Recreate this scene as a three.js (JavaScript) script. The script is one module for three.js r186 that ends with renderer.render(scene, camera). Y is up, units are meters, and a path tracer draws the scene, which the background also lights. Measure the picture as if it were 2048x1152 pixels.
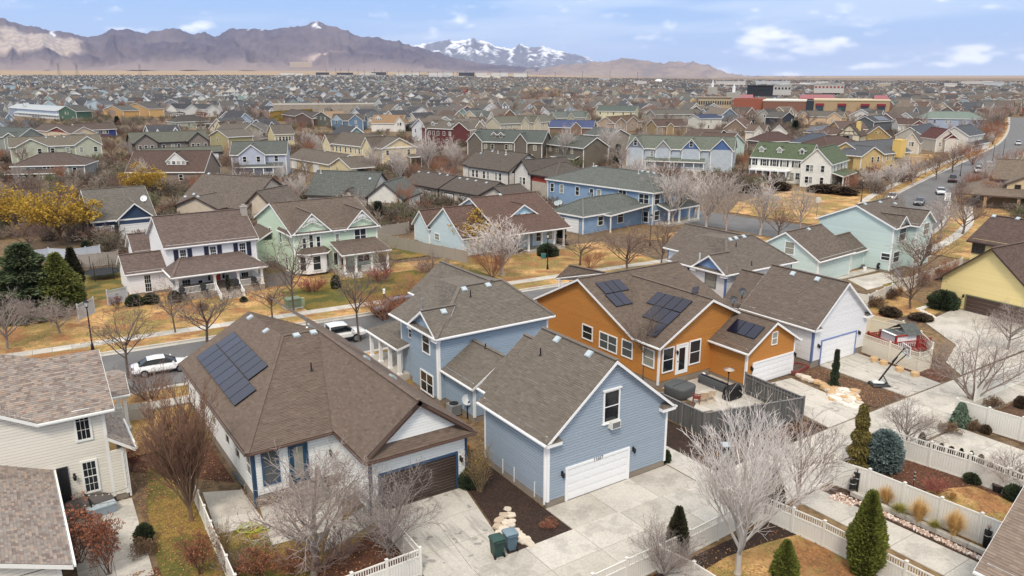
import * as THREE from 'three';
import{mergeGeometries,toCreasedNormals} from 'three/addons/utils/BufferGeometryUtils.js';
import{MarchingCubes} from 'three/addons/objects/MarchingCubes.js';
import{FontLoader} from 'three/addons/loaders/FontLoader.js';
import{TextGeometry} from 'three/addons/geometries/TextGeometry.js';
// -- camera, sky, sun, exposure
// World: x runs along the street, a ("away") runs from the alley towards the street; z = -a. Metres, ground at y = 0.
const EYE=24.6,FOCAL=1571.68,PITCH=THREE.MathUtils.degToRad(14.954),HEAD=THREE.MathUtils.degToRad(33.647);
const scene=new THREE.Scene();
const camera=new THREE.PerspectiveCamera(2 * Math.atan(576 / FOCAL) * 180 / Math.PI,16 / 9,0.5,60000);
camera.rotation.order='YXZ';
camera.position.set(0,EYE,0);
camera.rotation.y=-HEAD;camera.rotation.x=-PITCH;
const renderer=new THREE.WebGLRenderer({antialias: true});
renderer.toneMapping=THREE.LinearToneMapping;
renderer.toneMappingExposure=1.66;
renderer.shadowMap.enabled=true;
const SKYLIGHT=1.0,SUNLIGHT=1.5;
const SUN=new THREE.Vector3(-0.42,0.80,0.46).normalize();
const sun=new THREE.DirectionalLight(0xfff1e0,SUNLIGHT);
sun.position.copy(SUN).multiplyScalar(300).add(new THREE.Vector3(60,0,-80));
sun.target.position.set(60,0,-80);
sun.castShadow=true;sun.shadow.radius=22;sun.shadow.mapSize.set(4096,4096);
Object.assign(sun.shadow.camera,{left: -250,right: 250,top: 250,bottom: -250,near: 1,far: 800});
scene.add(sun);scene.add(sun.target);
scene.fog=new THREE.FogExp2(0xa9bdf0,0.00002);
// -- small maths
const V=(x,y,z) => new THREE.Vector3(x,y,z);
const{clamp,lerp,smoothstep,degToRad}=THREE.MathUtils;
function rng(seed){let a=seed >>> 0;return () =>{a=(a + 0x6D2B79F5) | 0;let t=Math.imul(a ^ (a >>> 15),1 | a);t=(t + Math.imul(t ^ (t >>> 7),61 | t)) ^ t;return ((t ^ (t >>> 14)) >>> 0) / 4294967296;};}
function hash2(ix,iy,s){let h=Math.imul(ix,374761393) ^ Math.imul(iy,668265263) ^ Math.imul(s + 1,1274126177);h=Math.imul(h ^ (h >>> 13),1274126177);return ((h ^ (h >>> 16)) >>> 0) / 4294967296;}
function vnoise(x,y,s=0,per=0) {
const ix=Math.floor(x),iy=Math.floor(y),fx=x - ix,fy=y - iy,u=fx * fx * (3 - 2 * fx),v=fy * fy * (3 - 2 * fy);
const w=(a) => per ? ((a % per) + per) % per : a;
return lerp(lerp(hash2(w(ix),w(iy),s),hash2(w(ix + 1),w(iy),s),u),lerp(hash2(w(ix),w(iy + 1),s),hash2(w(ix + 1),w(iy + 1),s),u),v);
}
function fbm(x,y,oct=4,s=0,per=0){let a=0,k=0.5,n=0;for (let i=0;i < oct;i++){a += k * vnoise(x,y,s + i,per);n += k;k *= 0.5;x *= 2;y *= 2;per *= 2;} return a / n;}
// -- sky: blue air with thin cloud; high thin overcast overhead gives the soft light
{
const W=4096,Hh=2048,data=new Float32Array(W * Hh * 4);
const mix3=(a,b,t) => [lerp(a[0],b[0],t),lerp(a[1],b[1],t),lerp(a[2],b[2],t)];
const low=[0.49,0.56,0.66],mid=[0.24,0.38,0.62],veil=[0.78,0.79,0.80];
for (let r=0;r < Hh;r++) {
const el=((r + 0.5) / Hh - 0.5) * 180;
let base;
if (el < 0) base=[0.42,0.38,0.33];
else{base=mix3(low,mid,Math.pow(clamp(el / 6.0,0,1),0.75));base=mix3(base,veil,smoothstep(el,7,28));}
for (let c=0;c < W;c++) {
let [R,G,B]=base;
if (el > 0 && el < 16) {
// azimuth measured from the camera's heading, to the right, in degrees
const phi=((c + 0.5) / W - 0.5) * 360,x=Math.cos(phi * Math.PI / 180),z=Math.sin(phi * Math.PI / 180);
const az=Math.atan2(x,-z) * 180 / Math.PI - 33.647;
// cumulus bank
let m=0;
const q=fbm(az * 0.55 + 40,el * 1.7,5,3);
const cum=(ca,ce,wa,we) =>{const dx=(az - ca) / wa,dy=(el - ce) / we;return Math.max(0,1 - dx * dx - (dy > 0 ? dy * dy : dy * dy * 1.6));};
let f=Math.max(cum(16.6,2.5,2.6,1.0) * 0.95,cum(19.6,1.75,4.0,1.15),cum(29.2,1.3,5.2,0.95) * 0.92,cum(33.5,1.3,3,.8) * 0.9,cum(-20.6,3.1,1.6,0.6),cum(-26.5,3.55,1.0,0.35) * 0.8,cum(22.5,.75,4,.35) * 0.6,cum(58,2.3,9,1.2),cum(-62,2.1,8,1.1),cum(95,2.0,12,1.3),cum(-110,2.2,12,1.3),cum(150,2.2,12,1.3),cum(-160,2,10,1.2));
m=smoothstep(f * 0.75 + (q - 0.5) * 1.7,0.22,0.8);
// thin cirrus streaks
const s1=fbm(az * 0.07 + el * 0.32 + 9,el * 0.8 - az * 0.05,4,11);
const st=smoothstep(s1,0.47,0.75) * 0.5 * smoothstep(el,0.8,2.6) * (1 - smoothstep(el,10,16));
R=lerp(R,0.52,st);G=lerp(G,0.59,st);B=lerp(B,0.70,st);
const lump=0.92 + 0.12 * (fbm(az * 1.6,el * 4,3,21) - 0.5);
m *= 0.85 * (1 - smoothstep(el,6,10));
R=lerp(R,0.92 * lump,m);G=lerp(G,0.93 * lump,m);B=lerp(B,0.96 * lump,m);
}
const k=(r * W + c) * 4;data[k]=R;data[k + 1]=G;data[k + 2]=B;data[k + 3]=1;
}
}
const t=new THREE.DataTexture(data,W,Hh,THREE.RGBAFormat,THREE.FloatType);
t.mapping=THREE.EquirectangularReflectionMapping;t.magFilter=THREE.LinearFilter;t.needsUpdate=true;
scene.background=t;scene.environment=t;scene.environmentIntensity=SKYLIGHT;scene.backgroundIntensity=SKYLIGHT;
}
// -- placing: a pixel of the 2048 px survey picture to a point at a known height or on a known plane
const FW=V(Math.sin(HEAD) * Math.cos(PITCH),-Math.sin(PITCH),-Math.cos(HEAD) * Math.cos(PITCH));
const RT=V(Math.cos(HEAD),0,Math.sin(HEAD)),UP=RT.clone().cross(FW);
const ray=(px,py) => FW.clone().addScaledVector(RT,(px - 1024) / FOCAL).addScaledVector(UP,-(py - 576) / FOCAL);
function at(px,py,h=0){const d=ray(px,py),t=(h - EYE) / d.y;return V(d.x * t,h,d.z * t);}
// -- naming
const taken={};
function numbered(n){const k=taken[n]=(taken[n] ?? -1) + 1;return k ? n + '_' + String(k).padStart(3,'0') : n;}
function tag(o,label,category,group,kind){if (label) o.userData.label=label;if (category) o.userData.category=category;if (group) o.userData.group=group;if (kind) o.userData.kind=kind;return o;}
function thing(name,label,category,pos=[0,0,0],turn=0,group) {
const o=new THREE.Group();o.name=numbered(name);scene.add(o);o.position.set(...(pos.isVector3 ? pos.toArray() : pos));o.rotation.y=turn;
return tag(o,label,category,group);
}
function dup(root,pos,turn,label,group,scale=1) {
const r=root.clone();r.userData={...root.userData};r.name=numbered(root.name.replace(/_\d{3}$/,''));scene.add(r);
r.position.set(...(pos.isVector3 ? pos.toArray() : pos));r.rotation.y=turn;if (scale.length) r.scale.set(...scale);else r.scale.setScalar(scale);
if (label) r.userData.label=label;if (group) r.userData.group=group;
return r;
}
function mesh(name,geo,mat,parent=scene,kind){const m=new THREE.Mesh(geo,mat);m.name=parent === scene ? numbered(name) : name;parent.add(m);if (kind) m.userData.kind=kind;return m;}
// -- geometry collector (flat faces, uv in metres, optional vertex colour)
class GB {
constructor(){this.p=[];this.uv=[];this.c=[];this.col=[1,1,1];}
tri(a,b,c) {
const e1=b.clone().sub(a),e2=c.clone().sub(a),n=e1.cross(e2).normalize();
let ax,ay;
if (Math.abs(n.y) > 0.97 || n.lengthSq() < 0.5){ax=V(1,0,0);ay=V(0,0,-1);}
else{ax=V(-n.z,0,n.x).normalize();ay=n.clone().cross(ax);if (ay.y < 0){ay.negate();}}
for (const q of [a,b,c]){this.p.push(q.x,q.y,q.z);this.uv.push(q.dot(ax),q.dot(ay));this.c.push(...this.col);}
return this;
}
quad(a,b,c,d){this.tri(a,b,c);return this.tri(a,c,d);}
poly(pts){for (let i=1;i + 1 < pts.length;i++) this.tri(pts[0],pts[i],pts[i + 1]);return this;}
box(x0,x1,y0,y1,z0,z1) {
const q=(x,y,z) => V(x,y,z);
this.quad(q(x0,y0,z1),q(x1,y0,z1),q(x1,y1,z1),q(x0,y1,z1));this.quad(q(x1,y0,z0),q(x0,y0,z0),q(x0,y1,z0),q(x1,y1,z0));
this.quad(q(x0,y0,z0),q(x0,y0,z1),q(x0,y1,z1),q(x0,y1,z0));this.quad(q(x1,y0,z1),q(x1,y0,z0),q(x1,y1,z0),q(x1,y1,z1));
this.quad(q(x0,y1,z1),q(x1,y1,z1),q(x1,y1,z0),q(x0,y1,z0));return this.quad(q(x0,y0,z0),q(x1,y0,z0),q(x1,y0,z1),q(x0,y0,z1));
}
// bar of width w (sideways) and height h, its top edge line running from a to b
bar(a,b,w,h,lift=0) {
const d=b.clone().sub(a).normalize();let s=V(0,1,0).cross(d);if (s.lengthSq() < 1e-6) s=V(1,0,0);s.normalize().multiplyScalar(w / 2);
const u=d.clone().cross(s).normalize();if (u.y < 0) u.negate();if (Math.abs(d.y) > 0.99) u.set(0,0,1);
const t=u.clone().multiplyScalar(lift),b0=u.clone().multiplyScalar(lift - h);
const A=[a.clone().add(s).add(t),a.clone().sub(s).add(t),a.clone().sub(s).add(b0),a.clone().add(s).add(b0)],B=A.map((q) => q.clone().add(b).sub(a));
for (let i=0;i < 4;i++) this.quad(A[i],A[(i + 1) % 4],B[(i + 1) % 4],B[i]);
this.quad(A[0],A[1],A[2],A[3]);return this.quad(B[0],B[1],B[2],B[3]);
}
// tapered tube
tube(a,b,r0,r1,n=5,cap=false) {
const d=b.clone().sub(a).normalize(),s=Math.abs(d.y) < 0.9 ? V(0,1,0).cross(d).normalize() : V(1,0,0).cross(d).normalize(),t=d.clone().cross(s),A=[],B=[];
for (let i=0;i < n;i++){const k=i / n * Math.PI * 2,o=s.clone().multiplyScalar(Math.cos(k)).addScaledVector(t,Math.sin(k));A.push(a.clone().addScaledVector(o,r0));B.push(b.clone().addScaledVector(o,r1));}
for (let i=0;i < n;i++) this.quad(A[i],A[(i + 1) % n],B[(i + 1) % n],B[i]);
if (cap){this.poly(B);this.poly(A);}
return this;
}
geo(colors=true) {
const g=new THREE.BufferGeometry();g.setAttribute('position',new THREE.Float32BufferAttribute(this.p,3));g.setAttribute('uv',new THREE.Float32BufferAttribute(this.uv,2));
if (colors) g.setAttribute('color',new THREE.Float32BufferAttribute(this.c,3));g.computeVertexNormals();return g;
}
get empty(){return !this.p.length;}
build(name,mat,parent,kind){return this.empty ? null : mesh(name,this.geo(mat.vertexColors === true),mat,parent,kind);}
}
const boxGeo=(x0,x1,y0,y1,z0,z1) => new GB().box(x0,x1,y0,y1,z0,z1).geo(false);
// -- textures and materials
function tex(size,metres,fn,srgb=true) {
const d=new Uint8Array(size * size * 4);
for (let y=0;y < size;y++) for (let x=0;x < size;x++){const v=fn(x / size,y / size),k=(y * size + x) * 4;d[k]=clamp(v[0] * 255,0,255);d[k + 1]=clamp(v[1] * 255,0,255);d[k + 2]=clamp(v[2] * 255,0,255);d[k + 3]=255;}
const t=new THREE.DataTexture(d,size,size);t.wrapS=t.wrapT=THREE.RepeatWrapping;t.magFilter=THREE.LinearFilter;if (srgb) t.colorSpace=THREE.SRGBColorSpace;
t.repeat.set(1 / metres,1 / metres);t.needsUpdate=true;return t;
}
const g3=(v) => [v,v,v];
const T={
concrete: tex(512,7,(u,v) =>{const a=fbm(u * 4,v * 4,5,1,4),b=fbm(u * 90,v * 90,2,7,90),st=smoothstep(fbm(u * 7,v * 7,4,31,7),0.55,0.72);return g3(0.945 + (a - 0.5) * 0.15 + (b - 0.5) * 0.14 - st * 0.08);}),
asphalt: tex(512,6,(u,v) =>{const a=fbm(u * 3,v * 3,4,2,3),b=fbm(u * 120,v * 120,2,8,120);return g3(0.86 + (a - 0.5) * 0.16 + (b - 0.5) * 0.26);}),
lawn: tex(1024,17,(u,v) => {
const a=fbm(u * 5,v * 5,4,3,5),b=fbm(u * 40,v * 40,3,9,40),c=fbm(u * 220,v * 220,2,19,220),k=smoothstep(a + (b - 0.5) * 0.4,0.42,0.66),d=smoothstep(fbm(u * 9,v * 9,4,51,9) + (c - 0.5) * 0.3,0.52,0.66),j=0.58 + c * 0.46 + b * 0.3;
return [lerp(lerp(0.78,0.56,k),0.60,d) * j,lerp(lerp(0.62,0.48,k),0.43,d) * j,lerp(lerp(0.40,0.27,k),0.27,d) * j];
}),
stained: tex(512,8,(u,v) =>{const a=fbm(u * 4,v * 4,5,1,4),b=fbm(u * 90,v * 90,2,7,90),st=smoothstep(fbm(u * 22,v * 4,4,61,4) + (b - 0.5) * 0.14,0.56,0.7),sp=smoothstep(fbm(u * 16,v * 16,3,71,16),0.72,0.78);return g3(0.93 + (a - 0.5) * 0.2 + (b - 0.5) * 0.14 - st * 0.11 - sp * 0.18);}),
green: tex(512,9,(u,v) =>{const a=fbm(u * 6,v * 6,4,13,6),c=fbm(u * 140,v * 140,2,29,140),k=smoothstep(a,0.36,0.64),j=0.7 + c * 0.55;return [lerp(0.37,0.55,k) * j,lerp(0.36,0.45,k) * j,lerp(0.15,0.22,k) * j];}),
mulch: tex(512,5,(u,v) =>{const a=fbm(u * 5,v * 5,4,4,5),c=fbm(u * 70,v * 70,3,23,70),j=0.5 + c * 0.95 + (a - 0.5) * 0.3;return [0.40 * j,0.33 * j,0.29 * j];}),
earth: tex(1024,60,(u,v) =>{const a=fbm(u * 6,v * 6,5,5,6),c=fbm(u * 200,v * 200,3,27,200),j=0.65 + c * 0.65,k=smoothstep(a,0.35,0.65);return [lerp(0.80,0.95,k) * j,lerp(0.74,0.86,k) * j,lerp(0.66,0.70,k) * j];}),
grain: tex(256,1.2,(u,v) => g3(fbm(u * 60,v * 60,3,6,60)),false),
shingle: tex(1024,6,(u,v) => {
const row=Math.floor(v * 42),off=hash2(row,1,5),x=(u + off) * 20,tab=Math.floor(x),h=hash2(tab % 20,row,9),fine=fbm(u * 170,v * 170,2,3,170),fy=v * 42 - row;
return g3(0.87 + (h - 0.5) * 0.2 + (fine - 0.5) * 0.16);
}),
shingleB: tex(512,6,(u,v) =>{const y=v * 42,row=Math.floor(y),x=(u + hash2(row,1,5)) * 20,h=hash2(Math.floor(x) % 20,row,9);return g3(clamp((1 - (y - row)) * 0.7 + h * 0.3,0,1));},false),
stucco: tex(256,3,(u,v) => g3(0.95 + (fbm(u * 6,v * 6,4,41,6) - 0.5) * 0.1 + (fbm(u * 80,v * 80,2,43,80) - 0.5) * 0.1)),
lap: tex(128,1.44,(u,v) =>{const y=v * 8 % 1;return g3(1 - y * 0.8);},false),
};
const mats={};
function M(hex,o={}) {
const key=hex + Object.entries(o).map(([k,v]) => k + (v?.isTexture ? v.id : v)).join();
return mats[key] ??= Object.assign(new THREE.MeshStandardMaterial({color: hex,roughness: 0.8,...o}),{});
}
const wallM=(hex) => M(hex,{roughness: 0.72,vertexColors: true});
const farWallM=(hex) => M(hex,{roughness: 0.8,map: T.stucco,bumpMap: T.lap,bumpScale: 0.02});
const trimM=(hex=0xe9eaea) => M(hex,{roughness: 0.5});
const roofM=(hex) => M(hex,{roughness: 0.95,map: T.shingle,bumpMap: T.shingleB,bumpScale: 0.012});
const tabM=(hex) => M(hex,{roughness: 0.95,vertexColors: true});
const PANE=[M(0x1d2328,{roughness: 0.08,metalness: 0}),M(0x2b3136,{roughness: 0.1}),M(0x8d8f86,{roughness: 0.16}),M(0x505658,{roughness: 0.1})];
const FOUND=M(0x948a7d,{roughness: 0.95,map: T.stucco});
const DARKMETAL=M(0x1b1c1e,{roughness: 0.5,metalness: 0.3});
// -- house kit.  Local frame of a house: x to the right, y up, d away from its front (z = -d)
function clipY(poly,lo,hi) {
const cut=(pts,f) =>{const out=[];for (let i=0;i < pts.length;i++){const a=pts[i],b=pts[(i + 1) % pts.length],fa=f(a),fb=f(b);if (fa >= 0) out.push(a);if ((fa >= 0) !== (fb >= 0)){const t=fa / (fa - fb);out.push([lerp(a[0],b[0],t),lerp(a[1],b[1],t)]);}} return out;};
return cut(cut(poly,(q) => q[1] - lo),(q) => hi - q[1]);
}
function clipRect(poly,x0,x1,y0,y1){const sw=clipY(poly,y0,y1).map(([a,b]) => [b,a]);return clipY(sw,x0,x1).map(([a,b]) => [b,a]);}
// lap siding over a polygon of (s, y); P(s, y, out) gives the point
function lapSiding(gb,poly,P,e,lap,r) {
const lo=Math.min(...poly.map((q) => q[1])),hi=Math.max(...poly.map((q) => q[1])),gr=0.03;
for (let y=lo;y < hi - 1e-3;y += e) {
const t=Math.min(y + e,hi),k=0.955 + r() * 0.07;gb.col=[k,k,k];
const g=clipY(poly,y,Math.min(y + gr,hi));if (g.length > 2) gb.poly(g.map((q) => P(q[0],q[1],0)));
const c=t - y > gr + 0.004 ? clipY(poly,y + gr,t) : [];if (c.length < 3) continue;
gb.poly(c.map((q) => P(q[0],q[1],lap)));
for (const yy of [y + gr,t]){const xs=c.filter((q) => Math.abs(q[1] - yy) < 1e-3).map((q) => q[0]);if (xs.length > 1){const m=Math.min(...xs),n=Math.max(...xs);gb.quad(P(m,yy,lap),P(n,yy,lap),P(n,yy,0),P(m,yy,0));}}
}
gb.col=[1,1,1];
}
// overlapping shingle tabs over a flat polygon (points in 3D, upper face), each tab its own tone
function shingles(gb,pts,e,w,r,pal,lift=0.014) {
const n=pts[1].clone().sub(pts[0]).cross(pts[2].clone().sub(pts[0])).normalize();if (n.y < 0) n.negate();
const u=V(n.z,0,-n.x);if (u.lengthSq() < 1e-6) u.set(1,0,0);u.normalize();const v=n.clone().cross(u);if (v.y < 0) v.negate();
const o=pts[0],q2=pts.map((q) =>{const k=q.clone().sub(o);return [k.dot(u),k.dot(v)];});
const vert=(x,y,l) =>{gb.p.push(o.x + u.x * x + v.x * y + n.x * l,o.y + u.y * x + v.y * y + n.y * l,o.z + u.z * x + v.z * y + n.z * l);gb.uv.push(x,y);gb.c.push(gb.col[0],gb.col[1],gb.col[2]);};
const tri=(a,b,c) =>{vert(...a);vert(...b);vert(...c);};
const xs=q2.map((q) => q[0]),ys=q2.map((q) => q[1]),x0=Math.min(...xs),x1=Math.max(...xs),y0=Math.min(...ys),y1=Math.max(...ys);
for (let y=y0;y < y1;y += e) {
const row=clipY(q2,y,Math.min(y + e,y1));if (row.length < 3) continue;
// span in which a whole tab fits
const lowX=row.filter((q) => q[1] - y < 1e-6).map((q) => q[0]),upX=row.filter((q) => q[1] - y > e - 1e-6).map((q) => q[0]),rx=row.map((q) => q[0]);
const s0=lowX.length && upX.length ? Math.max(Math.min(...lowX),Math.min(...upX)) : 1e9,s1=lowX.length && upX.length ? Math.min(Math.max(...lowX),Math.max(...upX)) : -1e9,e0=Math.min(...rx),e1=Math.max(...rx);
let x=e0 - r() * w;
while (x < e1) {
const tw=w * (0.65 + r() * 0.8),a=x,b=x + tw;x=b;gb.col=pal(r);const h=0.004 + lift * (0.6 + 0.8 * r()) + (r() < 0.4 ? lift * 0.6 : 0),t=y + e;
if (a >= s0 && b <= s1 && t <= y1){tri([a,y,h],[b,y,h],[b,t,0.004]);tri([a,y,h],[b,t,0.004],[a,t,0.004]);tri([a,y,0],[b,y,0],[b,y,h]);tri([a,y,0],[b,y,h],[a,y,h]);continue;}
const c=clipRect(row,a,b,y,Math.min(t,y1));if (c.length < 3) continue;
const L=(q) => [q[0],q[1],0.004 + (h - 0.004) * (1 - (q[1] - y) / e)];
for (let i=1;i + 1 < c.length;i++) tri(L(c[0]),L(c[i]),L(c[i + 1]));
const bx=c.filter((q) => q[1] - y < 1e-3).map((q) => q[0]);if (bx.length > 1){const m=Math.min(...bx),k=Math.max(...bx);tri([m,y,0],[k,y,0],[k,y,h]);tri([m,y,0],[k,y,h],[m,y,h]);}
}
}
gb.col=[1,1,1];
}
const winGeo=new Map();
function windowGeo(w,h,style,trim,grid) {
const key=[w.toFixed(2),h.toFixed(2),style,trim,grid].join();
if (winGeo.has(key)) return winGeo.get(key);
const f=new GB(),t=trim,s=0.05;
f.box(-w / 2 - t,w / 2 + t,h / 2,h / 2 + t,0.0,0.075).box(-w / 2 - t,w / 2 + t,-h / 2 - t,-h / 2,0.0,0.085);
f.box(-w / 2 - t,-w / 2,-h / 2,h / 2,0.0,0.075).box(w / 2,w / 2 + t,-h / 2,h / 2,0.0,0.075);
if (style.includes('H')) f.box(-w / 2,w / 2,-s / 2,s / 2,0.02,0.06);
if (style.includes('V')) f.box(-s * 0.9,s * 0.9,-h / 2,h / 2,0.02,0.066);
if (style.includes('W')){f.box(-w / 6 - s,-w / 6 + s,-h / 2,h / 2,0.02,0.066);f.box(w / 6 - s,w / 6 + s,-h / 2,h / 2,0.02,0.066);}
if (style.includes('c')) f.box(-w / 2 - t - 0.08,w / 2 + t + 0.08,h / 2 + t,h / 2 + t + 0.09,0.0,0.14);
if (style.includes('s')) f.box(-w / 2 - t - 0.06,w / 2 + t + 0.06,-h / 2 - t - 0.06,-h / 2 - t,0.0,0.13);
if (grid){const [gx,gy]=grid;for (let i=1;i < gx;i++){const x=-w / 2 + w * i / gx;f.box(x - 0.010,x + 0.010,-h / 2,h / 2,0.025,0.05);} for (let i=1;i < gy;i++){const y=-h / 2 + h * i / gy;f.box(-w / 2,w / 2,y - 0.010,y + 0.010,0.025,0.048);}}
const g=[f.geo(false),boxGeo(-w / 2,w / 2,-h / 2,h / 2,0.0,0.034)];winGeo.set(key,g);return g;
}
class House {
constructor(name,label,category,X,A,turn=0,o={}) {
this.g=thing(name,label,category,[X,o.y ?? 0,-A],turn,o.group);this.g.updateMatrixWorld(true);this.inv=this.g.matrixWorld.clone().invert();
this.o={wall: 0xd8d8d8,trim: 0xe9eaea,roof: 0x77695c,e: 0.18,lap: 0.034,tab: [0.145,0.3],near: true,corner: null,blind: 0.3,...o};
this.k={};this.polys=[];this.r=rng(Math.round(X * 131 + A * 977 + 7));this.eye=V(0,EYE,0).applyMatrix4(this.inv);
}
solo(part,mat){if (!this.o.near) return this.b('trim',mat);const gb=new GB();this.k[part + (this.n=(this.n ?? 0) + 1)]={gb,part,mat};return gb;}
b(part,mat){return (this.k[part + mat.uuid] ??={gb: new GB(),part,mat}).gb;}
L(X,y,A){return V(X,y,-A).applyMatrix4(this.inv);}                                         // world (X,height,away) to local
px(x,y,h){return at(x,y,h).applyMatrix4(this.inv);}                                        // pixel at a height to local
hit(px,py,plane){const d=ray(px,py).transformDirection(this.inv),e=this.eye;const k=plane.f === 'f' || plane.f === 'b' ? (-plane.at - e.z) / d.z : (plane.at - e.x) / d.x;return e.clone().addScaledVector(d,k);}
face(f,s0,s1,y0,y1,atv,opts={}) {
const P={f: (s,y,o) => V(s,y,-atv + o),b: (s,y,o) => V(s,y,-atv - o),l: (s,y,o) => V(atv - o,y,-s),r: (s,y,o) => V(atv + o,y,-s)}[f];
const poly=opts.poly ?? (opts.peak ? [[s0,y0],[s1,y0],[s1,y1],[opts.pm ?? (s0 + s1) / 2,opts.peak],[s0,y1]] : [[s0,y0],[s1,y0],[s1,y1],[s0,y1]]);
const m=opts.mat ?? (this.o.near ? wallM(opts.wall ?? this.o.wall) : farWallM(opts.wall ?? this.o.wall)),gb=this.b('wall',m);
if (this.o.near) lapSiding(gb,poly,P,this.o.e,this.o.lap,this.r);else gb.poly(poly.map((q) => P(q[0],q[1],0)));
}
// four walls; gable: 'x' (ridge along x: gables left and right) or 'd' (gables front and back) rising to peak
walls(x0,x1,d0,d1,y0,y1,o={}) {
const fs=o.faces ?? 'flrb',gx=o.gable === 'x',gd=o.gable === 'd';
for (const f of fs) {
if (f === 'f') this.face('f',x0,x1,y0,y1,d0,{...o,peak: gd ? o.peak : 0});if (f === 'b') this.face('b',x0,x1,y0,y1,d1,{...o,peak: gd ? o.peak : 0});
if (f === 'l') this.face('l',d0,d1,y0,y1,x0,{...o,peak: gx ? o.peak : 0});if (f === 'r') this.face('r',d0,d1,y0,y1,x1,{...o,peak: gx ? o.peak : 0});
}
const t=0.065,q=0.045,cm=trimM(o.corner ?? this.o.corner ?? this.o.trim);
if (o.corners !== false) for (const [x,d,k] of [[x0,d0,'fl'],[x1,d0,'fr'],[x0,d1,'bl'],[x1,d1,'br']]) if (!(o.skip ?? '').includes(k)) this.solo('corner_board',cm).box(x - (x === x0 ? q : 2 * t),x + (x === x0 ? 2 * t : q),y0 - 0.05,y1 + (o.cy ?? 0),-d - (d === d0 ? 2 * t : q),-d + (d === d0 ? q : 2 * t));
if (y0 > 0.02) this.b('foundation',FOUND).box(x0 + 0.02,x1 - 0.02,-0.3,y0 + 0.02,-d1 + 0.02,-d0 - 0.02);
}
// a roof plane: pts are local [x, y, d]; flags per edge: e eave (fascia + gutter), r rake, c ridge caps, - none
roof(pts,flags='',o={}) {
const P=pts.map((q) => q.isVector3 ? q : V(q[0],q[1],-q[2])),n=P.length,th=V(0,o.th ?? 0.11,0),col=o.roof ?? this.o.roof;
this.polys.push(P);
const cen=P.reduce((a,q) => a.add(q),V(0,0,0)).multiplyScalar(1 / n),rb=this.b('roof',roofM(o.base ?? col));
rb.poly(P);for (let i=0;i < n;i++){const a=P[i],b=P[(i + 1) % n];if ('er'.includes(flags[i])) rb.quad(a,b,b.clone().sub(th),a.clone().sub(th));}
this.b('soffit',trimM(o.trim ?? this.o.trim)).poly(P.map((q) => q.clone().sub(th)));
if (this.o.near && !this.o.plain) {
const pal=o.pal ?? this.o.pal ?? ((r) =>{const k=0.86 + r() * 0.16 + (r() < 0.22 ? 0.13 : 0) - (r() < 0.16 ? 0.12 : 0);return [k,k * 0.995,k * 0.985];});
shingles(this.b('shingles',tabM(col)),P,this.o.tab[0],this.o.tab[1],this.r,pal);
}
const fh=o.fh ?? this.o.fh ?? 0.2;
for (let i=0;i < n;i++) {
const a=P[i],b=P[(i + 1) % n],f=flags[i];if (!f || f === '-') continue;
const ft=f === 'c' ? null : this.solo('fascia',trimM(o.trim ?? this.o.trim));
if (f === 'c'){const gb=this.o.near ? this.solo('ridge_cap',tabM(col)) : this.b('ridge_cap',tabM(col)),len=a.distanceTo(b),m=Math.max(1,Math.round(len / (this.o.near ? 0.3 : 3)));for (let j=0;j < m;j++){const k=0.84 + this.r() * 0.2;gb.col=[k,k,k];gb.bar(a.clone().lerp(b,j / m),a.clone().lerp(b,(j + 1) / m),0.3,0.05,0.055 + (j % 2) * 0.006);} gb.col=[1,1,1];continue;}
const out=b.clone().sub(a).cross(V(0,1,0)).normalize();if (out.dot(a.clone().add(b).multiplyScalar(0.5).sub(cen)) < 0) out.negate();
const A=a.clone().addScaledVector(out,-0.02),B=b.clone().addScaledVector(out,-0.02),dn=V(0,-fh - 0.02,0),up=V(0,-0.015,0),o4=out.clone().multiplyScalar(0.05);
const q=[A.clone().add(up),B.clone().add(up),B.clone().add(dn),A.clone().add(dn)],w=q.map((k) => k.clone().add(o4));
ft.quad(...w);ft.quad(q[0],q[1],w[1],w[0]);ft.quad(q[3],q[2],w[2],w[3]);ft.quad(q[0],q[3],w[3],w[0]);ft.quad(q[1],q[2],w[2],w[1]);
if (f === 'e' && this.o.near && !o.nogutter){const g=this.solo('gutter',trimM(o.trim ?? this.o.trim)),s=out.clone().multiplyScalar(0.1),l=V(0,-0.03,0);g.bar(a.clone().add(s).add(l),b.clone().add(s).add(l),0.1,0.1);}
}
}
gable(x0,x1,d0,d1,y1,r,axis,o={}) {
const e=o.o ?? 0.4,k=o.k ?? 0.35,kf=o.kf ?? k,kb=o.kb ?? k,cap='c',rk=o.rk ?? 'rr';
if (axis === 'd'){const m=o.m ?? (x0 + x1) / 2,pl=(r - y1) / (m - x0),pr=(r - y1) / (x1 - m),a=d0 - kf,b=d1 + kb;this.roof([[x0 - e,y1 - e * pl,a],[m,r,a],[m,r,b],[x0 - e,y1 - e * pl,b]],rk[0] + cap + rk[1] + 'e',o);this.roof([[x1 + e,y1 - e * pr,a],[m,r,a],[m,r,b],[x1 + e,y1 - e * pr,b]],rk[0] + '-' + rk[1] + 'e',o);}
else{const m=o.m ?? (d0 + d1) / 2,pf=(r - y1) / (m - d0),pb=(r - y1) / (d1 - m),a=x0 - kf,b=x1 + kb;this.roof([[a,y1 - e * pf,d0 - e],[a,r,m],[b,r,m],[b,y1 - e * pf,d0 - e]],rk[0] + cap + rk[1] + 'e',o);this.roof([[a,y1 - e * pb,d1 + e],[a,r,m],[b,r,m],[b,y1 - e * pb,d1 + e]],rk[0] + '-' + rk[1] + 'e',o);}
}
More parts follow.
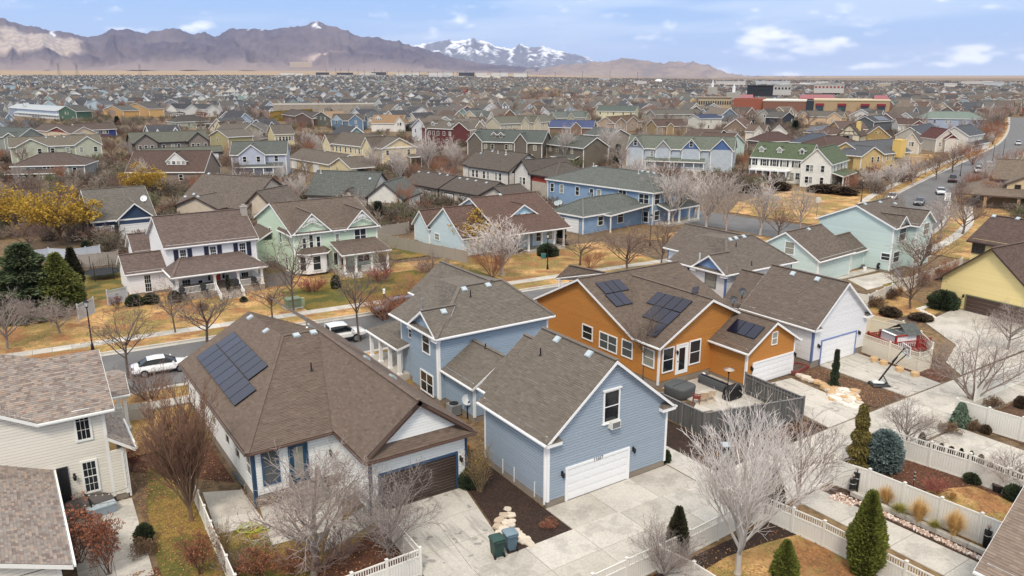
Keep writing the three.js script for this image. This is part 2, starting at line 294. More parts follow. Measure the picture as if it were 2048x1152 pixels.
hip(x0,x1,d0,d1,y1,r,o={}) {
const e=o.o ?? 0.4;x0 -= e;x1 += e;d0 -= e;d1 += e;const w=Math.min(x1 - x0,d1 - d0) / 2 * (o.hipk ?? 1);let R0,R1;
if (x1 - x0 >= d1 - d0){const m=(d0 + d1) / 2;R0=[x0 + w,r,m];R1=[x1 - w,r,m];this.roof([[x0,y1,d0],[x1,y1,d0],R1,R0],'ecrc'.replace('r','c'),o);this.roof([[x0,y1,d1],[x1,y1,d1],R1,R0],'ec-c',o);this.roof([[x0,y1,d0],[x0,y1,d1],R0],'e--',o);this.roof([[x1,y1,d0],[x1,y1,d1],R1],'e--',o);}
else{const m=(x0 + x1) / 2;R0=[m,r,d0 + w];R1=[m,r,d1 - w];this.roof([[x0,y1,d0],[x0,y1,d1],R1,R0],'eccc',o);this.roof([[x1,y1,d0],[x1,y1,d1],R1,R0],'ec-c',o);this.roof([[x0,y1,d0],[x1,y1,d0],R0],'e--',o);this.roof([[x0,y1,d1],[x1,y1,d1],R1],'e--',o);}
}
place(o,f,s,y,atv,out=0) {
if (f === 'f') o.position.set(s,y,-atv + out);if (f === 'b') o.position.set(s,y,-atv - out);if (f === 'l') o.position.set(atv - out,y,-s);if (f === 'r') o.position.set(atv + out,y,-s);
o.rotation.y={f: 0,b: Math.PI,l: -Math.PI / 2,r: Math.PI / 2}[f];return o;
}
// window by numbers (centre s, centre y, width, height of the glass)
win(f,atv,s,y,w,h,style='H',o={}) {
const [fg,pg]=windowGeo(w,h,style,o.t ?? 0.1,o.grid),m=mesh('window',fg,trimM(o.trim ?? this.o.wtrim ?? this.o.trim),this.g);
const p=mesh('pane',pg,PANE[o.pane ?? (this.r() < this.o.blind ? 2 : this.r() < 0.5 ? 0 : 1)],m);
if (o.half){mesh('blind',boxGeo(-w / 2,w / 2,0.02,h / 2,0.0,0.037),PANE[2],m);}
this.place(m,f,s,y,atv,this.o.near ? 0.03 : 0.0);return m;
}
// window by its outer pixel corners on a wall plane: top-left and bottom-right
pwin(f,atv,px0,py0,px1,py1,style='H',o={}) {
const a=this.hit(px0,py0,{f,at: atv}),b=this.hit(px1,py1,{f,at: atv}),t=o.t ?? 0.1,s=(q) => f === 'f' || f === 'b' ? q.x : -q.z;
const w=Math.abs(s(a) - s(b)) - 2 * t,h=Math.abs(a.y - b.y) - 2 * t;
return this.win(f,atv,(s(a) + s(b)) / 2,(a.y + b.y) / 2,Math.max(0.2,Math.round(w * 20) / 20),Math.max(0.2,Math.round(h * 20) / 20),style,o);
}
door(f,atv,s,y0,w,h,o={}) {
const fr=new GB(),t=0.1;fr.box(-w / 2 - t,-w / 2,0,h,0,0.08).box(w / 2,w / 2 + t,0,h,0,0.08).box(-w / 2 - t,w / 2 + t,h,h + t,0,0.08);
const m=mesh('door',fr.geo(false),trimM(o.trim ?? this.o.trim),this.g);const leaf=new GB().box(-w / 2,w / 2,0,h,0,0.045);
if (!o.glass) for (const [u0,u1,v0,v1] of [[0.12,0.45,0.08,0.45],[0.55,0.88,0.08,0.45],[0.12,0.45,0.53,0.92],[0.55,0.88,0.53,0.92]]) leaf.box(-w / 2 + u0 * w,-w / 2 + u1 * w,v0 * h,v1 * h,0.045,0.06);
mesh('leaf',leaf.geo(false),M(o.color ?? 0xd9d9d6,{roughness: 0.45}),m);
if (o.glass) mesh('pane',boxGeo(-w * 0.28,w * 0.28,h * 0.14,h * 0.9,0.04,0.058),PANE[o.pane ?? 2],m);
mesh('handle',new THREE.SphereGeometry(0.05,8,6).translate(-w / 2 + 0.1,h * 0.47,0.09),DARKMETAL,m);
return this.place(m,f,s,y0,atv,0.03);
}
pdoor(f,atv,px0,py0,px1,py1,o={}){const a=this.hit(px0,py0,{f,at: atv}),b=this.hit(px1,py1,{f,at: atv}),s=(q) => f === 'f' || f === 'b' ? q.x : -q.z;return this.door(f,atv,(s(a) + s(b)) / 2,b.y,Math.abs(s(a) - s(b)) - 0.2,a.y - b.y - 0.1,o);}
garageDoor(f,atv,s,y0,w,h,o={}) {
const t=o.t ?? 0.14,fr=new GB().box(-w / 2 - t,-w / 2,0,h,0,0.09).box(w / 2,w / 2 + t,0,h,0,0.09).box(-w / 2 - t,w / 2 + t,h,h + t,0,0.09);
const m=mesh('garage_door',fr.geo(false),trimM(o.trim ?? this.o.trim),this.g),rows=o.rows ?? 4,cols=o.cols ?? 8,rh=h / rows,pm=M(o.color ?? 0xe6e8ea,{roughness: 0.42});
const pg=new GB().box(-w / 2,w / 2,0.012,rh - 0.012,0,0.03);
if (cols) for (let i=0;i < cols;i++){const a=-w / 2 + w * (i + 0.12) / cols,b=-w / 2 + w * (i + 0.88) / cols;pg.box(a,b,rh * 0.2,rh * 0.8,0.03,0.043);}
const g=pg.geo(false);for (let i=0;i < rows;i++) mesh('door_panel',g,pm,m).position.y=i * rh;
return this.place(m,f,s,y0,atv,0.03);
}
pgarage(f,atv,px0,py0,px1,py1,o={}){const a=this.hit(px0,py0,{f,at: atv}),b=this.hit(px1,py1,{f,at: atv}),s=(q) => f === 'f' || f === 'b' ? q.x : -q.z,y0=o.y0 ?? 0.06;return this.garageDoor(f,atv,(s(a) + s(b)) / 2,y0,Math.abs(s(a) - s(b)),a.y - y0,o);}
lamp(f,atv,px,py){const a=this.hit(px,py,{f,at: atv}),s=f === 'f' || f === 'b' ? a.x : -a.z;const g=new GB().box(-0.06,0.06,-0.1,0.22,0,0.05).box(-0.025,0.025,0.14,0.18,0.03,0.2);g.tube(V(0,-0.16,0.18),V(0,0.08,0.18),0.07,0.1,8,true).tube(V(0,0.08,0.18),V(0,0.17,0.18),0.12,0.02,8,true);return this.place(mesh('wall_lamp',g.geo(false),DARKMETAL,this.g),f,s,a.y,atv,0.02);}
// first roof plane under a pixel
roofHit(px,py) {
const d=ray(px,py).transformDirection(this.inv),e=this.eye;let best=null;
for (const P of this.polys) for (let i=1;i + 1 < P.length;i++){const R=new THREE.Ray(e,d),q=R.intersectTriangle(P[0],P[i],P[i + 1],false,V(0,0,0));if (q && (!best || q.distanceTo(e) < best.t)){const n=P[i].clone().sub(P[0]).cross(P[i + 1].clone().sub(P[0])).normalize();if (n.y < 0) n.negate();best={p: q,n,t: q.distanceTo(e)};}}
return best;
}
orient(o,n,p){const u=V(n.z,0,-n.x).normalize(),v=n.clone().cross(u);if (v.y < 0){v.negate();u.negate();} const x=v.clone().cross(n);o.matrix.makeBasis(x,v,n);o.quaternion.setFromRotationMatrix(o.matrix);o.position.copy(p);return o;}
vents(list,mat=VENTM){for (const [px,py] of list){const h=this.roofHit(px,py);if (h) this.orient(mesh('roof_vent',ventGeo,mat,this.g),h.n,h.p);}}
pipes(list,h0=0.5,m=DARKMETAL,r=0.045){for (const [px,py] of list){const h=this.roofHit(px,py);if (h){const g=new GB().tube(V(0,-0.05,0),V(0,h0,0),r,r,8,true).tube(V(0,0.0,0),V(0,0.1,0),r * 2.6,r * 1.3,8,true);mesh('vent_pipe',g.geo(false),m,this.g).position.copy(h.p);}}}
// solar panels: pixel corners of the block's lower-left, lower-right and upper-left; n columns, m rows
solar(A,B,C,n,m=1,label) {
const a=this.roofHit(...A);if (!a) return;const pl=new THREE.Plane().setFromNormalAndCoplanarPoint(a.n,a.p.clone().addScaledVector(a.n,0.12));
const on=(q) =>{const d=ray(...q).transformDirection(this.inv);return new THREE.Ray(this.eye,d).intersectPlane(pl,V(0,0,0));};
const p0=on(A),ex=on(B).sub(p0),W=ex.length();ex.normalize();const ey=a.n.clone().cross(ex);const c=on(C).sub(p0);if (c.dot(ey) < 0) ey.negate();const Hh=c.dot(ey),w=W / n,h=Hh / m;
const fg=new GB().box(0.015,w - 0.015,0.015,h - 0.015,-0.04,0).geo(false),cg=new GB().box(0.045,w - 0.045,0.045,h - 0.045,0,0.004).geo(false);
for (let i=0;i < n;i++) for (let j=0;j < m;j++){const q=mesh('solar_panel',fg,FRAMEM,this.g);q.matrix.makeBasis(ex,ey,ex.clone().cross(ey).dot(a.n) > 0 ? a.n : a.n.clone().negate());if (ex.clone().cross(ey).dot(a.n) < 0){q.matrix.makeBasis(ex.clone().negate(),ey,a.n);q.position.copy(p0).addScaledVector(ex,w * (i + 1)).addScaledVector(ey,h * j);} else q.position.copy(p0).addScaledVector(ex,w * i).addScaledVector(ey,h * j);q.quaternion.setFromRotationMatrix(q.matrix);mesh('panel_glass',cg,CELLM[Math.floor(this.r() * 3)],q);}
}
post(x,d,y0,y1,w=0.16,m){const gb=new GB().box(-w / 2,w / 2,0,y1 - y0,-w / 2,w / 2).box(-w * 0.75,w * 0.75,0,0.14,-w * 0.75,w * 0.75).box(-w * 0.75,w * 0.75,y1 - y0 - 0.14,y1 - y0,-w * 0.75,w * 0.75);mesh('porch_post',gb.geo(false),m ?? trimM(this.o.trim),this.g).position.set(x,y0,-d);}
railing(x0,d0,x1,d1,y,h=0.85,m) {
const a=V(x0,y,-d0),b=V(x1,y,-d1),gb=new GB(),L=a.distanceTo(b),n=Math.max(2,Math.round(L / 0.14)),up=(k) => V(0,k,0);
gb.bar(a.clone().add(up(h)),b.clone().add(up(h)),0.09,0.06).bar(a.clone().add(up(0.14)),b.clone().add(up(0.14)),0.05,0.05);
for (let i=0;i <= n;i++){const q=a.clone().lerp(b,i / n);gb.box(q.x - 0.02,q.x + 0.02,q.y + 0.1,q.y + h - 0.05,q.z - 0.02,q.z + 0.02);}
mesh('railing',gb.geo(false),m ?? trimM(this.o.trim),this.g);
}
steps(x0,x1,d0,d1,y,n,m=FOUND){const gb=new GB();for (let i=0;i < n;i++) gb.box(x0,x1,-0.2,y * (i + 1) / n,-lerp(d0,d1,(i + 1) / n) ,-lerp(d0,d1,i / n) - 0.003 * i);mesh('steps',gb.geo(false),m,this.g);}
part(name,gb,mat){return mesh(name,gb.geo(mat.vertexColors === true),mat,this.g);}
chimney(px,py,w,d,h,mat){const q=this.roofHit(px,py);if (!q) return;const p=q.p;const g=new GB().box(-w / 2,w / 2,-1.2,h,-d / 2,d / 2).box(-w / 2 - 0.06,w / 2 + 0.06,h,h + 0.12,-d / 2 - 0.06,d / 2 + 0.06).box(-w / 4,w / 4,h + 0.12,h + 0.35,-d / 4,d / 4);mesh('chimney',g.geo(false),mat,this.g).position.copy(p);}
done(){for (const{gb,part,mat} of Object.values(this.k)){const roofed=part === 'shingles' || part === 'trim' || part === 'ridge_cap' && !this.o.near;gb.build(part,mat,this.g,roofed ? 'stuff' : undefined);} this.k={};return this;}
}
const ventGeo=new GB().box(-0.24,0.24,-0.24,0.24,0,0.1).box(-0.2,0.2,-0.2,0.2,0.1,0.16).geo(false);
const VENTM=M(0xb9c4c9,{roughness: 0.35,metalness: 0.35}),VENTDARK=M(0x2b2a29,{roughness: 0.6});
const FRAMEM=M(0x0c0d10,{roughness: 0.4,metalness: 0.4});
const CELLM=[M(0x14162b,{roughness: 0.16}),M(0x181b33,{roughness: 0.16}),M(0x12142a,{roughness: 0.2})];
// -- terrain
const COSH=Math.cos(HEAD),SINH=Math.sin(HEAD);
function terrain(X,A) {
const r=Math.hypot(X,A),az=Math.atan2(X,A) - HEAD,d=az * 57.2958;
const k=lerp(0.0118,0.0036,smoothstep(d,-12,16)),e=Math.max(0,r - 520);
return k * e * smoothstep(e,0,900) * (1 + 0.12 * (fbm(X / 900 + 50,A / 900 + 50,3,77) - 0.5)) - (e > 0 ? 0 : 0);
}
{
const gb={p: [],c: [],uv: [],i: []},NA=150,radii=[0];for (let r=18;r < 26000;r *= 1.075) radii.push(r);
const angs=[];for (let i=0;i <= NA;i++){const t=i / NA * 2 - 1;angs.push(HEAD + Math.sign(t) * Math.pow(Math.abs(t),1.8) * Math.PI);}
for (const r of radii) for (const a of angs) {
const X=r * Math.sin(a),A=r * Math.cos(a),y=terrain(X,A);gb.p.push(X,y,-A);gb.uv.push(X,A);
const n=fbm(X / 260 + 9,A / 140 + 9,4,5),d=(a - HEAD) * 57.3,far=smoothstep(r,1500,2600),town=smoothstep(d,2,12) * (1 - smoothstep(r,6500,9000));
let c=[lerp(0.15,0.24,n),lerp(0.125,0.19,n),lerp(0.10,0.14,n)];
const plain=[lerp(0.40,0.56,n),lerp(0.34,0.48,n),lerp(0.28,0.40,n)],tw=[lerp(0.20,0.36,n),lerp(0.18,0.31,n),lerp(0.17,0.27,n)];
const f=plain.map((v,i) => lerp(v,tw[i],town));c=c.map((v,i) => lerp(v,f[i],far));gb.c.push(...c);
}
const w=NA + 1;for (let j=0;j + 1 < radii.length;j++) for (let i=0;i < NA;i++) gb.i.push(j * w + i,(j + 1) * w + i + 1,(j + 1) * w + i,j * w + i,j * w + i + 1,(j + 1) * w + i + 1);
const g=new THREE.BufferGeometry();g.setAttribute('position',new THREE.Float32BufferAttribute(gb.p,3));g.setAttribute('color',new THREE.Float32BufferAttribute(gb.c,3));g.setAttribute('uv',new THREE.Float32BufferAttribute(gb.uv,2));g.setIndex(gb.i);g.computeVertexNormals();
mesh('ground',g,M(0xffffff,{roughness: 1,vertexColors: true,map: T.earth}),scene,'structure');
}
// flat sheet from (X, A) corners at a height
function sheet(name,pts,y,mat,parent=scene,kind='structure'){const s=new THREE.Shape(pts.map(([X,A]) => new THREE.Vector2(X,A))),g=new THREE.ShapeGeometry(s);const p=g.attributes.position,uv=g.attributes.uv;for (let i=0;i < p.count;i++){const X=p.getX(i),A=p.getY(i);uv.setXY(i,X,A);p.setXYZ(i,X,y,-A);} g.computeVertexNormals();return mesh(name,g,mat,parent,kind);}
const CONC=[M(0xc2bdb3,{roughness: 0.9,map: T.concrete}),M(0xbab5ab,{roughness: 0.9,map: T.concrete}),M(0xc9c4ba,{roughness: 0.9,map: T.concrete}),M(0xbdb7ac,{roughness: 0.9,map: T.concrete})];
const STAIN=[M(0xc2bdb3,{roughness: 0.9,map: T.stained}),M(0xbdb8ae,{roughness: 0.9,map: T.stained}),CONC[2]];
const ASPH=M(0x7b7a7a,{roughness: 0.93,map: T.asphalt}),LAWN=M(0xffffff,{roughness: 1,map: T.lawn,bumpMap: T.grain,bumpScale: 0.03}),GREEN=M(0xffffff,{roughness: 1,map: T.green,bumpMap: T.grain,bumpScale: 0.03}),MULCH=M(0xffffff,{roughness: 1,map: T.mulch,bumpMap: T.grain,bumpScale: 0.04}),MULCHB=M(0x9a8a80,{roughness: 1,map: T.mulch,bumpMap: T.grain,bumpScale: 0.04}),MULCHR=M(0xe0b49a,{roughness: 1,map: T.mulch}),EARTH=M(0xe6d2b8,{roughness: 1,map: T.mulch});
// slab-by-slab paving: X0..X1 by A0..A1 cut at the given joints, or any four-cornered field through fn
let slabSeed=rng(5);
function paving(name,corners,nu,nv,y,o={}){  // corners: four [X,A] in order;nu along 0-1,nv along 1-2
const g=o.parent ?? tag(new THREE.Group(),null,null,null,'structure');if (!o.parent){g.name=numbered(name);scene.add(g);}
const [a,b,c,d]=corners.map((q) => V(q[0],0,-q[1])),P=(u,v) => a.clone().lerp(b,u).lerp(d.clone().lerp(c,u),v),gap=0.012,th=o.th ?? 0.12;
for (let i=0;i < nu;i++) for (let j=0;j < nv;j++) {
const q=[P(i / nu,j / nv),P((i + 1) / nu,j / nv),P((i + 1) / nu,(j + 1) / nv),P(i / nu,(j + 1) / nv)],cen=q.reduce((s,k) => s.add(k),V(0,0,0)).multiplyScalar(0.25),yy=y + (slabSeed() - 0.5) * 0.008;
const top=q.map((k) =>{const dd=k.clone().sub(cen);const l=dd.length();return k.clone().addScaledVector(dd,-gap * 1.4 / l).setY(yy);}),gb=new GB();gb.quad(...top);for (let s=0;s < 4;s++){const e=top[s],f=top[(s + 1) % 4];gb.quad(e,f,f.clone().setY(yy - th),e.clone().setY(yy - th));}
mesh('slab',gb.geo(false),o.mats ? o.mats[Math.floor(slabSeed() * o.mats.length)] : CONC[Math.floor(slabSeed() * 4)],g);
}
return g;
}
// ---- main street, its kerbs, verges and sidewalks
const farK=(X) => 78.2 - 0.063 * X,nearK=(X) => 66.25 - 0.063 * X;
const X0s=-40,X1s=84;
const C1=at(1840,400),C2=at(1925,350),C3=at(2000,310),C4=at(2035,285);
const midLine=[[X0s,(farK(X0s) + nearK(X0s)) / 2],[20,(farK(20) + nearK(20)) / 2],[62,(farK(62) + nearK(62)) / 2],[90,67.0],[112,69.2],[136,76.5],[C1.x,-C1.z],[C2.x,-C2.z],[C3.x,-C3.z],[C4.x,-C4.z],[430,190],[560,250]].map(([x,a]) => new THREE.Vector2(x,a));
const midCurve=new THREE.SplineCurve(midLine);
const midPts=[];for (let i=0;i <= 120;i++) midPts.push(midCurve.getPoint(i / 120));
function along(offA,offB,y,uvOff=0){const gb=new GB(),L=[];for (let i=0;i < midPts.length;i++){const p=midPts[i],t=midPts[Math.min(i + 1,120)].clone().sub(midPts[Math.max(i - 1,0)]).normalize(),n=new THREE.Vector2(-t.y,t.x);L.push([V(p.x + n.x * offA,y,-(p.y + n.y * offA)),V(p.x + n.x * offB,y,-(p.y + n.y * offB))]);} for (let i=0;i + 1 < L.length;i++) gb.quad(L[i][0],L[i][1],L[i + 1][1],L[i + 1][0]);return{gb,L};}
along(-6,6,0.03).gb.build('street',ASPH,scene,'structure');
for (const s of [-1,1]) {
const k=new GB(),a=along(s * 5.95,s * 6.2,0.17).L;for (let i=0;i + 1 < a.length;i++){const [p,q]=a[i],[p2,q2]=a[i + 1],dn=(v) => v.clone().setY(0);k.quad(p,q,q2,p2).quad(p,p2,dn(p2),dn(p)).quad(q,q2,dn(q2),dn(q));}
k.build('kerb',CONC[0],scene,'structure');
along(s * 5.3,s * 5.94,0.042).gb.build('gutter_strip',CONC[1],scene,'structure');
along(s * 6.2,s * 8.6,0.14).gb.build('grass_verge',LAWN,scene,'structure');
}
// sidewalks: slabs 1.5 m long where the joints can be told apart, one strip beyond
for (const s of [-1,1]) {
const g=tag(new THREE.Group(),null,null,null,'structure');g.name=numbered('sidewalk');scene.add(g);
const L=along(s * 8.6,s * 10.1,0.16).L;
for (let i=0;i + 1 < L.length;i++) {
const p=L[i],q=L[i + 1];if (p[0].x < -34 || p[0].x > 330) continue;
const len=p[0].distanceTo(q[0]),n=p[0].x < 90 ? Math.round(len / 1.55) : 1;
for (let j=0;j < n;j++) paving('sidewalk',[[p[0],j / n],[p[0],(j + 1) / n]].map(([_,t]) =>{const k=p[0].clone().lerp(q[0],t);return [k.x,-k.z];}).concat([(j + 1) / n,j / n].map((t) =>{const k=p[1].clone().lerp(q[1],t);return [k.x,-k.z];})),1,1,0.17,{parent: g});
}
}
// front lawns across the street
const lawnEdge=(X) => farK(X) + 4.1;
sheet('lawn',[[-30,lawnEdge(-30)],[58,lawnEdge(58)],[76,lawnEdge(76) - 0.4],[78,92],[60,94],[40,97],[10,98],[-2,99],[-30,100]],0.1,LAWN);
sheet('lawn',[[27,lawnEdge(27) + 0.02],[52,lawnEdge(52) + 0.02],[52,91],[34,91.6],[27,90]],0.112,M(0xd8e0b8,{roughness: 1,map: T.green}));
sheet('lawn',[[-25,63 + 0.5],[21,60.6],[40,59.8],[58,58.5],[80,57.5],[84,57],[84,54],[-25,54]],0.09,LAWN);
sheet('lawn',[[8,98],[15.6,98],[15.6,112],[4,112]],0.1,GREEN);
sheet('lawn',[[45.5,98],[53.5,98],[53,112],[45,112]],0.1,GREEN);
// side street and the ground beyond
sheet('street',[[104,74],[117,77],[108,135],[97,134]],0.025,ASPH);
sheet('lawn',[[118,80],[150,93],[170,103],[150,112],[128,108],[116,100]],0.09,LAWN);
sheet('lawn',[[176,110],[262,139],[262,152],[186,124]],0.07,LAWN);
sheet('lawn',[[95,76.5],[103,77],[98,92],[84,90]],0.09,LAWN);
// pieces between street and right-hand houses
sheet('lawn',[[112,62],[140,68],[150,71],[175,82],[172,76],[140,57],[112,54]],0.08,LAWN);
// ---- alley and drives
paving('alley',[[-12,25.9],[108,26.1],[108,31.2],[-12,30.6]],36,2,0.06);
paving('driveway',[[24.6,30.62],[34.4,30.62],[34.4,33.4],[24.6,33.4]],3,1,0.065);           // apron of the blue garage
paving('driveway',[[15.6,30.6],[20.3,30.6],[21.9,38.3],[15.9,38.4]],2,3,0.065,{mats: STAIN});              // brown-roofed house
paving('driveway',[[34.5,30.7],[36.4,30.7],[36.4,41.5],[34.5,41.5]],1,5,0.065);              // walk beside the blue garage
paving('driveway',[[48.3,31.0],[53.4,31.05],[54.2,38.8],[49.6,39.3]],2,3,0.065,{mats: STAIN});             // orange house
paving('driveway',[[58.6,31.1],[63.6,31.1],[64.6,39.6],[58.9,39.4]],2,4,0.07,{mats: STAIN.slice(0,2)});               // white garage
paving('driveway',[[37.8,8],[40.7,8],[40.0,25.85],[37.7,25.85]],1,6,0.065);                  // between the white fences
paving('driveway',[[50.8,9],[56.2,9],[56.2,25.8],[50.8,25.8]],2,6,0.055);
sheet('paved_court',[[66.9,31.2],[92,31.4],[90,42.5],[79,41.2],[74.5,35.6],[69,33.6]],0.06,CONC[0]);
sheet('mulch_bed',[[20.5,30.7],[24.55,30.75],[24.7,41],[22.4,41],[22.0,38.2]],0.05,MULCHB);
sheet('mulch_bed',[[35.9,30.9],[48.2,31.1],[48,33],[39.6,35.0],[39.5,42],[36.5,42]],0.045,MULCHB);
sheet('garden_bed',[[54.4,31.2],[58.5,31.2],[58.3,39.3],[54.9,39.2]],0.05,EARTH);
sheet('garden_bed',[[63.7,31.3],[66.8,31.6],[68.6,34.2],[64.4,33.4],[64.9,39],[64.3,38.9]],0.05,MULCHR);
// brown house yard: lawn, patio, beds
sheet('lawn',[[7.4,31],[15.4,31.4],[15.6,38.3],[9,42.2],[7.6,41]],0.03,GREEN);
sheet('mulch_bed',[[9.9,31],[15.45,31.4],[15.7,37.2],[13.8,36.2],[11.4,35.4]],0.036,MULCHR);
paving('patio',[[10.0,38.6],[13.9,38.2],[15.8,43.0],[10.6,42.9]],2,2,0.06);
paving('patio',[[12.0,36.4],[15.6,37.6],[15.9,39.6],[13.2,38.3]],1,1,0.064);
paving('path',[[7.8,41.4],[10.4,41.0],[10.3,45.6],[8.2,46.6]],1,3,0.062);
// cream house yard
sheet('lawn',[[4.6,33],[7.1,34],[7.6,47],[6,52],[5.1,47],[4.5,40]],0.03,GREEN);
paving('patio',[[0.9,39.6],[4.2,39.4],[4.5,48.3],[1.0,48.4]],2,4,0.06);
sheet('mulch_bed',[[0.7,32],[4.6,33],[5.4,39],[4.4,40],[0.9,39.5]],0.025,MULCHR);
sheet('lawn',[[5,52],[10.2,46.8],[10.2,60],[6,62]],0.02,MULCHR);
// orange house yard
paving('patio',[[41.6,38.2],[46.2,37.6],[49.2,39.6],[49.2,43.2],[41,43.2]].slice(0,4),2,2,0.06);
paving('patio',[[43.6,37.0],[49.1,36.6],[49.1,43.2],[43.6,43.3]],3,3,0.066);
sheet('lawn',[[39.9,35.2],[48.0,33.2],[49.2,36.8],[43.6,37.1],[41,39.2],[39.9,39]],0.03,GREEN);
// southern yards
sheet('lawn',[[20,12],[34.6,12],[35,25.2],[24.8,25.2]],0.03,LAWN);
sheet('mulch_bed',[[24.9,25.2],[35,25.2],[35,23.4],[32.6,23.9],[29.8,24.2],[27.6,24.0],[26.6,21.6],[25.2,22.4]],0.036,MULCHB);
sheet('lawn',[[42.2,9],[48.6,9],[48.7,25.5],[42.0,25.5]],0.03,LAWN);
sheet('mulch_bed',[[42.3,17],[44.2,18.4],[45.4,22.2],[48.4,20.8],[48.4,12],[48.75,12],[48.7,25.5],[42.0,25.6]],0.036,MULCHR);
sheet('gravel_bed',[[40.75,10],[42.0,10],[41.4,25.6],[40.1,25.6]],0.03,M(0xc9b8aa,{roughness: 1,map: T.mulch,bumpMap: T.grain,bumpScale: 0.06}));
sheet('lawn',[[56.4,9],[74,9],[74,25.8],[57.4,25.8]],0.03,EARTH);
// teal and yellow yards
paving('patio',[[86,52.2],[95.4,52.4],[95.8,56.4],[88.6,56.6]],3,2,0.05);
sheet('lawn',[[88.5,50],[95,50.2],[94.6,52.6],[89.6,52.6]],0.06,GREEN);
sheet('lawn',[[71,40.6],[85.5,42.5],[86.5,49],[80,50],[72,43.5]],0.05,LAWN);
sheet('mulch_bed',[[71.4,41],[79,41.6],[80,43.6],[72,43.6]],0.056,MULCH);
sheet('lawn',[[65.6,35.6],[71,38],[71.5,42],[66,42]],0.04,GREEN);
// fallen leaves on the nearer lawns and beds: one object
{
const r=rng(303),N=9000,im=new THREE.InstancedMesh(new THREE.PlaneGeometry(0.08,0.055).rotateX(-Math.PI / 2),M(0xffffff,{roughness: 0.95}),N),m4=new THREE.Matrix4(),q=new THREE.Quaternion(),c=new THREE.Color(),pal=[0x7d5a3e,0x94704c,0x6a4c38,0xa98458,0x8a5a3e],areas=[[7.5,31.5,15.3,42],[4.7,33,7.2,52],[24,13,34.8,25.2],[42,12,48.5,25.4],[36.5,31.2,47.8,33],[54.6,31.4,58.3,39],[-10,81.5,52,92],[0.9,32,4.5,40],[5.2,47,10,60]];
for (let i=0;i < N;i++){const [x0,a0,x1,a1]=areas[Math.floor(Math.pow(r(),0.9) * areas.length)],X=lerp(x0,x1,r()),A=lerp(a0,a1,r());m4.compose(V(X,(A > 80 ? 0.13 : 0.085) + r() * 0.02,-A),q.setFromEuler(new THREE.Euler(r() * 0.5,r() * 6,r() * 0.5)),V(1,1,1));im.setMatrixAt(i,m4);im.setColorAt(i,c.set(pal[Math.floor(r() * 5)]));}
im.name='fallen_leaves';scene.add(im);tag(im,'brown fallen leaves scattered over the winter lawns','leaves',null,'stuff');
}
// -- near houses
// ---- blue detached garage with a gable
{
const h=new House('detached_garage','slate blue gabled garage with white double door, upper window and window air conditioner','garage',24.75,33.45,0,{wall: 0x97a5b4,roof: 0x6a6259});
h.walls(0,9.5,0,6.9,0.45,4.63,{gable: 'd',peak: 8.4});
h.walls(1.3,8.2,6.9,9.0,0.4,4.6,{gable: 'd',peak: 7.4,faces: 'lrb',corners: false});
h.gable(0,9.5,0,6.9,4.63,8.45,'d',{o: 0.36,kf: 0.4,kb: 0.3});
h.gable(1.3,8.2,6.9,9.0,4.6,7.4,'d',{o: 0.36,kf: 0,kb: 0.3,rk: '-r'});
for (const s of [0,1]){const x0=s ? 8.75 : -0.36,x1=s ? 9.86 : 0.75;h.solo('cornice_return',trimM()).box(x0,x1,4.1,4.32,0,0.42);h.roof([[x0,4.33,-0.44],[x1,4.33,-0.44],[x1 - 0.2,4.62,0],[x0 + 0.2,4.62,0]],'----',{th: 0.03});h.roof([[s ? x0 : x1,4.33,-0.44],[s ? x0 : x1,4.33,0],[s ? x0 + .2 : x1 - .2,4.62,0]],'---',{th: 0.03});}
h.garageDoor('f',0,3.8,0.1,4.76,2.05);
h.pwin('f',0,1206,783,1237,838,'Hcs',{pane: 0});
// window air conditioner
{const q=h.hit(1224,847,{f: 'f',at: 0}),g=new GB().box(-0.36,0.36,-0.25,0.22,0,0.42);const ac=mesh('air_conditioner',g.geo(false),trimM(0xd9d9d4),h.g);h.place(ac,'f',q.x,q.y + 0.06,0,0);const gr=new GB();for (let i=0;i < 9;i++) gr.box(-0.3,0.3,-0.19 + i * 0.042,-0.165 + i * 0.042,0.42,0.43);mesh('grille',gr.geo(false),M(0x5a5d60),ac);}
h.lamp('f',0,1123,948);h.lamp('f',0,1265,899);
h.b('foundation',FOUND).box(-0.03,0.4,0,1.15,-6.2,-0.55);
for (const d of [1.2,3.4,4.7]) h.solo('corner_board',trimM()).box(-0.06,0,0.2,1.2,-d - 0.06,-d);
h.vents([[1115,680],[1179,709]]);h.pipes([[1081,711]]);
h.solo('downspout',trimM()).box(-0.13,-0.04,0.2,4.2,-0.22,-0.12);
h.done();
const font=await new FontLoader().loadAsync('fonts/droid/droid_sans_bold.typeface.json');
const tg=new TextGeometry('11667',{font,size: 0.2,depth: 0.015,curveSegments: 3});tg.computeBoundingBox();tg.translate(-tg.boundingBox.max.x / 2,-0.1,0);
h.place(mesh('house_number',tg,DARKMETAL,h.g),'f',3.75,2.235,0,0.105);
}
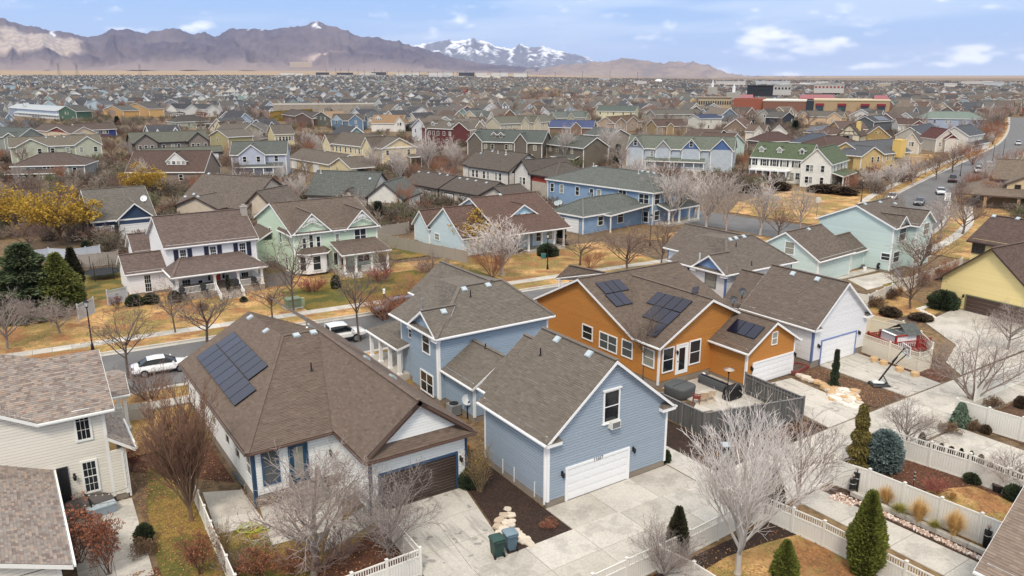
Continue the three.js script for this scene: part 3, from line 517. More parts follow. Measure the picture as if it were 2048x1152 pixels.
// ---- house with the big brown roof and solar panels, bottom left
{
const h=new House('house','white house with big brown hipped roof, solar panels and dark double garage door','house',10.5,43.1,0,{wall: 0xe4e7e6,roof: 0x67594f,corner: 0x2f4a66,trim: 0x5a463c,wtrim: 0x2f4a66,nogutter: true,fh: 0.16});
const L=(X,A,y) => h.L(X,y,A);
const E1=L(10.1,42.65,3.75),E2=L(10.1,60.7,3.75),Pf=L(15.66,61.1,6.8),aL=L(15.88,53.49,6.8),aR=L(18.57,53.52,6.8),Vy=L(15.4,42.75,3.75),GL=L(15.35,37.95,3.75),GR=L(22.6,37.95,3.75),pk=L(18.92,38.1,6.6),ER=L(22.6,53.5,3.75),ER2=L(22.6,60.7,3.75);
h.walls(0,11.7,0,17.2,0.7,3.72,{faces: 'fl',skip: 'frbr'});h.walls(5.3,11.7,-4.65,0,0.15,3.72,{faces: 'flr',skip: 'blbr'});
h.face('r',0,17,0.1,3.7,11.7);h.face('b',0,11.7,0.1,3.7,17.2);
const R={roof: 0x67594f};
h.roof([E1,E2,Pf,aL],'er-c',R);h.roof([E1,Vy,aR,aL],'e-c-',R);h.roof([GL,pk,aR,Vy],'rc-e',R);h.roof([GR,pk,aR,ER],'r--e',R);h.roof([aL,aR,Pf],'---',R);h.roof([aR,ER,ER2,Pf],'-er-',R);
// Dutch gable over the garage: white boarded triangle, roof strip below it
h.face('f',0,0,0,0,-4.6,{poly: [[5.95,4.25],[11.05,4.25],[8.5,6.38]]});
h.roof([L(15.35,37.93,3.72),L(22.6,37.93,3.72),L(21.9,38.52,4.3),L(16.05,38.52,4.3)],'e---',R);
for (const [a,b] of [[[5.0,3.95,-5.0],[8.44,6.62,-5.0]],[[8.44,6.62,-5.0],[11.95,3.95,-5.0]]]) h.solo('bargeboard',trimM(0x3b2c26)).bar(V(a[0],a[1],-a[2]),V(b[0],b[1],-b[2]),0.1,0.3);
h.pwin('f',0,520,900,561,962,'H',{pane: 3,t: 0.12,trim: 0x33506e});h.pdoor('f',0,574,886,619,959,{glass: true,trim: 0x234a66,color: 0x1f4560,pane: 2});
for (const [a,b,c,d] of [[494,906,506,956],[471,876,484,922],[447,845,467,897],[427,822,434,850],[404,790,412,815]]){const q=h.hit((a + c) / 2,(b + d) / 2,{f: 'l',at: 0});h.win('l',0,-q.z,2.5,0.9,1.25,'H',{trim: 0xdfe2e2});}
h.pgarage('f',-4.65,760,951,910,909,{rows: 12,cols: 0,color: 0x3a2c24,trim: 0x2f4a66,y0: 0.1});
h.lamp('f',-4.65,920,917);h.lamp('f',0,660,905);
// porch steps with weathered side boards
h.steps(2.15,3.7,-1.75,0,0.9,5,M(0x8b857d,{roughness: 0.95}));
for (const x of [2.05,3.75]){const g=new GB(),WD=M(0x8a8580,{roughness: 0.95});for (let i=0;i < 6;i++){const d0=-1.8 + i * 0.3,t=i / 6;g.box(x - 0.04,x + 0.04,0.05,lerp(0.9,1.85,t),-d0 - 0.28,-d0);} h.part('side_board',g,WD);}
h.solar([391.6,714],[468.3,812.1],[427.7,683.5],8,1);h.solar([431.5,687.5],[496.5,760],[462.7,657.5],7,1);
h.vents([[501,636],[533,663],[593,672],[627,666],[733,717],[785,755]]);h.pipes([[623,742]],0.6);h.pipes([[614,655]],0.8,M(0x9a9a98,{metalness: 0.6,roughness: 0.4}),0.06);
h.solo('downspout',trimM(0x2f4a66)).box(-0.14,-0.05,0,3.6,0.05,0.14);
h.done();
}
// ---- the two two-storey houses of one plan: blue, and white with blue trim further right
function towerHouse(name,label,X,A,o,f) {
const h=new House(name,label,'house',X,A,0,o),L=(x,d,y) => V(x,y,-d);
h.walls(0,10.3,0,4.6,0.45,5.75,{skip: 'bl'});h.walls(0.45,10.3,4.6,7.4,0.45,5.75,{faces: 'lrb',skip: 'brflfr'});h.walls(4.4,10.3,7.4,12.6,0.45,5.75,{faces: 'lrb'});
const rl=L(4.2,3.95,8.05),rr=L(8.3,3.95,8.05),y=5.6;
h.roof([L(-0.4,-0.4,y),L(10.7,-0.4,y),rr,rl],'eccc',{});h.roof([L(-0.4,-0.4,y),L(-0.4,7.8,y),L(4.2,7.8,7.9),rl],'e---',{});h.roof([L(10.7,-0.4,y),L(10.7,12,y),L(9.1,7,6.9),rr],'e---',{});
h.roof([rl,rr,L(8.3,8.3,7.7),L(4.2,8.3,7.7)],'----',{});
h.roof([L(4.0,13.0,y),L(7.35,13.0,8.05),L(7.35,3.9,8.05),L(4.0,3.9,y)],'rc-e',{});h.roof([L(10.7,13.0,y),L(7.35,13.0,8.05),L(7.35,3.9,8.05),L(10.7,3.9,y)],'r--e',{});
// little side gable at the near left corner
h.face('l',0,0,0,0,-0.02,{poly: [[-0.2,5.5],[4.3,5.5],[2.05,7.1]],wall: f.gable ?? o.wall});
h.roof([L(-0.42,-0.35,5.55),L(-0.42,2.05,7.2),L(2.7,2.05,7.2),L(0.2,-0.3,5.6)],'rc--',{});h.roof([L(-0.42,4.5,5.55),L(-0.42,2.05,7.2),L(2.7,2.05,7.2),L(0.2,4.5,5.6)],'r---',{});
for (const d of [-0.35,3.75]) h.solo('cornice_return',trimM()).box(-0.45,0.0,5.2,5.42,-d - 0.75,-d);
return{h,L};
}
{
const{h,L}=towerHouse('house','two storey light blue house with white trim directly behind the blue garage',26.8,50.4,{wall: 0x96a9bb,roof: 0x6a635b},{});
h.walls(0.5,5.6,-4.4,0,0.5,3.15,{gable: 'd',peak: 4.72,faces: 'flr',skip: 'blbr'});h.gable(0.5,5.6,-4.4,-0.1,3.15,4.78,'d',{o: 0.35,kf: 0.35,kb: 0,rk: 'r-'});
h.door('f',-4.4,3.3,0.5,1.0,2.15);
h.pwin('l',0,845,660,862,712,'H',{pane: 0});h.pwin('l',0,842,736,869,795,'HV',{pane: 0});h.pwin('l',0.45,818,653,831,681,'H',{pane: 0});
// side porch on posts
h.roof([[-0.7,3.0,5.9],[-0.7,3.0,12.2],[3.6,4.1,10.6],[3.6,4.1,5.9]],'er-r',{});h.roof([[-0.7,3.0,12.2],[5.2,3.0,12.2],[3.6,4.1,10.6]],'e--',{});
h.solo('porch_floor',CONC[0]).box(-0.6,4.4,0,0.6,-12,-7.4);h.solo('porch_floor',CONC[0]).box(-0.6,0.45,0,0.6,-7.4,-6);
for (const d of [6.2,8.0,9.9,11.8]) h.post(-0.42,d,0.6,2.85,0.26);for (const x of [1.6,4]) h.post(x,11.8,0.6,2.85,0.26);
h.vents([[887,624],[928,579],[976,571],[1015,561]]);h.pipes([[941,594]],0.6);h.pipes([[844,620]],1.0,M(0x9fa4a6,{metalness: 0.5,roughness: 0.4}),0.08);h.pipes([[803,658],[971,697]],0.4);
h.solo('downspout',trimM()).box(-0.12,-0.03,0.5,5.4,-0.2,-0.1);
h.done();
}
{
const{h,L}=towerHouse('house','white two storey house with blue gable corner and grey brown roof behind the orange house',60.4,51.9,{wall: 0xe2e4e6,roof: 0x685f57,corner: 0x6178a8},{gable: 0x7d9cc4});
h.pwin('l',0,1412,541,1432,577,'H',{trim: 0x6b7075,pane: 2});h.pwin('l',0.45,1367,528,1381,553,'HV',{grid: [3,3],pane: 0});h.pwin('l',4.4,1353,500,1365,512,'H',{pane: 2});
h.vents([[1460,480],[1471,477],[1487,474]]);h.pipes([[1472,493],[1503,531]]);h.pipes([[1399,523]],0.9,M(0xc9cccd,{metalness: 0.4}),0.09);h.done();
}
// ---- orange house with solar panels
{
const h=new House('house','bright orange house with white trim, brown roof and several solar panel arrays','house',43.2,43.4,0,{wall: 0xbb7f3c,roof: 0x66594f,nogutter: false});
const L=(X,A,y) => h.L(X,y,A);
h.walls(0,11.6,0,17,0.55,3.7,{faces: 'fr',skip: 'flfrblbr'});
h.face('l',0,0,0,0,0,{poly: [[0,0.55],[17,0.55],[17,3.75],[10.1,7.0],[3.0,3.7],[0,3.7]]});
h.face('f',0,0,0,0,0,{poly: [[0,3.7],[11.4,3.7],[5.6,6.72]]});
h.solo('corner_board',trimM()).box(-0.05,0.1,0.3,3.7,-0.1,0.05);
h.roof([L(42.75,46.1,3.75),L(42.75,53.6,7.22),L(48.6,53.6,7.22),L(48.6,52.8,6.9)],'rc--');
h.roof([L(42.75,42.9,3.75),L(42.75,46.1,3.75),L(48.6,52.8,6.9),L(48.6,42.9,6.9)],'e-cr');
h.roof([L(48.6,42.9,6.9),L(48.6,52.8,6.9),L(55.2,46.1,3.75),L(55.2,42.9,3.75)],'--er');
h.roof([L(48.6,52.8,6.9),L(48.6,53.6,7.22),L(55.2,53.6,7.22),L(55.2,46.1,3.75)],'-cr-');
h.roof([L(42.75,53.6,7.22),L(42.75,60.8,3.62),L(55.2,60.8,3.62),L(55.2,53.6,7.22)],'rer-');
h.face('r',2.6,17.4,3.7,3.7,11.6,{poly: [[2.7,3.7],[17.4,3.7],[10.1,7.0]]});
// front porch wing
{const a=h.px(1111,556,3.3),b=h.px(1139,530,4.9),c=h.px(1210,545,4.9);h.roof([a,b,c,V(a.x + 3,3.3,a.z + 2.2)],'rc-e');h.roof([V(c.x,4.9,c.z),b,V(b.x + 3.4,3.3,b.z),V(c.x + 3.4,3.3,c.z)],'--e-');h.b('wall',wallM(0x6f3a2b)).box(a.x + 0.4,a.x + 6,0.2,3.3,a.z + 2,a.z + 0.4 > a.z + 2 ? a.z + 0.4 : a.z + 2.4);h.post(a.x + 0.3,-a.z - 0.4,0,3.2,0.2);}
for (const [a,b,c,d,s,p] of [[1166,646,1186,684,'H',0],[1200,661,1235,709,'HV',3],[1245,676,1266,720,'H',3],[1287.5,692,1309,738,'H',2]]) h.pwin('l',0,a,b,c,d,s,{pane: p});
h.pwin('f',0,1324.5,697,1345,741,'H',{pane: 0});h.pwin('f',0,1378.5,682,1398,724,'H',{pane: 1});h.pdoor('f',0,1352,690,1372.5,743,{glass: true,pane: 0,color: 0xe9e9e7});
// attached garage
h.walls(6.05,12.1,-3.85,0,0.3,3.4,{gable: 'd',peak: 5.2,faces: 'flr',skip: 'blbr',corner: 0xe9eaea});h.gable(6.05,12.1,-3.85,0,3.4,5.26,'d',{o: 0.35,kf: 0.38,kb: 0,rk: 'r-'});
h.pgarage('f',-3.85,1506.5,728,1578,758,{y0: 0.08});
{const m=h.pwin('f',-3.85,1543.5,665,1552.5,687,'H',{t: 0.06,pane: 2});m.name='gable_vent';}
h.lamp('f',-3.85,1501,737);h.lamp('f',-3.85,1587,708);h.lamp('f',0,1352,704);
for (const [a,b,c,n] of [[[1211.2,587.7],[1259.5,578.9],[1187.4,566.1],3],[[1233.1,613.2],[1266.5,606.1],[1212.0,588.6],2],[[1291.7,605.3],[1361.5,625.1],[1316.6,583.3],4],[[1283.2,632.5],[1335.1,650.4],[1308.2,609.3],3],[[1292.4,669.4],[1310.5,674.7],[1317.0,644.5],1],[[1366,577],[1394,572.5],[1343,556.5],2],[[1383,588],[1396.5,585.5],[1369,577.5],1],[[1452.5,660.4],[1508.4,677.9],[1476.4,637.6],3]]) h.solar(a,b,c,n);
h.done();
}
// ---- white garage with blue trim
{
const h=new House('detached_garage','white gabled garage with blue trim and grey brown roof, beside the orange garage','garage',57.7,39.45,0,{wall: 0xe3e4e5,roof: 0x685d55,corner: 0x5f72a0});
h.walls(0,7.7,0,7.6,0.6,3.95,{gable: 'd',peak: 7.2,skip: 'frblbr'});h.solo('corner_board',trimM()).box(7.58,7.75,0.6,3.95,-0.1,0.05);
h.gable(0,7.7,0,7.6,3.95,7.3,'d',{o: 0.36,kf: 0.38,kb: 0.3});
for (const s of [0,1]){const x0=s ? 7.1 : -0.36,x1=s ? 8.06 : 0.6;h.solo('cornice_return',trimM()).box(x0,x1,3.45,3.66,0,0.42);h.roof([[x0,3.67,-0.42],[x1,3.67,-0.42],[x1 - 0.15,3.95,0],[x0 + 0.15,3.95,0]],'----',{th: 0.03});}
h.walls(1.6,6.4,7.6,11.6,0.3,3.4,{gable: 'd',peak: 5.9,faces: 'lr',corners: false});h.gable(1.6,6.4,7.6,11.6,3.4,6.1,'d',{kf: 0,kb: 0,rk: '--'});
h.pgarage('f',0,1643,682,1706,703,{y0: 0.1,trim: 0x6f83b4,t: 0.1});h.lamp('f',0,1635,692);h.lamp('f',0,1716,665);
h.vents([[1586,548],[1635,559]]);h.done();
}
// -- houses across the street and along the right edge
const crop=(x0,y0,k) => (x,y) => [x0 + x / k,y0 + y / k];
const cI=crop(0,150,3.84),cJ=crop(500,150,3.84),cK=crop(1000,150,3.84),cL=crop(1500,150,3.737),cG=crop(0,380,3.032),cH=crop(480,360,3.2),cF=crop(1448,380,2.88),cE5=crop(0,680,4.8),cE6=crop(0,880,4.236);
// ---- cream house, bottom left, with weathered multicoloured shingles
const mixedTabs=(r) =>{const a=r(),k=0.86 + r() * 0.2;return a < 0.3 ? [0.88 * k,0.85 * k,0.82 * k] : a < 0.52 ? [1.12 * k,1.07 * k,1.0 * k] : a < 0.62 ? [1.16 * k,1.0 * k,0.88 * k] : a < 0.82 ? [0.7 * k,0.63 * k,0.6 * k] : [0.95 * k,0.96 * k,0.95 * k];};
{
const h=new House('house','cream two storey house with mottled multicolour shingles at the bottom left corner','house',-9.5,48.5,0,{wall: 0xe3dfd3,roof: 0x908781,pal: mixedTabs,trim: 0xe6e7e2,tab: [0.15,0.24],near: true});
const L=(X,A,y) => h.L(X,y,A);
h.walls(0,13.15,0,8.4,0.4,6.15,{faces: 'fr',skip: 'blbrfl'});
h.walls(13.15,13.9,0,4.2,0.4,3.3,{faces: 'fr',skip: 'flblbr'});
h.roof([L(0.35,48.1,6.05),L(4.2,48.1,6.05),L(4.2,52.6,8.35),L(-4.0,52.6,8.35)],'ercc'.replace('cc','--'));h.roof([L(-4,52.6,8.35),L(4.2,52.6,8.35),L(4.2,57.1,6.05),L(-9,57.1,6.05)],'-re-');
h.roof([L(0.35,48.1,6.05),L(-4.0,48.1,8.5),L(-4.0,52.8,8.5)],'r--');h.roof([L(-4,48.1,8.5),L(-9.5,48.1,5.6),L(-9.5,53,5.6),L(-4,53,8.5)],'r---');
h.face('f',0,0,0,0,0,{poly: [[0,6.1],[9.9,6.1],[5.5,8.4]]});
h.roof([L(5.0,48.05,3.35),L(5.0,53,3.35),L(3.66,53,4.35),L(3.66,48.05,4.35)],'er-r');
// front wing and porch beyond the ridge
{const a=h.px(77,717,6.6),b=h.px(0,690,6.6);h.roof([a,V(a.x,5.2,a.z - 3),V(b.x - 2,5.2,b.z - 3),V(b.x - 2,6.6,b.z)],'r---');h.roof([a,V(a.x,4.9,a.z + 2),V(b.x - 2,4.9,b.z + 2),V(b.x - 2,6.6,b.z)],'r---');}
{const a=h.px(249,744.6,3.6),b=h.px(259.4,787.3,3.0),x0=12;h.roof([b,V(a.x,a.y,a.z),V(x0,a.y,a.z),V(x0,b.y,b.z)],'r--e');h.roof([a,V(b.x,3,a.z - 2.6),V(x0,3,a.z - 2.6),V(x0,a.y,a.z)],'re--');for (const k of [0.3,4.4]) h.post(b.x - 0.35,-b.z + k,0.3,2.8,0.22);h.solo('porch_floor',CONC[1]).box(x0,b.x - 0.1,0,0.35,a.z - 2.4,b.z - 0.2);}
h.pwin('f',0,142,822,187,877,'x',{grid: [3,3],pane: 0,t: 0.12});h.pwin('f',0,158.5,923,203,979,'H',{grid: [3,4],pane: 0,t: 0.12});
h.pdoor('f',0,112,937,147,1009,{color: 0x232426,trim: 0x2a2a2b});h.lamp('f',0,149,953);
// low garage wing in front with gutter on its right edge
h.walls(0,9.7,-10.5,0,0.2,2.95,{faces: 'fr',skip: 'blbrfl'});h.face('f',0,0,0,0,-10.5,{poly: [[0,2.9],[9.7,2.9],[4.2,5.2],[0,4]]});
h.roof([[10.2,2.95,-10.95],[10.2,2.95,0],[4.2,5.4,0],[4.2,5.4,-10.95]],'e--r',{tab: 1});h.roof([[0,3.6,-10.95],[0,3.6,0],[4.2,5.4,0],[4.2,5.4,-10.95]],'---r');
h.pipes([[80,922]],0.35);h.solo('downspout',trimM()).box(13.95,14.05,0.1,3.2,-0.1,0.0);
h.done();
}
// ---- white house with red door and porch
{
const h=new House('house','white colonial house with red front door, navy shutters and columned porch','house',16.1,96.9,0,{wall: 0xe9e9ea,roof: 0x6c5d56,e: 0.2,plain: true});
h.walls(0,10.3,0,10.6,0.8,5.75,{gable: 'x',peak: 8.4});h.gable(0,10.3,0,10.6,5.75,8.45,'x',{o: 0.4,k: 0.35});
h.walls(-4.3,0,0.7,6.6,0.4,3.0,{gable: 'x',peak: 4.5,faces: 'flb',skip: 'frbr'});h.gable(-4.3,0,0.7,6.6,3.0,4.55,'x',{o: 0.35,kf: 0.35,kb: 0,rk: 'r-'});
h.walls(-1.9,0,10.6,16,0.4,3.4,{gable: 'x',peak: 5,faces: 'fl',skip: 'frbr'});h.gable(-1.9,2,10.6,16,3.4,5.2,'x',{kb: 0,rk: 'r-'});
h.chimney(488,428,0.7,0.7,0.9,M(0xa39c94));
for (const [a,b,c,d] of [[357,499,375.5,526],[417.5,492,435,519],[476,485.5,493.5,512]]){h.pwin('f',0,a,b,c,d,'H',{grid: [3,4],pane: 0});const q0=h.hit(a,b,{f: 'f',at: 0}),q1=h.hit(c,d,{f: 'f',at: 0});for (const s of [-1,1]){const x=s < 0 ? q0.x - 0.34 : q1.x + 0.34,g=new GB().box(-0.26,0.26,0,q0.y - q1.y,0,0.06);for (let i=0;i < 14;i++) g.box(-0.2,0.2,0.1 + i * 0.11,0.16 + i * 0.11,0.06,0.075);h.place(mesh('shutter',g.geo(false),M(0x22263f,{roughness: 0.6}),h.g),'f',x,q1.y,0,0.02);}}
h.pwin('f',0.7,285.5,549.5,306,583,'H',{grid: [3,4],pane: 0});
h.pwin('f',0,362,559,384,583,'H',{grid: [3,3],pane: 0});h.pwin('f',0,480.5,544,499.5,568,'H',{grid: [3,3],pane: 0});
{const a=h.hit(425,552,{f: 'f',at: 0}),b=h.hit(443,586,{f: 'f',at: 0});h.door('f',0,(a.x + b.x) / 2,0.85,0.95,2.1,{color: 0xd8432e});for (const s of [-1,1]) h.win('f',0,(a.x + b.x) / 2 + s * 0.85,1.95,0.28,1.9,'x',{grid: [1,4],pane: 0,t: 0.06});}
h.pwin('f',0,396,561,405,565,'x',{t: 0.02,pane: 0});
// porch: deck, hipped roof, columns, rails, steps
const y=0.8,px0=-0.2,px1=9.7,pd=-4.6;
h.roof([[px0 - 0.4,3.05,pd - 0.4],[px1 + 0.4,3.05,pd - 0.4],[px1 - 1.6,4.15,0],[px0 + 1.6,4.15,0]],'ec-c');h.roof([[px0 - 0.4,3.05,pd - 0.4],[px0 - 0.4,3.05,0],[px0 + 1.6,4.15,0]],'e--');h.roof([[px1 + 0.4,3.05,pd - 0.4],[px1 + 0.4,3.05,0],[px1 - 1.6,4.15,0]],'e--');
h.solo('porch_floor',M(0xa79c90,{map: T.stucco})).box(px0,px1,0,y,0,-pd);h.solo('porch_beam',trimM()).box(px0,px1,2.7,2.95,-pd - 0.3,-pd - 0.08);
const cols=[0.05,4.75,6.9,9.5].map((v) => v);for (const x of [px0 + 0.2,4.1,6.75,px1 - 0.2]) h.post(x,pd + 0.2,y,2.72,0.3);
h.railing(px0 + 0.2,pd + 0.15,4.1,pd + 0.15,y);h.railing(6.75,pd + 0.15,px1 - 0.2,pd + 0.15,y);h.railing(px0 + 0.1,pd + 0.2,px0 + 0.1,-0.1,y);h.railing(px1 - 0.1,pd + 0.2,px1 - 0.1,-0.1,y);
h.steps(4.3,6.6,pd - 1.9,pd,y,5,M(0xb0a59a,{map: T.concrete}));for (const x of [4.15,6.75]){const g=new GB();for (let i=0;i < 13;i++){const t=i / 12,d=pd - 1.9 * (1 - t) + 0.05;g.box(x - 0.02,x + 0.02,y * t,y * t + 0.85,-d - 0.02,-d + 0.02);} g.bar(V(x,0.87,-pd + 1.9),V(x,y + 0.87,-pd),0.09,0.08);g.box(x - 0.09,x + 0.09,0,1.0,-pd + 1.86,-pd + 2.04);mesh('stair_rail',g.geo(false),trimM(),h.g);}
h.done();
}
// ---- mint green house with carved gables
{
const h=new House('house','mint green two storey house with ornamental gable brackets and white bay window','house',31.0,96.4,0,{wall: 0xcadcc6,roof: 0x6b5d52,e: 0.2,plain: true});
h.walls(0,11.4,0,15.4,0.5,5.75,{faces: 'flr',gable: 'x',peak: 8.5,skip: 'blbr'});
h.gable(0,11.4,0,15.4,5.75,8.55,'x',{o: 0.4,k: 0.35,m: 7.9});
for (const [a,b,p] of [[0,4.9,8.1],[7.1,11.4,7.95]]){h.face('f',0,0,0,0,-0.02,{poly: [[a,5.7],[b,5.7],[(a + b) / 2,p - 0.1]]});h.gable(a,b,0,5.5,5.75,p,'d',{o: 0.35,kf: 0.4,kb: 0,rk: 'r-'});
const m=(a + b) / 2,g=new GB();for (let i=0;i < 9;i++){const t=(i - 4) / 4;g.bar(V(m,p - 0.35,0),V(m + t * 0.75,p - 1.05 - 0.12 * Math.abs(t),0),0.05,0.07);} for (let i=0;i < 12;i++){const t0=(i - 6) / 6 * 1.35,t1=(i - 5) / 6 * 1.35,yy=(t) => p - 1.0 - 0.45 * Math.abs(t) - 0.1 * Math.abs(Math.sin(t * 7));g.bar(V(m + t0,yy(t0),0),V(m + t1,yy(t1),0),0.05,0.12);} mesh('gable_bracket',g.geo(false),trimM(),h.g).position.z=0.36;}
for (const [a,b,c,d] of [[603,476,613.5,498],[616,469,628,497],[631,472,642,495]]) h.pwin('f',0,a,b,c,d,'Hc');h.pwin('f',0,669,467,679.5,489,'Hc');h.pwin('f',0,707,457,733,484,'HVc');
for (const [a,b,c,d] of [[538,453,543.5,471],[559.5,462,565.5,487],[554,504,558,523],[572,512,578.5,543]]) h.pwin('l',0,a,b,c,d,'H');
// bay
{const bw=4.0,x0=0.5,g=[[x0,0],[x0 + 0.8,-1.0],[x0 + bw - 0.8,-1.0],[x0 + bw,0]];const gb=h.solo('bay',trimM());for (let i=0;i < 3;i++) gb.quad(V(g[i][0],0.4,-g[i][1]),V(g[i + 1][0],0.4,-g[i + 1][1]),V(g[i + 1][0],3.0,-g[i + 1][1]),V(g[i][0],3.0,-g[i][1]));const top=[[x0 + 0.5,3.7,0],[x0 + bw - 0.5,3.7,0]];h.roof([[x0 + 0.6,3.05,-1.3],[x0 + bw - 0.6,3.05,-1.3],top[1],top[0]],'e---');h.roof([[x0 - 0.3,3.05,0],[x0 + 0.6,3.05,-1.3],top[0]],'e--');h.roof([[x0 + bw + 0.3,3.05,0],[x0 + bw - 0.6,3.05,-1.3],top[1]],'e--');h.win('f',-1.0,x0 + bw / 2,1.75,0.95,1.75,'H');for (const s of [-1,1]){const m=h.win('f',-0.5,x0 + bw / 2 + s * (bw / 2 - 0.4),1.75,0.8,1.75,'H');m.rotation.y=s * Math.atan2(1,0.8);m.position.z=0.52;}}
// porch
h.roof([[4.7,3.05,-4.2],[11.5,3.05,-4.2],[11.1,4.1,0],[4.7,4.1,0]],'er-r');h.solo('porch_floor',CONC[1]).box(4.9,11.2,0,0.5,0,4.0);for (const x of [5.1,6.6,8.8,11.0]) h.post(x,-3.9,0.5,2.9,0.24);h.railing(7.4,-3.9,11.0,-3.9,0.5);h.solo('porch_beam',trimM()).box(4.9,11.2,2.75,3.0,3.78,4.0);
h.door('f',0,6.5,0.5,1.0,2.1,{color: 0xc9a58c,trim: 0xe9eaea,glass: true,pane: 1});h.win('f',0,9.3,1.75,1.6,1.6,'HV');h.win('f',0,5.4,1.75,0.5,1.6,'x');
h.steps(5.6,7.2,-5.2,-4.0,0.5,3,CONC[0]);
h.walls(-2.2,0,9,15,0.4,3.4,{faces: 'fl',skip: 'frbr'});h.roof([[-2.6,3.3,8.6],[0.5,5,8.6],[0.5,5,15],[-2.6,3.3,15]],'r--e');
h.done();
}
// ---- pale blue house with a three-window dormer
{
const h=new House('house','pale blue house with long brown roof and white trimmed three window dormer','house',58.9,91.2,0,{wall: 0xcbdbe1,roof: 0x665046,e: 0.2,plain: true});
h.walls(0,11.2,2.2,15.5,0.5,3.5,{gable: 'x',peak: 7.5,faces: 'flr',skip: 'blbr'});h.gable(0,11.2,-0.6,16.6,3.6,7.6,'x',{o: 0.4,k: 0.4});
h.walls(-4.9,0,2.3,12.2,0.4,3.3,{gable: 'x',peak: 6.6,faces: 'flb',skip: 'frbr'});h.gable(-4.9,3.2,2.3,12.2,3.3,6.7,'x',{kb: 0,rk: 'r-'});
h.walls(-5.0,-1,12.2,17,0.4,3.2,{gable: 'x',peak: 5.2,faces: 'fl',skip: 'frbr'});h.gable(-5.0,1,12.2,17,3.2,5.3,'x',{kb: 0,rk: 'r-'});
// dormer
{const a=h.hit(1021,443,{f: 'f',at: 3.2}),b=h.hit(1069,437,{f: 'f',at: 3.2}),x0=a.x,x1=b.x,y0=a.y - 0.1,y1=y0 + 1.15;h.walls(x0,x1,3.2,8,y0,y1,{gable: 'd',peak: y1 + 1.25,faces: 'flr',skip: 'blbr',wall: 0xb7d9ea});h.gable(x0,x1,3.2,8.2,y1,y1 + 1.35,'d',{o: 0.45,kf: 0.45,kb: 0,rk: 'r-'});h.b('dormer_band',M(0x2e5a96)).box(x0 + 0.05,x1 - 0.05,y0,y1,-3.25,-3.17);const w=x1 - x0;for (const t of [0.2,0.5,0.8]) h.win('f',3.2,x0 + w * t,y0 + 0.6,w * 0.17,0.75,'x',{grid: [3,2],pane: 0,t: 0.12});}
h.pwin('l',-4.9,870,465,880,482,'H');for (const [a,b,c,d] of [[1013,478,1024,502],[1028,477,1040,501]]) h.pwin('f',2.2,a,b,c,d,'HV',{pane: 1});h.win('f',2.2,8.0,1.9,0.9,1.4,'H');h.win('f',2.2,10,1.9,0.9,1.4,'H');h.door('f',2.2,6.4,0.5,0.95,2.1,{color: 0x7d9aa6});
h.solo('porch_floor',CONC[1]).box(4.5,11.2,0,0.45,-2.2,0.2);for (const x of [4.7,7,9.2,11]) h.post(x,0,0.45,3.2,0.22);h.solo('porch_beam',trimM()).box(4.5,11.2,3.0,3.3,-0.12,0.12);
h.vents([[1000,390],[1040,386]]);h.done();
}
// ---- teal garage and teal house on the right
{
const h=new House('detached_garage','pale teal garage with gable window and grey brown roof beside the white house','garage',82.9,57.0,degToRad(6.5),{wall: 0xc6d8d6,roof: 0x6c6056,e: 0.19,plain: true});
h.walls(0,7.9,0,9.2,0.2,3.3,{gable: 'x',peak: 6.0,skip: 'br'});h.gable(0,7.9,0,9.2,3.3,6.05,'x',{o: 0.36,k: 0.36});
h.pwin('l',0,1571,481,1589,511,'H',{pane: 2,half: 1});h.vents([[1617,459]]);h.done();
const k=new House('house','pale teal two storey house with white trim, right of the teal garage','house',96.2,55.7,degToRad(8),{wall: 0xc6d8d5,roof: 0x6a6057,e: 0.2,plain: true});
k.walls(0,9.6,0,10.2,0.3,6.15,{gable: 'x',peak: 8.3,faces: 'flr',skip: 'blbr'});
k.gable(0,9.6,0,10.2,6.15,8.4,'x',{o: 0.4,k: 0.35});
k.walls(4.2,9.0,-1.2,3,0.3,6.15,{gable: 'd',peak: 7.6,faces: 'flr',skip: 'blbr'});k.gable(4.2,9.0,-1.2,5,6.15,7.7,'d',{o: 0.35,kf: 0.4,kb: 0,rk: 'r-'});
k.gable(0.4,3.6,0,5,6.15,7.4,'d',{o: 0.2,kf: 0.5,kb: 0,rk: 'r-'});k.face('f',0,0,0,0,-0.02,{poly: [[0.3,6.1],[3.7,6.1],[2,7.3]]});
k.walls(-3.6,0,3.5,8,0.3,3,{faces: 'fl',skip: 'frbr'});k.gable(-3.6,0.2,3.5,8,3,4.6,'x',{kb: 0,rk: 'r-'});
k.pdoor('l',0,1710,497,1725.5,539,{color: 0x6f7273});k.pwin('l',0,1763,504,1780,523,'H',{pane: 1});k.lamp('l',0,1728,503);
for (const [a,b,c,d] of [[1799,453,1809,480],[1786.5,504,1796,523]]) k.pwin('f',0,a,b,c,d,'H');for (const [a,b,c,d] of [[1847,447,1856,468],[1828,499,1837,525],[1851,490,1861,512]]) k.pwin('f',-1.2,a,b,c,d,'H');
k.vents([[1692,405],[1730,409],[1760,405],[1790,408],[1822,411]]);k.steps(0,0.01,0,0.01,0.01,1);
{const g=new GB();for (let i=0;i < 3;i++) g.box(-1.2 + i * 0.3,0,0,0.2 + i * 0.2,-4.9,-3.2);k.part('steps',g,M(0x5d5f60));} k.done();
}
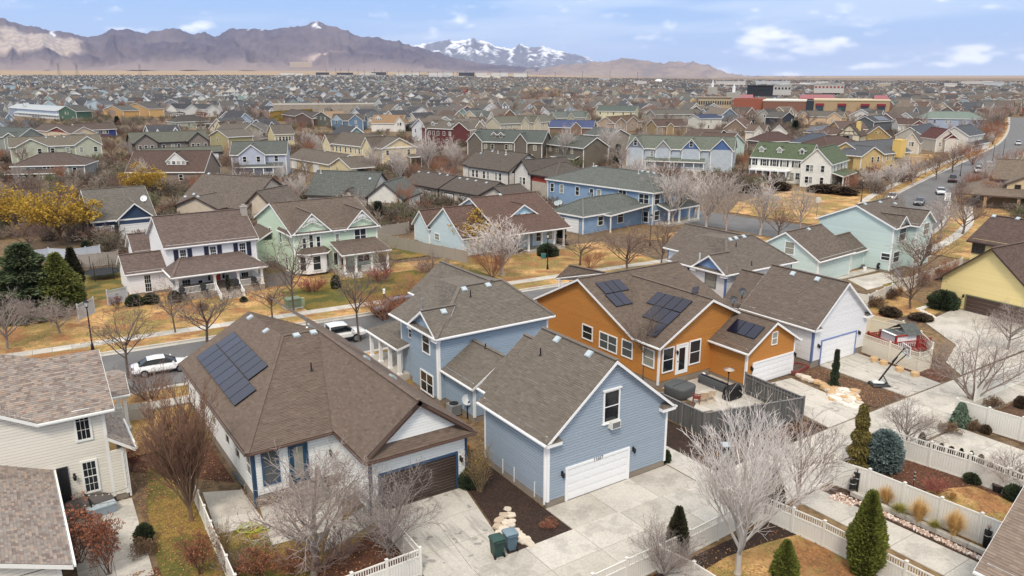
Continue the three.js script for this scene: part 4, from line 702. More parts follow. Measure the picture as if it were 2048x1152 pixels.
// ---- yellow house on the right edge
{
const a=at(1878.6,609.2),b=at(2048,651.5),tn=Math.atan2(-(b.z - a.z),b.x - a.x);
const h=new House('house','yellow house with dark brown roof trim and brown garage door at the right edge','house',a.x,-a.z,tn,{wall: 0xecd99c,roof: 0x5f4d45,trim: 0x43342c,wtrim: 0xe6dfc0,corner: 0xecd99c,e: 0.2,plain: true,nogutter: true});
const pk=h.hit(1988,497,{f: 'f',at: 0}),el=h.hit(1874,553,{f: 'f',at: 0}),W=2 * pk.x;
h.walls(0,W,0,9,0.15,el.y + 0.3,{gable: 'd',peak: pk.y,faces: 'flr',skip: 'blbr'});h.gable(0,W,0,9,el.y + 0.3,pk.y + 0.1,'d',{o: 0.55,kf: 0.5,kb: 0});
h.pgarage('f',0,1935,591,2060,650,{cols: 0,rows: 4,color: 0x4a3a35,trim: 0x6a6a52,y0: 0.08});
const u=h.px(1934,477.2,5.7);h.walls(u.x + 0.5,u.x + 16,-u.z + 0.5,-u.z + 9,0.2,5.8,{gable: 'x',peak: 8.2,faces: 'fl',skip: 'blbr'});h.gable(u.x + 0.5,u.x + 16,-u.z + 0.5,-u.z + 9,5.8,8.2,'x',{o: 0.5,k: 0.5});
h.pwin('f',-u.z + 0.5,1946.5,482,1968.5,510,'x',{grid: [4,4],pane: 0,trim: 0x4a4a38});
h.vents([[1988,433],[2036,438]]);h.lamp('f',0,1928,592);h.done();
}
// ---- roof corner of a neighbour at the bottom right
{
const h=new House('house','brown roofed house showing only its eave corner at the bottom right edge','house',35.3,14.0,0,{wall: 0xe2e2e0,roof: 0x85766a,y: 0});
h.walls(0,8.6,-12,0,0.3,3.35,{gable: 'd',peak: 6.9,faces: 'lb',skip: 'flfrbr'});h.gable(0,8.6,-12,0,3.35,7.1,'d',{o: 0.45,kb: 0.35,kf: 0});h.done();
}
// -- houses beyond the street. L and R are the ends of the near eave in the picture, e its height
const blocked=[];                                             // footprints taken,for the scattered houses further out
const customs=[];
function block(h,x0,x1,d0,d1,rg=7) {
const p=V((x0 + x1) / 2,0,-(d0 + d1) / 2).applyMatrix4(h.g.matrixWorld);blocked.push([p.x,-p.z,Math.hypot(x1 - x0,d1 - d0) / 2]);
let xa=1e9,xb=-1e9,yt=1e9,yb=-1e9,z=1e9;for (const x of [x0,x1]) for (const d of [d0,d1]) for (const y of [0,rg]){const q=project(V(x,y,-d).applyMatrix4(h.g.matrixWorld));xa=Math.min(xa,q[0]);xb=Math.max(xb,q[0]);yt=Math.min(yt,q[1]);yb=Math.max(yb,q[1]);z=Math.min(z,q[2]);}
customs.push({X: p.x,A: -p.z,xa,xb,yt,yb,z,label: h.g.userData.label.split(/,| with | behind | beside | at | right of| left of/)[0]});
}
function project(p){const v=V(p.x,p.y - EYE,p.z),z=v.dot(FW);return [1024 + FOCAL * v.dot(RT) / z,576 - FOCAL * v.dot(UP) / z,z];}
// would something of this height and half width, standing here, hide a house that the picture shows?
function hides(X,A,hgt,hw,share=0.3){const y=terrain(X,A),t=project(V(X,y + hgt,-A)),w=hw * FOCAL / t[2];return customs.some((c) => c.z > t[2] - 4 && t[0] + w > c.xa && t[0] - w < c.xb && t[1] < c.yb - share * (c.yb - c.yt));}
function mute(hex,k=0.27){const c=new THREE.Color(hex),l=0.3 * c.r + 0.6 * c.g + 0.1 * c.b;return c.setRGB(lerp(c.r,l * 1.06,k),lerp(c.g,l,k),lerp(c.b,l * 0.9,k)).getHex();}
function mid(label,L,R,e,depth,ridge,axis,o={}) {
const a=at(L[0],L[1],e),b=at(R[0],R[1],e);let tn=Math.atan2(-(b.z - a.z),b.x - a.x);if (a.x < 95 && -a.z < 340 && Math.abs(tn) < 0.3 && !o.gables?.some((q) => q[0] === 'l')) tn *= 0.15;if (o.turn !== undefined) tn=degToRad(o.turn);
const u=V(Math.cos(tn),0,-Math.sin(tn)),W=o.W ?? Math.max(3,b.clone().sub(a).dot(u) - 0.8),org=a.clone().addScaledVector(u,0.4).add(V(-Math.sin(tn),0,-Math.cos(tn)).multiplyScalar(0.4));
const ty=o.y ?? terrain(org.x,-org.z),h=new House('house',label,o.cat ?? 'house',org.x,-org.z,tn,{near: false,wall: mute(o.wall ?? 0xdcdcd6),roof: o.roof ?? 0x6d645b,trim: o.trim ?? 0xe6e6e2,y: ty,wtrim: o.wtrim,group: o.group,fh: o.fh ?? 0.24});
const ev=e + 0.12 - ty,rg=ridge - ty;
if (axis === 'h'){h.walls(0,W,0,depth,0,ev,{});h.hip(0,W,0,depth,ev - 0.1,rg,{o: 0.4});}
else{h.walls(0,W,0,depth,0,ev,{gable: axis,peak: rg - 0.15,gableWall: o.gw});h.gable(0,W,0,depth,ev + 0.05,rg,axis,{o: 0.4,k: 0.35});}
for (const [f,s0,s1,pk,out=0,back=depth / 2,wall_] of o.gables ?? []){const wall=wall_ && mute(wall_);         // cross gables: on the front 'f' or the left 'l' face
if (f === 'f'){const x0=s0 * W,x1=s1 * W;h.walls(x0,x1,-out,1,0,ev,{gable: 'd',peak: pk - ty - 0.15,faces: out > 0.2 ? 'flr' : 'f',corners: out > 0.2,skip: 'blbr'});h.gable(x0,x1,-out - (out > 0.2 ? 0 : 0.02),back,ev + 0.05,pk - ty,'d',{o: 0.35,kf: 0.35,kb: 0,rk: 'r-'});if (wall) h.b('wall',farWallM(wall)).poly([V(x0,ev,out + 0.03),V(x1,ev,out + 0.03),V((x0 + x1) / 2,pk - ty - 0.15,out + 0.03)]);}
else{const d0=s0 * depth,d1=s1 * depth;h.walls(-out,1,d0,d1,0,ev,{gable: 'x',peak: pk - ty - 0.15,faces: out > 0.2 ? 'flb' : 'l',corners: false});h.gable(-out - 0.02,back,d0,d1,ev + 0.05,pk - ty,'x',{o: 0.35,kf: 0.35,kb: 0,rk: 'r-'});if (wall) h.b('wall',farWallM(wall)).poly([V(-out - 0.03,ev,-d0),V(-out - 0.03,ev,-d1),V(-out - 0.03,pk - ty - 0.15,-(d0 + d1) / 2)]);}
}
const ws=o.ws ?? [0.85,1.35];
for (const [f,y,list,atv,style] of o.rows ?? []) for (const t of list) h.win(f,atv ?? (f === 'f' ? 0 : f === 'l' ? 0 : W),f === 'f' ? t * W : t * depth,y,ws[0],ws[1],style ?? 'H',{grid: o.grid});
for (const [f,t,w,hh,atv] of o.gd ?? []) h.garageDoor(f,atv ?? 0,(f === 'f' ? W : depth) * t,0.05,w,hh,{color: o.gdc ?? 0xe2e3e2,cols: 6});
for (const [t,pw,pk,w=1.6,wall] of o.dormers ?? []){  // dormers on the front slope
const x=t * W,m=depth / 2,k=axis === 'x' ? (rg - ev) / m : 0.6,d=0.28 * m,y0=ev + k * d;h.walls(x - w / 2,x + w / 2,d,d + 2.5,y0 - 0.2,y0 + 1.1,{gable: 'd',peak: y0 + 1.1 + w * 0.4,faces: 'flr',corners: false,wall});h.gable(x - w / 2,x + w / 2,d,d + 3,y0 + 1.1,y0 + 1.15 + w * 0.42,'d',{o: 0.2,kf: 0.2,kb: 0,rk: 'r-'});
const n=Math.max(1,Math.round(w / 1.1));for (let i=0;i < n;i++) h.win('f',d,x - w / 2 + w * (i + 0.5) / n,y0 + 0.55,Math.min(0.7,w / n * 0.6),0.75,'x',{grid: [2,2],t: 0.08});
}
if (o.porch){const [x0f,x1f,dp=2.2,y=2.7]=o.porch,x0=x0f * W,x1=x1f * W;h.roof([[x0 - 0.2,y,-dp - 0.3],[x1 + 0.2,y,-dp - 0.3],[x1,y + 0.8,0],[x0,y + 0.8,0]],'er-r');const n=Math.max(2,Math.round((x1 - x0) / 2.6));for (let i=0;i <= n;i++) h.post(lerp(x0 + 0.1,x1 - 0.1,i / n),-dp,0.3,y - 0.1,0.22);h.b('porch_floor',CONC[1]).box(x0,x1,0,0.35,0,dp);h.railing(x0,-dp,lerp(x0,x1,0.4),-dp,0.35);h.railing(lerp(x0,x1,0.62),-dp,x1,-dp,0.35);h.door('f',0,lerp(x0,x1,0.5),0.35,0.95,2.05,{color: o.dc ?? 0x7b3a30});}
if (o.vents) h.vents(o.vents);if (o.pipes) h.pipes(o.pipes,0.7,M(0xbfc0bd,{metalness: 0.3}),0.1);
if (o.chim) for (const c of o.chim) h.chimney(c[0],c[1],c[2] ?? 0.8,c[2] ?? 0.8,c[3] ?? 1.2,M(c[4] ?? 0x8e5a48,{roughness: 0.9}));
if (o.fn) o.fn(h,W,ev,rg);
h.done();block(h,0,W,0,depth,rg);return h;
}
const BRN=0x5e5049,GRY=0x6b665f,GRN=0x65695f,DK=0x49484a,TAUPE=0x6d6055;
// ---- first rows on the left
mid('dark navy blue house with grey roof and two white garage doors behind the white house',cG(545,192),cG(950,155),3.2,15,7.2,'x',{wall: 0x27466a,roof: GRY,gables: [['f',0.4,0.98,5.6,0.4,9]],gd: [['f',0.18,2.4,2.1,0],['f',0.67,4.6,2.1,-0.4]],rows: [],vents: [[144,356],[181,353],[217,351],[247,349]],pipes: [[147,382]]});
mid('beige stucco house with brown gables and grey brown roof, left of the mint house',cI(1345,988),cI(1895,1028),3.3,14,7.8,'x',{wall: 0xd3c3ab,roof: 0x6c6259,trim: 0x4c3a33,gables: [['f',0.1,0.72,5.2,2.2,8],['f',0.9,1.35,6.3,-1,9]],rows: [['l',1.8,[0.4,0.75]]],vents: [[363,350],[395,349],[418,348],[477,344],[371,394],[388,389],[396,394]],pipes: [[447,348]]});
mid('lavender blue house with dark shutters and grey green roof beside the yellow row',cI(1760,612),cJ(285,605),5.6,10,8.6,'x',{wall: 0xb3bfd6,roof: 0x5f635e,gables: [['f',0.15,0.62,8.2,1.0,6]],rows: [['f',4.4,[0.25,0.5],-1],['f',4.4,[0.82]],['l',4.2,[0.5]],['f',1.6,[0.3,0.85]]],porch: [0.05,0.95,2.2,2.6]});
mid('white house with long grey green roof and small gables, left of the beige garages',cJ(410,915),cJ(925,935),3.3,11,7.2,'x',{wall: 0xe3e1d8,roof: 0x60635f,trim: 0x4d443e,gables: [['f',0.58,0.8,4.7,0.3,5]],rows: [['f',1.7,[0.2,0.42]]],vents: [[598,340],[623,339],[680,336],[700,335],[740,358],[770,363]],pipes: [[642,347]] ,fn: (h,W,ev,rg) =>{const a=h.px(...cJ(885,935),3.3),b=h.px(...cJ(1205,905),3.3),x0=a.x + 0.4,x1=Math.max(b.x - 0.3,x0 + 7),d=-a.z;h.walls(x0,x1,d,d + 9,0,ev,{gable: 'd',peak: 6.0,faces: 'flr'});h.gable(x0,x1,d,d + 9,ev + 0.05,6.1,'d',{o: 0.4,kf: 0.35,kb: 0,rk: 'r-'});h.garageDoor('f',d,(x0 + x1) / 2,0.05,4.8,2.15,{color: 0xb59d8f,trim: 0x8d7a70});}});
mid('grey house with brown hipped roof and wide white windows at the left edge',cI(70,702),cI(655,690),3.5,11,6.2,'h',{wall: 0x8f9290,roof: BRN,rows: [['f',2.2,[0.16,0.28,0.74,0.86]],['f',2.7,[0.45,0.5,0.55]]],porch: [-0.05,0.62,2.4,1.9]});
mid('sage green two storey house with twin white trimmed gables at far left',cI(62,556),cI(800,540),5.6,10,8.1,'x',{wall: 0xb7bda3,roof: 0x736c5f,gables: [['f',0.06,0.4,7.9,0.5,5],['f',0.7,1.0,8.1,1.0,5]],rows: [['f',4.2,[0.15,0.31,0.45,0.62],-0.52],['f',4.2,[0.77,0.93],-1.02],['f',1.5,[0.9],-1.02]],ws: [0.9,1.4],vents: [[92,275],[110,274],[128,274]]});
mid('brown roofed cottage with white three window dormer, behind the yellow tree',cI(955,742),cI(1570,740),3.0,12,7.4,'x',{wall: 0x8f7d6e,roof: 0x5c4a42,dormers: [[0.62,0,0,4.6,0xe2e2de]],rows: [['f',1.5,[0.3,0.7]]]});
mid('taupe townhouse block with dark green grey roof and two brown edged gables',cI(1005,524),cI(1620,503),5.8,10,8.6,'x',{wall: 0x8c7f75,roof: 0x66675c,trim: 0x3d3330,wtrim: 0xdedad2,gables: [['f',0.02,0.32,8.4,1.2,6],['f',0.72,0.99,8.5,1.2,6]],rows: [['f',4.4,[0.09,0.16,0.24,0.78,0.85,0.95],-1.22],['f',4.4,[0.4,0.52,0.6]]],ws: [0.8,1.1],fn: (h,W) =>{h.walls(0.1 * W,W * 1.12,-7,-1.3,0,2.9,{faces: 'flr',corners: false});h.gable(0.1 * W,W * 1.12,-7,-1.3,2.9,4.3,'x',{});h.garageDoor('f',-7,W * 0.95,0.05,4.6,2.2,{trim: 0x4a4038});}});
mid('olive yellow gabled house right of the taupe townhouses',cI(1600,462),cI(1745,478),5.2,9,7.4,'d',{wall: 0xb0a56a,roof: 0x6b655c,rows: [['f',3.9,[0.4]]]});
mid('pale yellow house with two steep front gables beyond the lavender house',cI(1645,418),cI(1830,420),5.4,10,8.4,'x',{wall: 0xd5cb96,roof: 0x6c6156,gables: [['f',0.0,0.35,8.2,0.6,5],['f',0.5,0.85,8.2,0.6,5]],rows: [['f',3.6,[0.12,0.24,0.62,0.74],-0.62]]});
mid('tan house with broad white edged gable beside the pale yellow house',cI(1835,455),cJ(105,425),5.0,10,8.2,'d',{wall: 0xb5a784,roof: 0x655c53,rows: [['f',3.4,[0.5]]],porch: [0.2,0.95,2,2.4]});
mid('small dark slate hip roofed house with sage walls and white porch at left',cI(1340,362),cI(1610,352),3.6,10,6.6,'h',{wall: 0xaeb29c,roof: 0x4e4a47,rows: [['f',2.2,[0.12,0.4,0.65,0.75]]],porch: [0.55,1.25,2.5,2.5]});
mid('cobalt blue house with brown roof and white window band at left',cI(590,425),cI(900,412),3.2,9,5.8,'x',{wall: 0x2c3f92,roof: BRN,rows: [['f',2,[0.5,0.6,0.68,0.76,0.28]]],gables: [['l',0.2,0.9,5.4,0,2]]});
mid('peach house with red gable and brown roof at far left',cI(250,420),cI(545,450),4.2,9,6.6,'x',{wall: 0xd9c3a0,roof: BRN,gables: [['f',0.45,1.0,6.4,0.8,5,0x8c3a30]],rows: [['f',3,[0.65,0.8],-0.82]]});
mid('grey green gabled house at the far left edge behind the sage house',cI(-120,470),cI(135,480),5.0,10,8.0,'x',{wall: 0x8d978f,roof: 0x59605d,gables: [['f',0.6,1,6.6,0.5,5]]});
// ---- yellow rows and garages, centre left
mid('long pale yellow single row house with grey roof, leftmost of the yellow rows',cJ(180,455),cJ(470,480),4.9,11,8.0,'x',{wall: 0xddcc92,roof: 0x675f56,rows: [['f',3.2,[0.1,0.28,0.46,0.62,0.78,0.9]]],ws: [0.8,1.3],turn: -5});
mid('pale yellow row house with steep gable in the middle of the yellow rows',cJ(590,520),cJ(890,552),5.5,11,8.6,'x',{wall: 0xdfce9a,roof: 0x665d53,gables: [['f',-0.12,0.08,8.0,0.6,5],['f',0.97,1.2,8.4,1,6]],rows: [['f',4,[0.12,0.22,0.32,0.46,0.6,0.72,0.82,0.92]]],ws: [0.75,1.4]});
mid('yellow gable ended house at the right end of the yellow rows',cJ(1010,565),cJ(1295,552),5.6,11,8.4,'d',{wall: 0xe0c896,roof: 0x685f55,rows: [['f',4.3,[0.15,0.78]],['f',1.6,[0.2]]],fn: (h,W,ev) =>{h.solo('fascia',trimM()).box(-0.2,W + 0.2,ev - 0.25,ev,0,0.25);h.roof([[W * 0.7,3,-2],[W + 1,3,-2],[W + 1,3.7,0.2],[W * 0.7,3.7,0.2]],'er-r');h.post(W * 0.75,-1.8,0,2.9);h.post(W + 0.8,-1.8,0,2.9);}});
mid('long low yellow garage row with grey roof before the yellow houses',cJ(285,632),cJ(640,692),2.9,9,5.3,'x',{wall: 0xd8c690,roof: 0x6a6157,gd: [['f',0.12,2.6,2.1],['f',0.36,2.6,2.1],['f',0.62,2.6,2.1]],gables: [['f',0.97,1.38,5.2,0.6,6]],vents: [[590,290],[620,296],[650,303]],cat: 'garage'});
mid('beige garage row with two white doors, left half of the pair',cJ(1165,822),cJ(1440,872),3.0,9,5.2,'x',{wall: 0xcfc6b8,roof: 0x5c524b,trim: 0x3a312e,gd: [['f',0.27,2.7,2.2],['f',0.72,2.7,2.2]],vents: [[838,344],[857,346],[880,348],[895,351]],cat: 'garage'});
mid('beige garage row with end gable, right half of the pair',cJ(1452,872),cJ(1775,928),3.0,9,5.2,'x',{wall: 0xcfc6b8,roof: 0x5c524b,trim: 0x3a312e,gd: [['f',0.2,2.7,2.2],['f',0.6,2.7,2.2]],gables: [['f',1.0,1.7,5.2,0.4,6]],vents: [[920,357],[935,359],[952,362],[973,366]],cat: 'garage'});
mid('white townhouse with dark brown roof above the beige garages',cJ(1660,697),cJ(1985,740),5.6,11,9.0,'x',{wall: 0xdbd8cf,roof: 0x5f564e,trim: 0x423632,wtrim: 0xe8e8e4,rows: [['f',4.1,[0.12,0.22,0.4,0.5,0.7,0.8]],['l',4.1,[0.2,0.35]]],gables: [['l',0.1,0.9,8.2,3.5,5]],ws: [0.75,1.5],vents: [[962,307],[985,303],[1005,301],[1012,310]],pipes: [[996,307],[1012,306]]});
mid('white townhouse with red wall panel and dark hipped roof, left of the blue duplex',cK(90,740),cK(235,765),5.7,11,8.4,'d',{wall: 0xdcd8cf,roof: 0x5a524b,trim: 0x3f3532,wtrim: 0xe8e8e4,rows: [['f',4.1,[0.4,0.6]]],fn: (h,W,ev) =>{h.walls(W,W + 8,0.2,10,0,ev,{faces: 'fr',wall: 0xa03c2b,corners: false});h.hip(W - 0.5,W + 8,0.2,10,ev,8.2,{});h.b('wall',farWallM(0xbdb3a4)).box(W + 0.1,W + 8,0,4.4,-0.4,-0.14);h.win('f',0.2,W + 5.6,5.0,0.7,0.7,'x');h.win('f',0.2,W + 6.6,5.0,0.7,0.7,'x');}});
mid('dark weathered townhouse block with slate roof and twin dormers, centre',cJ(1690,505),cK(330,520),6.2,10,9.4,'x',{wall: 0x6d6557,roof: 0x5a605c,wtrim: 0xd8d2c0,gables: [['f',-0.05,0.16,8.8,0.6,5],['f',0.62,0.8,8.8,0.6,5]],dormers: [[0.3,0,0,1.5],[0.4,0,0,1.5]],rows: [['f',4.6,[0.05,0.2,0.3,0.5,0.56,0.7,0.9]],['f',1.8,[0.1,0.35,0.6,0.85]]]});
mid('dark brown townhouses continuing right of the slate roofed block',cK(345,525),cK(640,560),5.6,9,8.4,'x',{wall: 0x75695a,roof: 0x5d6059,wtrim: 0xd8d2c0,rows: [['f',4.2,[0.1,0.3,0.5,0.7]],['f',1.6,[0.2,0.8]]],porch: [0.3,0.9,2,2.4]});
mid('dark red brick rowhouse with white trim and grey brown roof',cJ(1320,405),cJ(1560,415),6.4,11,9.0,'x',{wall: 0x6e2b2b,roof: 0x6a635a,gables: [['f',-0.02,0.12,8.2,0.8,4,0xdddcd6],['f',0.98,1.5,9.0,0.2,5]],dormers: [[0.25,0,0,1.3,0xe2e2de],[0.8,0,0,1.3,0xe2e2de]],rows: [['f',4.6,[0.2,0.35,0.5,0.7,0.9,1.1,1.25]],['f',1.8,[0.2,0.5,0.8,1.1]]],chim: [[928,236,1.2,1.6]]});
// ---- blue duplex
mid('sky blue two storey duplex with white trim and grey green hipped roof',[1089.8,357],[1307.3,385.7],5.7,12.5,8.2,'h',{wall: 0x7ba4cc,roof: 0x646863,rows: [['f',4.1,[0.05,0.15,0.31,0.45,0.52]]],ws: [0.85,1.5],vents: [[1168,331],[1178,332],[1192,333],[1225,330],[1232,331],[1240,332],[1247,333],[1285,343],[1296,345],[1308,347],[1316,348]],pipes: [[1187,333],[1217,329],[1277,348]],
fn: (h,W,ev) => {
for (const [a,b,c,d] of [[1237.5,379,1252.5,403],[1278,386,1298,409]]) h.pwin('f',0,a,b,c,d,'HV');h.pwin('f',0,1277,420,1297,446,'HV');
for (const [a,b,c,d] of [[1309,388,1319,409],[1329,386,1338.5,407],[1355,382,1364.5,402],[1374.5,378,1384,399],[1308,422,1318,440]]) h.pwin('r',W,a,b,c,d,'H');
for (const [a,b,c,d] of [[1309,388,1319,409],[1329,386,1338.5,407],[1355,382,1364.5,402],[1374.5,378,1384,399]]){}
const q=h.px(1166.7,433.9,3.0),l=h.px(1097.7,422.1,3.0),r=h.px(1274.7,415.6,3.0);const x0=l.x,x1=q.x,d0=-q.z;
h.walls(x0 + 0.4,x1 - 0.4,d0 + 0.4,0,0,3.05,{faces: 'flr'});h.hip(x0 + 0.4,x1 - 0.4,d0 + 0.4,1.5,3.05,5.2,{});
h.garageDoor('f',d0 + 0.4,x0 + 4,0.05,4.8,2.15,{});h.pwin('r',x1 - 0.4,1195.5,433,1206,450,'H');h.pwin('r',x1 - 0.4,1235,421,1246,445,'H');
h.roof([[x1 - 0.4,2.9,d0 + 5],[x1 + 1.5,2.9,d0 + 5],[x1 + 1.5,3.6,0],[x1 - 0.4,3.6,0]],'re--');h.post(x1 + 1.3,d0 + 5.2,0,2.8);
h.roof([[W + 0.2,3.7,1],[W + 2.8,2.9,1],[W + 2.8,2.9,10],[W + 0.2,3.7,10]],'re r'.replace(' ',''));for (const d of [1.3,4.2,7,9.8]) h.post(W + 2.6,d,0.3,2.8,0.26);h.b('porch_floor',CONC[0]).box(W,W + 2.8,0,0.4,-10,-1);
}});
mid('pale blue row of townhouses with green grey roofs and white edged gables',cK(968,556),cK(1800,580),5.9,11,9.0,'x',{wall: 0xb4c4d2,roof: 0x6b7266,gables: [['f',0.0,0.16,9.0,0.8,6,0x6e7f94],['f',0.28,0.42,8.2,0.6,5,0x98a0a2],['f',0.53,0.7,8.8,0.8,6,0x3f6fae],['f',0.8,1.0,9.0,0.8,6,0x3f6fae]],rows: [['f',7.3,[0.08,0.615],-0.85],['f',4.4,[0.06,0.13,0.24,0.31,0.39,0.57,0.63,0.69,0.86]],['f',1.6,[0.22,0.35,0.6,0.9]]],porch: [0.19,0.75,2.2,2.7],vents: []});
// ---- white colonial with green roof
mid('large white colonial house with green roof, black shutters and two storey front porch',cL(0,608),cL(440,634),5.9,10,9.2,'x',{wall: 0xe6e6dc,roof: 0x59664c,dormers: [[0.13,0,0,1.1,0xe6e6dc],[0.46,0,0,1.1,0xe6e6dc],[0.86,0,0,1.1,0xe6e6dc]],grid: [2,3],ws: [0.9,1.5],
rows: [['f',4.6,[0.03,0.24,0.42,0.6,0.81]],['f',1.8,[0.1,0.45,0.6,0.75,0.85]]],chim: [[1649,298,1.2,1.6,0x8a4a38]],
fn: (h,W) => {
const sh=M(0x1d2226,{roughness: 0.6});for (const t of [0.03,0.24,0.42,0.6,0.81]) for (const s of [-1,1]) h.place(mesh('shutter',boxGeo(-0.22,0.22,-0.75,0.75,0,0.05),sh,h.g),'f',t * W + s * 0.78,4.6,0,0.0);
h.solo('porch_floor',trimM()).box(0.02 * W,0.72 * W,2.85,3.1,0,2.6);for (const t of [0.04,0.16,0.28,0.42,0.56,0.7]) h.post(t * W,-2.4,0.3,2.85,0.26);h.railing(0.02 * W,-2.5,0.72 * W,-2.5,3.1,0.75);h.railing(0.02 * W,-2.3,0.26 * W,-2.3,0.3);h.railing(0.42 * W,-2.3,0.72 * W,-2.3,0.3);h.b('porch_floor',CONC[0]).box(0.02 * W,0.72 * W,0,0.35,0,2.6);h.door('f',0,0.34 * W,0.35,1.0,2.1,{color: 0x7a1f22});
const a=h.px(...cL(640,660),5.9),b=h.px(...cL(838,640),5.9),x0=W + 0.1,d0=-a.z + 0.3;
h.walls(x0,x0 + 6.6,d0,9.5,0,5.9,{gable: 'd',peak: 9.0,faces: 'flr'});h.gable(x0,x0 + 6.6,d0,9.5,5.95,9.1,'d',{});for (const [x,y] of [[1.4,4.4],[2.3,4.4],[1.4,1.7],[2.3,1.7],[4.8,4.4],[4.8,1.7]]) h.win('f',d0,x0 + x,y,0.75,1.45,'H');for (const d of [0.2,0.4,0.62,0.82]) h.win('r',x0 + 6.6,lerp(d0,9.5,d),4.4,0.8,1.45,'H',{});h.roof([[x0 + 6.6,3.7,d0 + 1],[x0 + 9.4,2.9,d0 + 1],[x0 + 9.4,2.9,8],[x0 + 6.6,3.7,8]],'rer-');for (const d of [1.3,4,6]) h.post(x0 + 9.2,d0 + d,0.3,2.8,0.24);
}});
// ---- yellow and others behind the colonial
mid('golden yellow house with slate roof and broad yellow chimney, right of the colonial',cL(860,600),cL(1215,570),5.4,11,8.4,'x',{wall: 0xdcb763,roof: 0x5b5d61,gables: [['f',-0.15,0.3,7.6,1.2,6]],rows: [['f',4.2,[0.08,0.2],-1.25],['f',4.2,[0.5,0.62]],['f',1.6,[0.1,0.6]]],chim: [[1797,305,2.4,3.2,0xd9b86c]]});
mid('dark brown hipped roof with tan walls between the colonial and the yellow house',cL(590,555),cL(900,530),5.0,12,8.0,'h',{wall: 0xa88f74,roof: 0x57433c});
mid('half timbered house with white gable and yellow chimney',cL(645,445),cL(830,452),5.4,10,9.2,'d',{wall: 0xd9cfae,roof: 0x5b4a42,trim: 0x4a382f,rows: [['f',4.4,[0.3,0.45,0.6]]],chim: [[1717,258,1.4,2.4,0xd4bd78]],fn: (h,W,ev,rg) =>{const g=new GB(),b=(x0,y0,x1,y1) => g.bar(V(x0,y0,0.06),V(x1,y1,0.06),0.05,0.16);b(0,ev,W,ev);b(W * 0.25,ev + 1.2,W * 0.75,ev + 1.2);for (const t of [0.3,0.5,0.7]) b(W * t,ev,W * t,rg - 1.4 - 3 * Math.abs(t - 0.5));b(W * 0.2,ev,W * 0.35,ev + 1.3);b(W * 0.8,ev,W * 0.65,ev + 1.3);mesh('timbering',g.geo(false),M(0x3d2d26),h.g);}});
mid('mustard house with broad brown gable and small triple windows',cL(850,455),cL(1060,460),4.4,11,8.0,'d',{wall: 0xb08d45,roof: 0x5b4b43,wtrim: 0xd8c88e,rows: [['f',3.2,[0.2,0.5,0.8]],['f',5.6,[0.42,0.5,0.58]]],ws: [0.6,0.6]});
mid('white and red craftsman house with stepped maroon gables near the street bend',cL(1390,475),cL(1560,475),4.6,11,7.8,'d',{wall: 0xd8cfc0,roof: 0x5e3733,rows: [['f',2.6,[0.2,0.7]]],gables: [['f',0.35,0.95,6.2,1.5,4,0x7c2c2c]]});
mid('tan batten gabled cottage with grey roof left of the red craftsman',cL(1140,500),cL(1275,505),4.0,10,7.2,'d',{wall: 0xcfc5b0,roof: 0x69635b,rows: [['f',3.4,[0.42,0.56]]]});
mid('white house with dark slate roof right of the red craftsman',cL(1640,455),cL(1760,435),5.6,9,8.6,'x',{wall: 0xdedcd2,roof: 0x505459,rows: [['f',4,[0.5]],['f',1.6,[0.4]]],porch: [-0.1,1,2,2.6]});
mid('blue grey apartment house with pale green roof, far right',cL(1260,322),cL(1770,330),5.6,13,8.8,'h',{wall: 0x9fb2cf,roof: 0x7b8a80,rows: [['f',4,[0.12,0.24,0.42,0.48,0.7,0.85]]],ws: [1.0,1.5]});
mid('slate roofed house with tall pipe before the blue grey apartments',cL(1300,455),cL(1445,420),4.6,9,7.6,'x',{wall: 0xb9b4a8,roof: 0x4c5058});
mid('brown house with solar panels on a low roof, left of the half timbered house',cL(395,425),cL(610,445),3.8,10,6.2,'h',{wall: 0xb98e50,roof: 0x604c42,rows: [['f',2.6,[0.42,0.55,0.66]]],fn: (h) => h.solar(cL(410,425),cL(545,410),cL(425,390),6,1)});
mid('orange plastered gable house left of the half timbered house',cL(585,380),cL(668,405),5.0,10,7.6,'d',{wall: 0xc79348,roof: 0x614e44});
mid('brown house with red gable among the right hand roofs',cL(1105,370),cL(1315,372),4.6,10,7.0,'x',{wall: 0xd7d2c6,roof: 0x5a453e,gables: [['f',0.5,1.0,6.6,0.6,5,0x7a2d2d]],rows: [['f',3.4,[0.7]]]});
mid('dark house with raised solar array on its roof among the right hand roofs',cL(930,350),cL(1075,340),4.8,9,7.2,'x',{wall: 0x5d6266,roof: 0x494a4d,fn: (h) => h.solar(cL(965,340),cL(1045,338),cL(968,308),4,2)});
mid('navy gable house with white stripe trim left of the peach gables',cL(240,320),cL(340,312),4.8,9,7.6,'d',{wall: 0x2b3547,roof: 0x595650,rows: [['f',3,[0.8]]]});
mid('pair of peach gabled houses joined by a grey roof',cL(350,305),cL(690,315),4.6,9,7.4,'x',{wall: 0xd8b486,roof: 0x6b655c,gables: [['f',0.02,0.26,7.0,0.6,5],['f',0.7,1.0,7.2,0.6,5]],rows: [['f',2.8,[0.1,0.8],-0.62]]});
mid('stone grey gabled house with twin windows left of the navy gable',cL(45,300),cL(150,305),5.0,9,8.4,'d',{wall: 0xb9b2a4,roof: 0x4e4b46,rows: [['f',4.6,[0.42,0.58]]]});
mid('white pointed gable house beside a dark conifer',cL(145,430),cL(285,432),3.4,10,6.6,'d',{wall: 0xe0ded6,roof: 0x59493f});
mid('small white gabled house with brown roof at left of the white pointed gable',cL(-40,420),cL(110,425),3.8,10,6.4,'x',{wall: 0xdcd8cc,roof: 0x6a5a4e,gables: [['f',0.5,1,6.0,0.5,5]]});
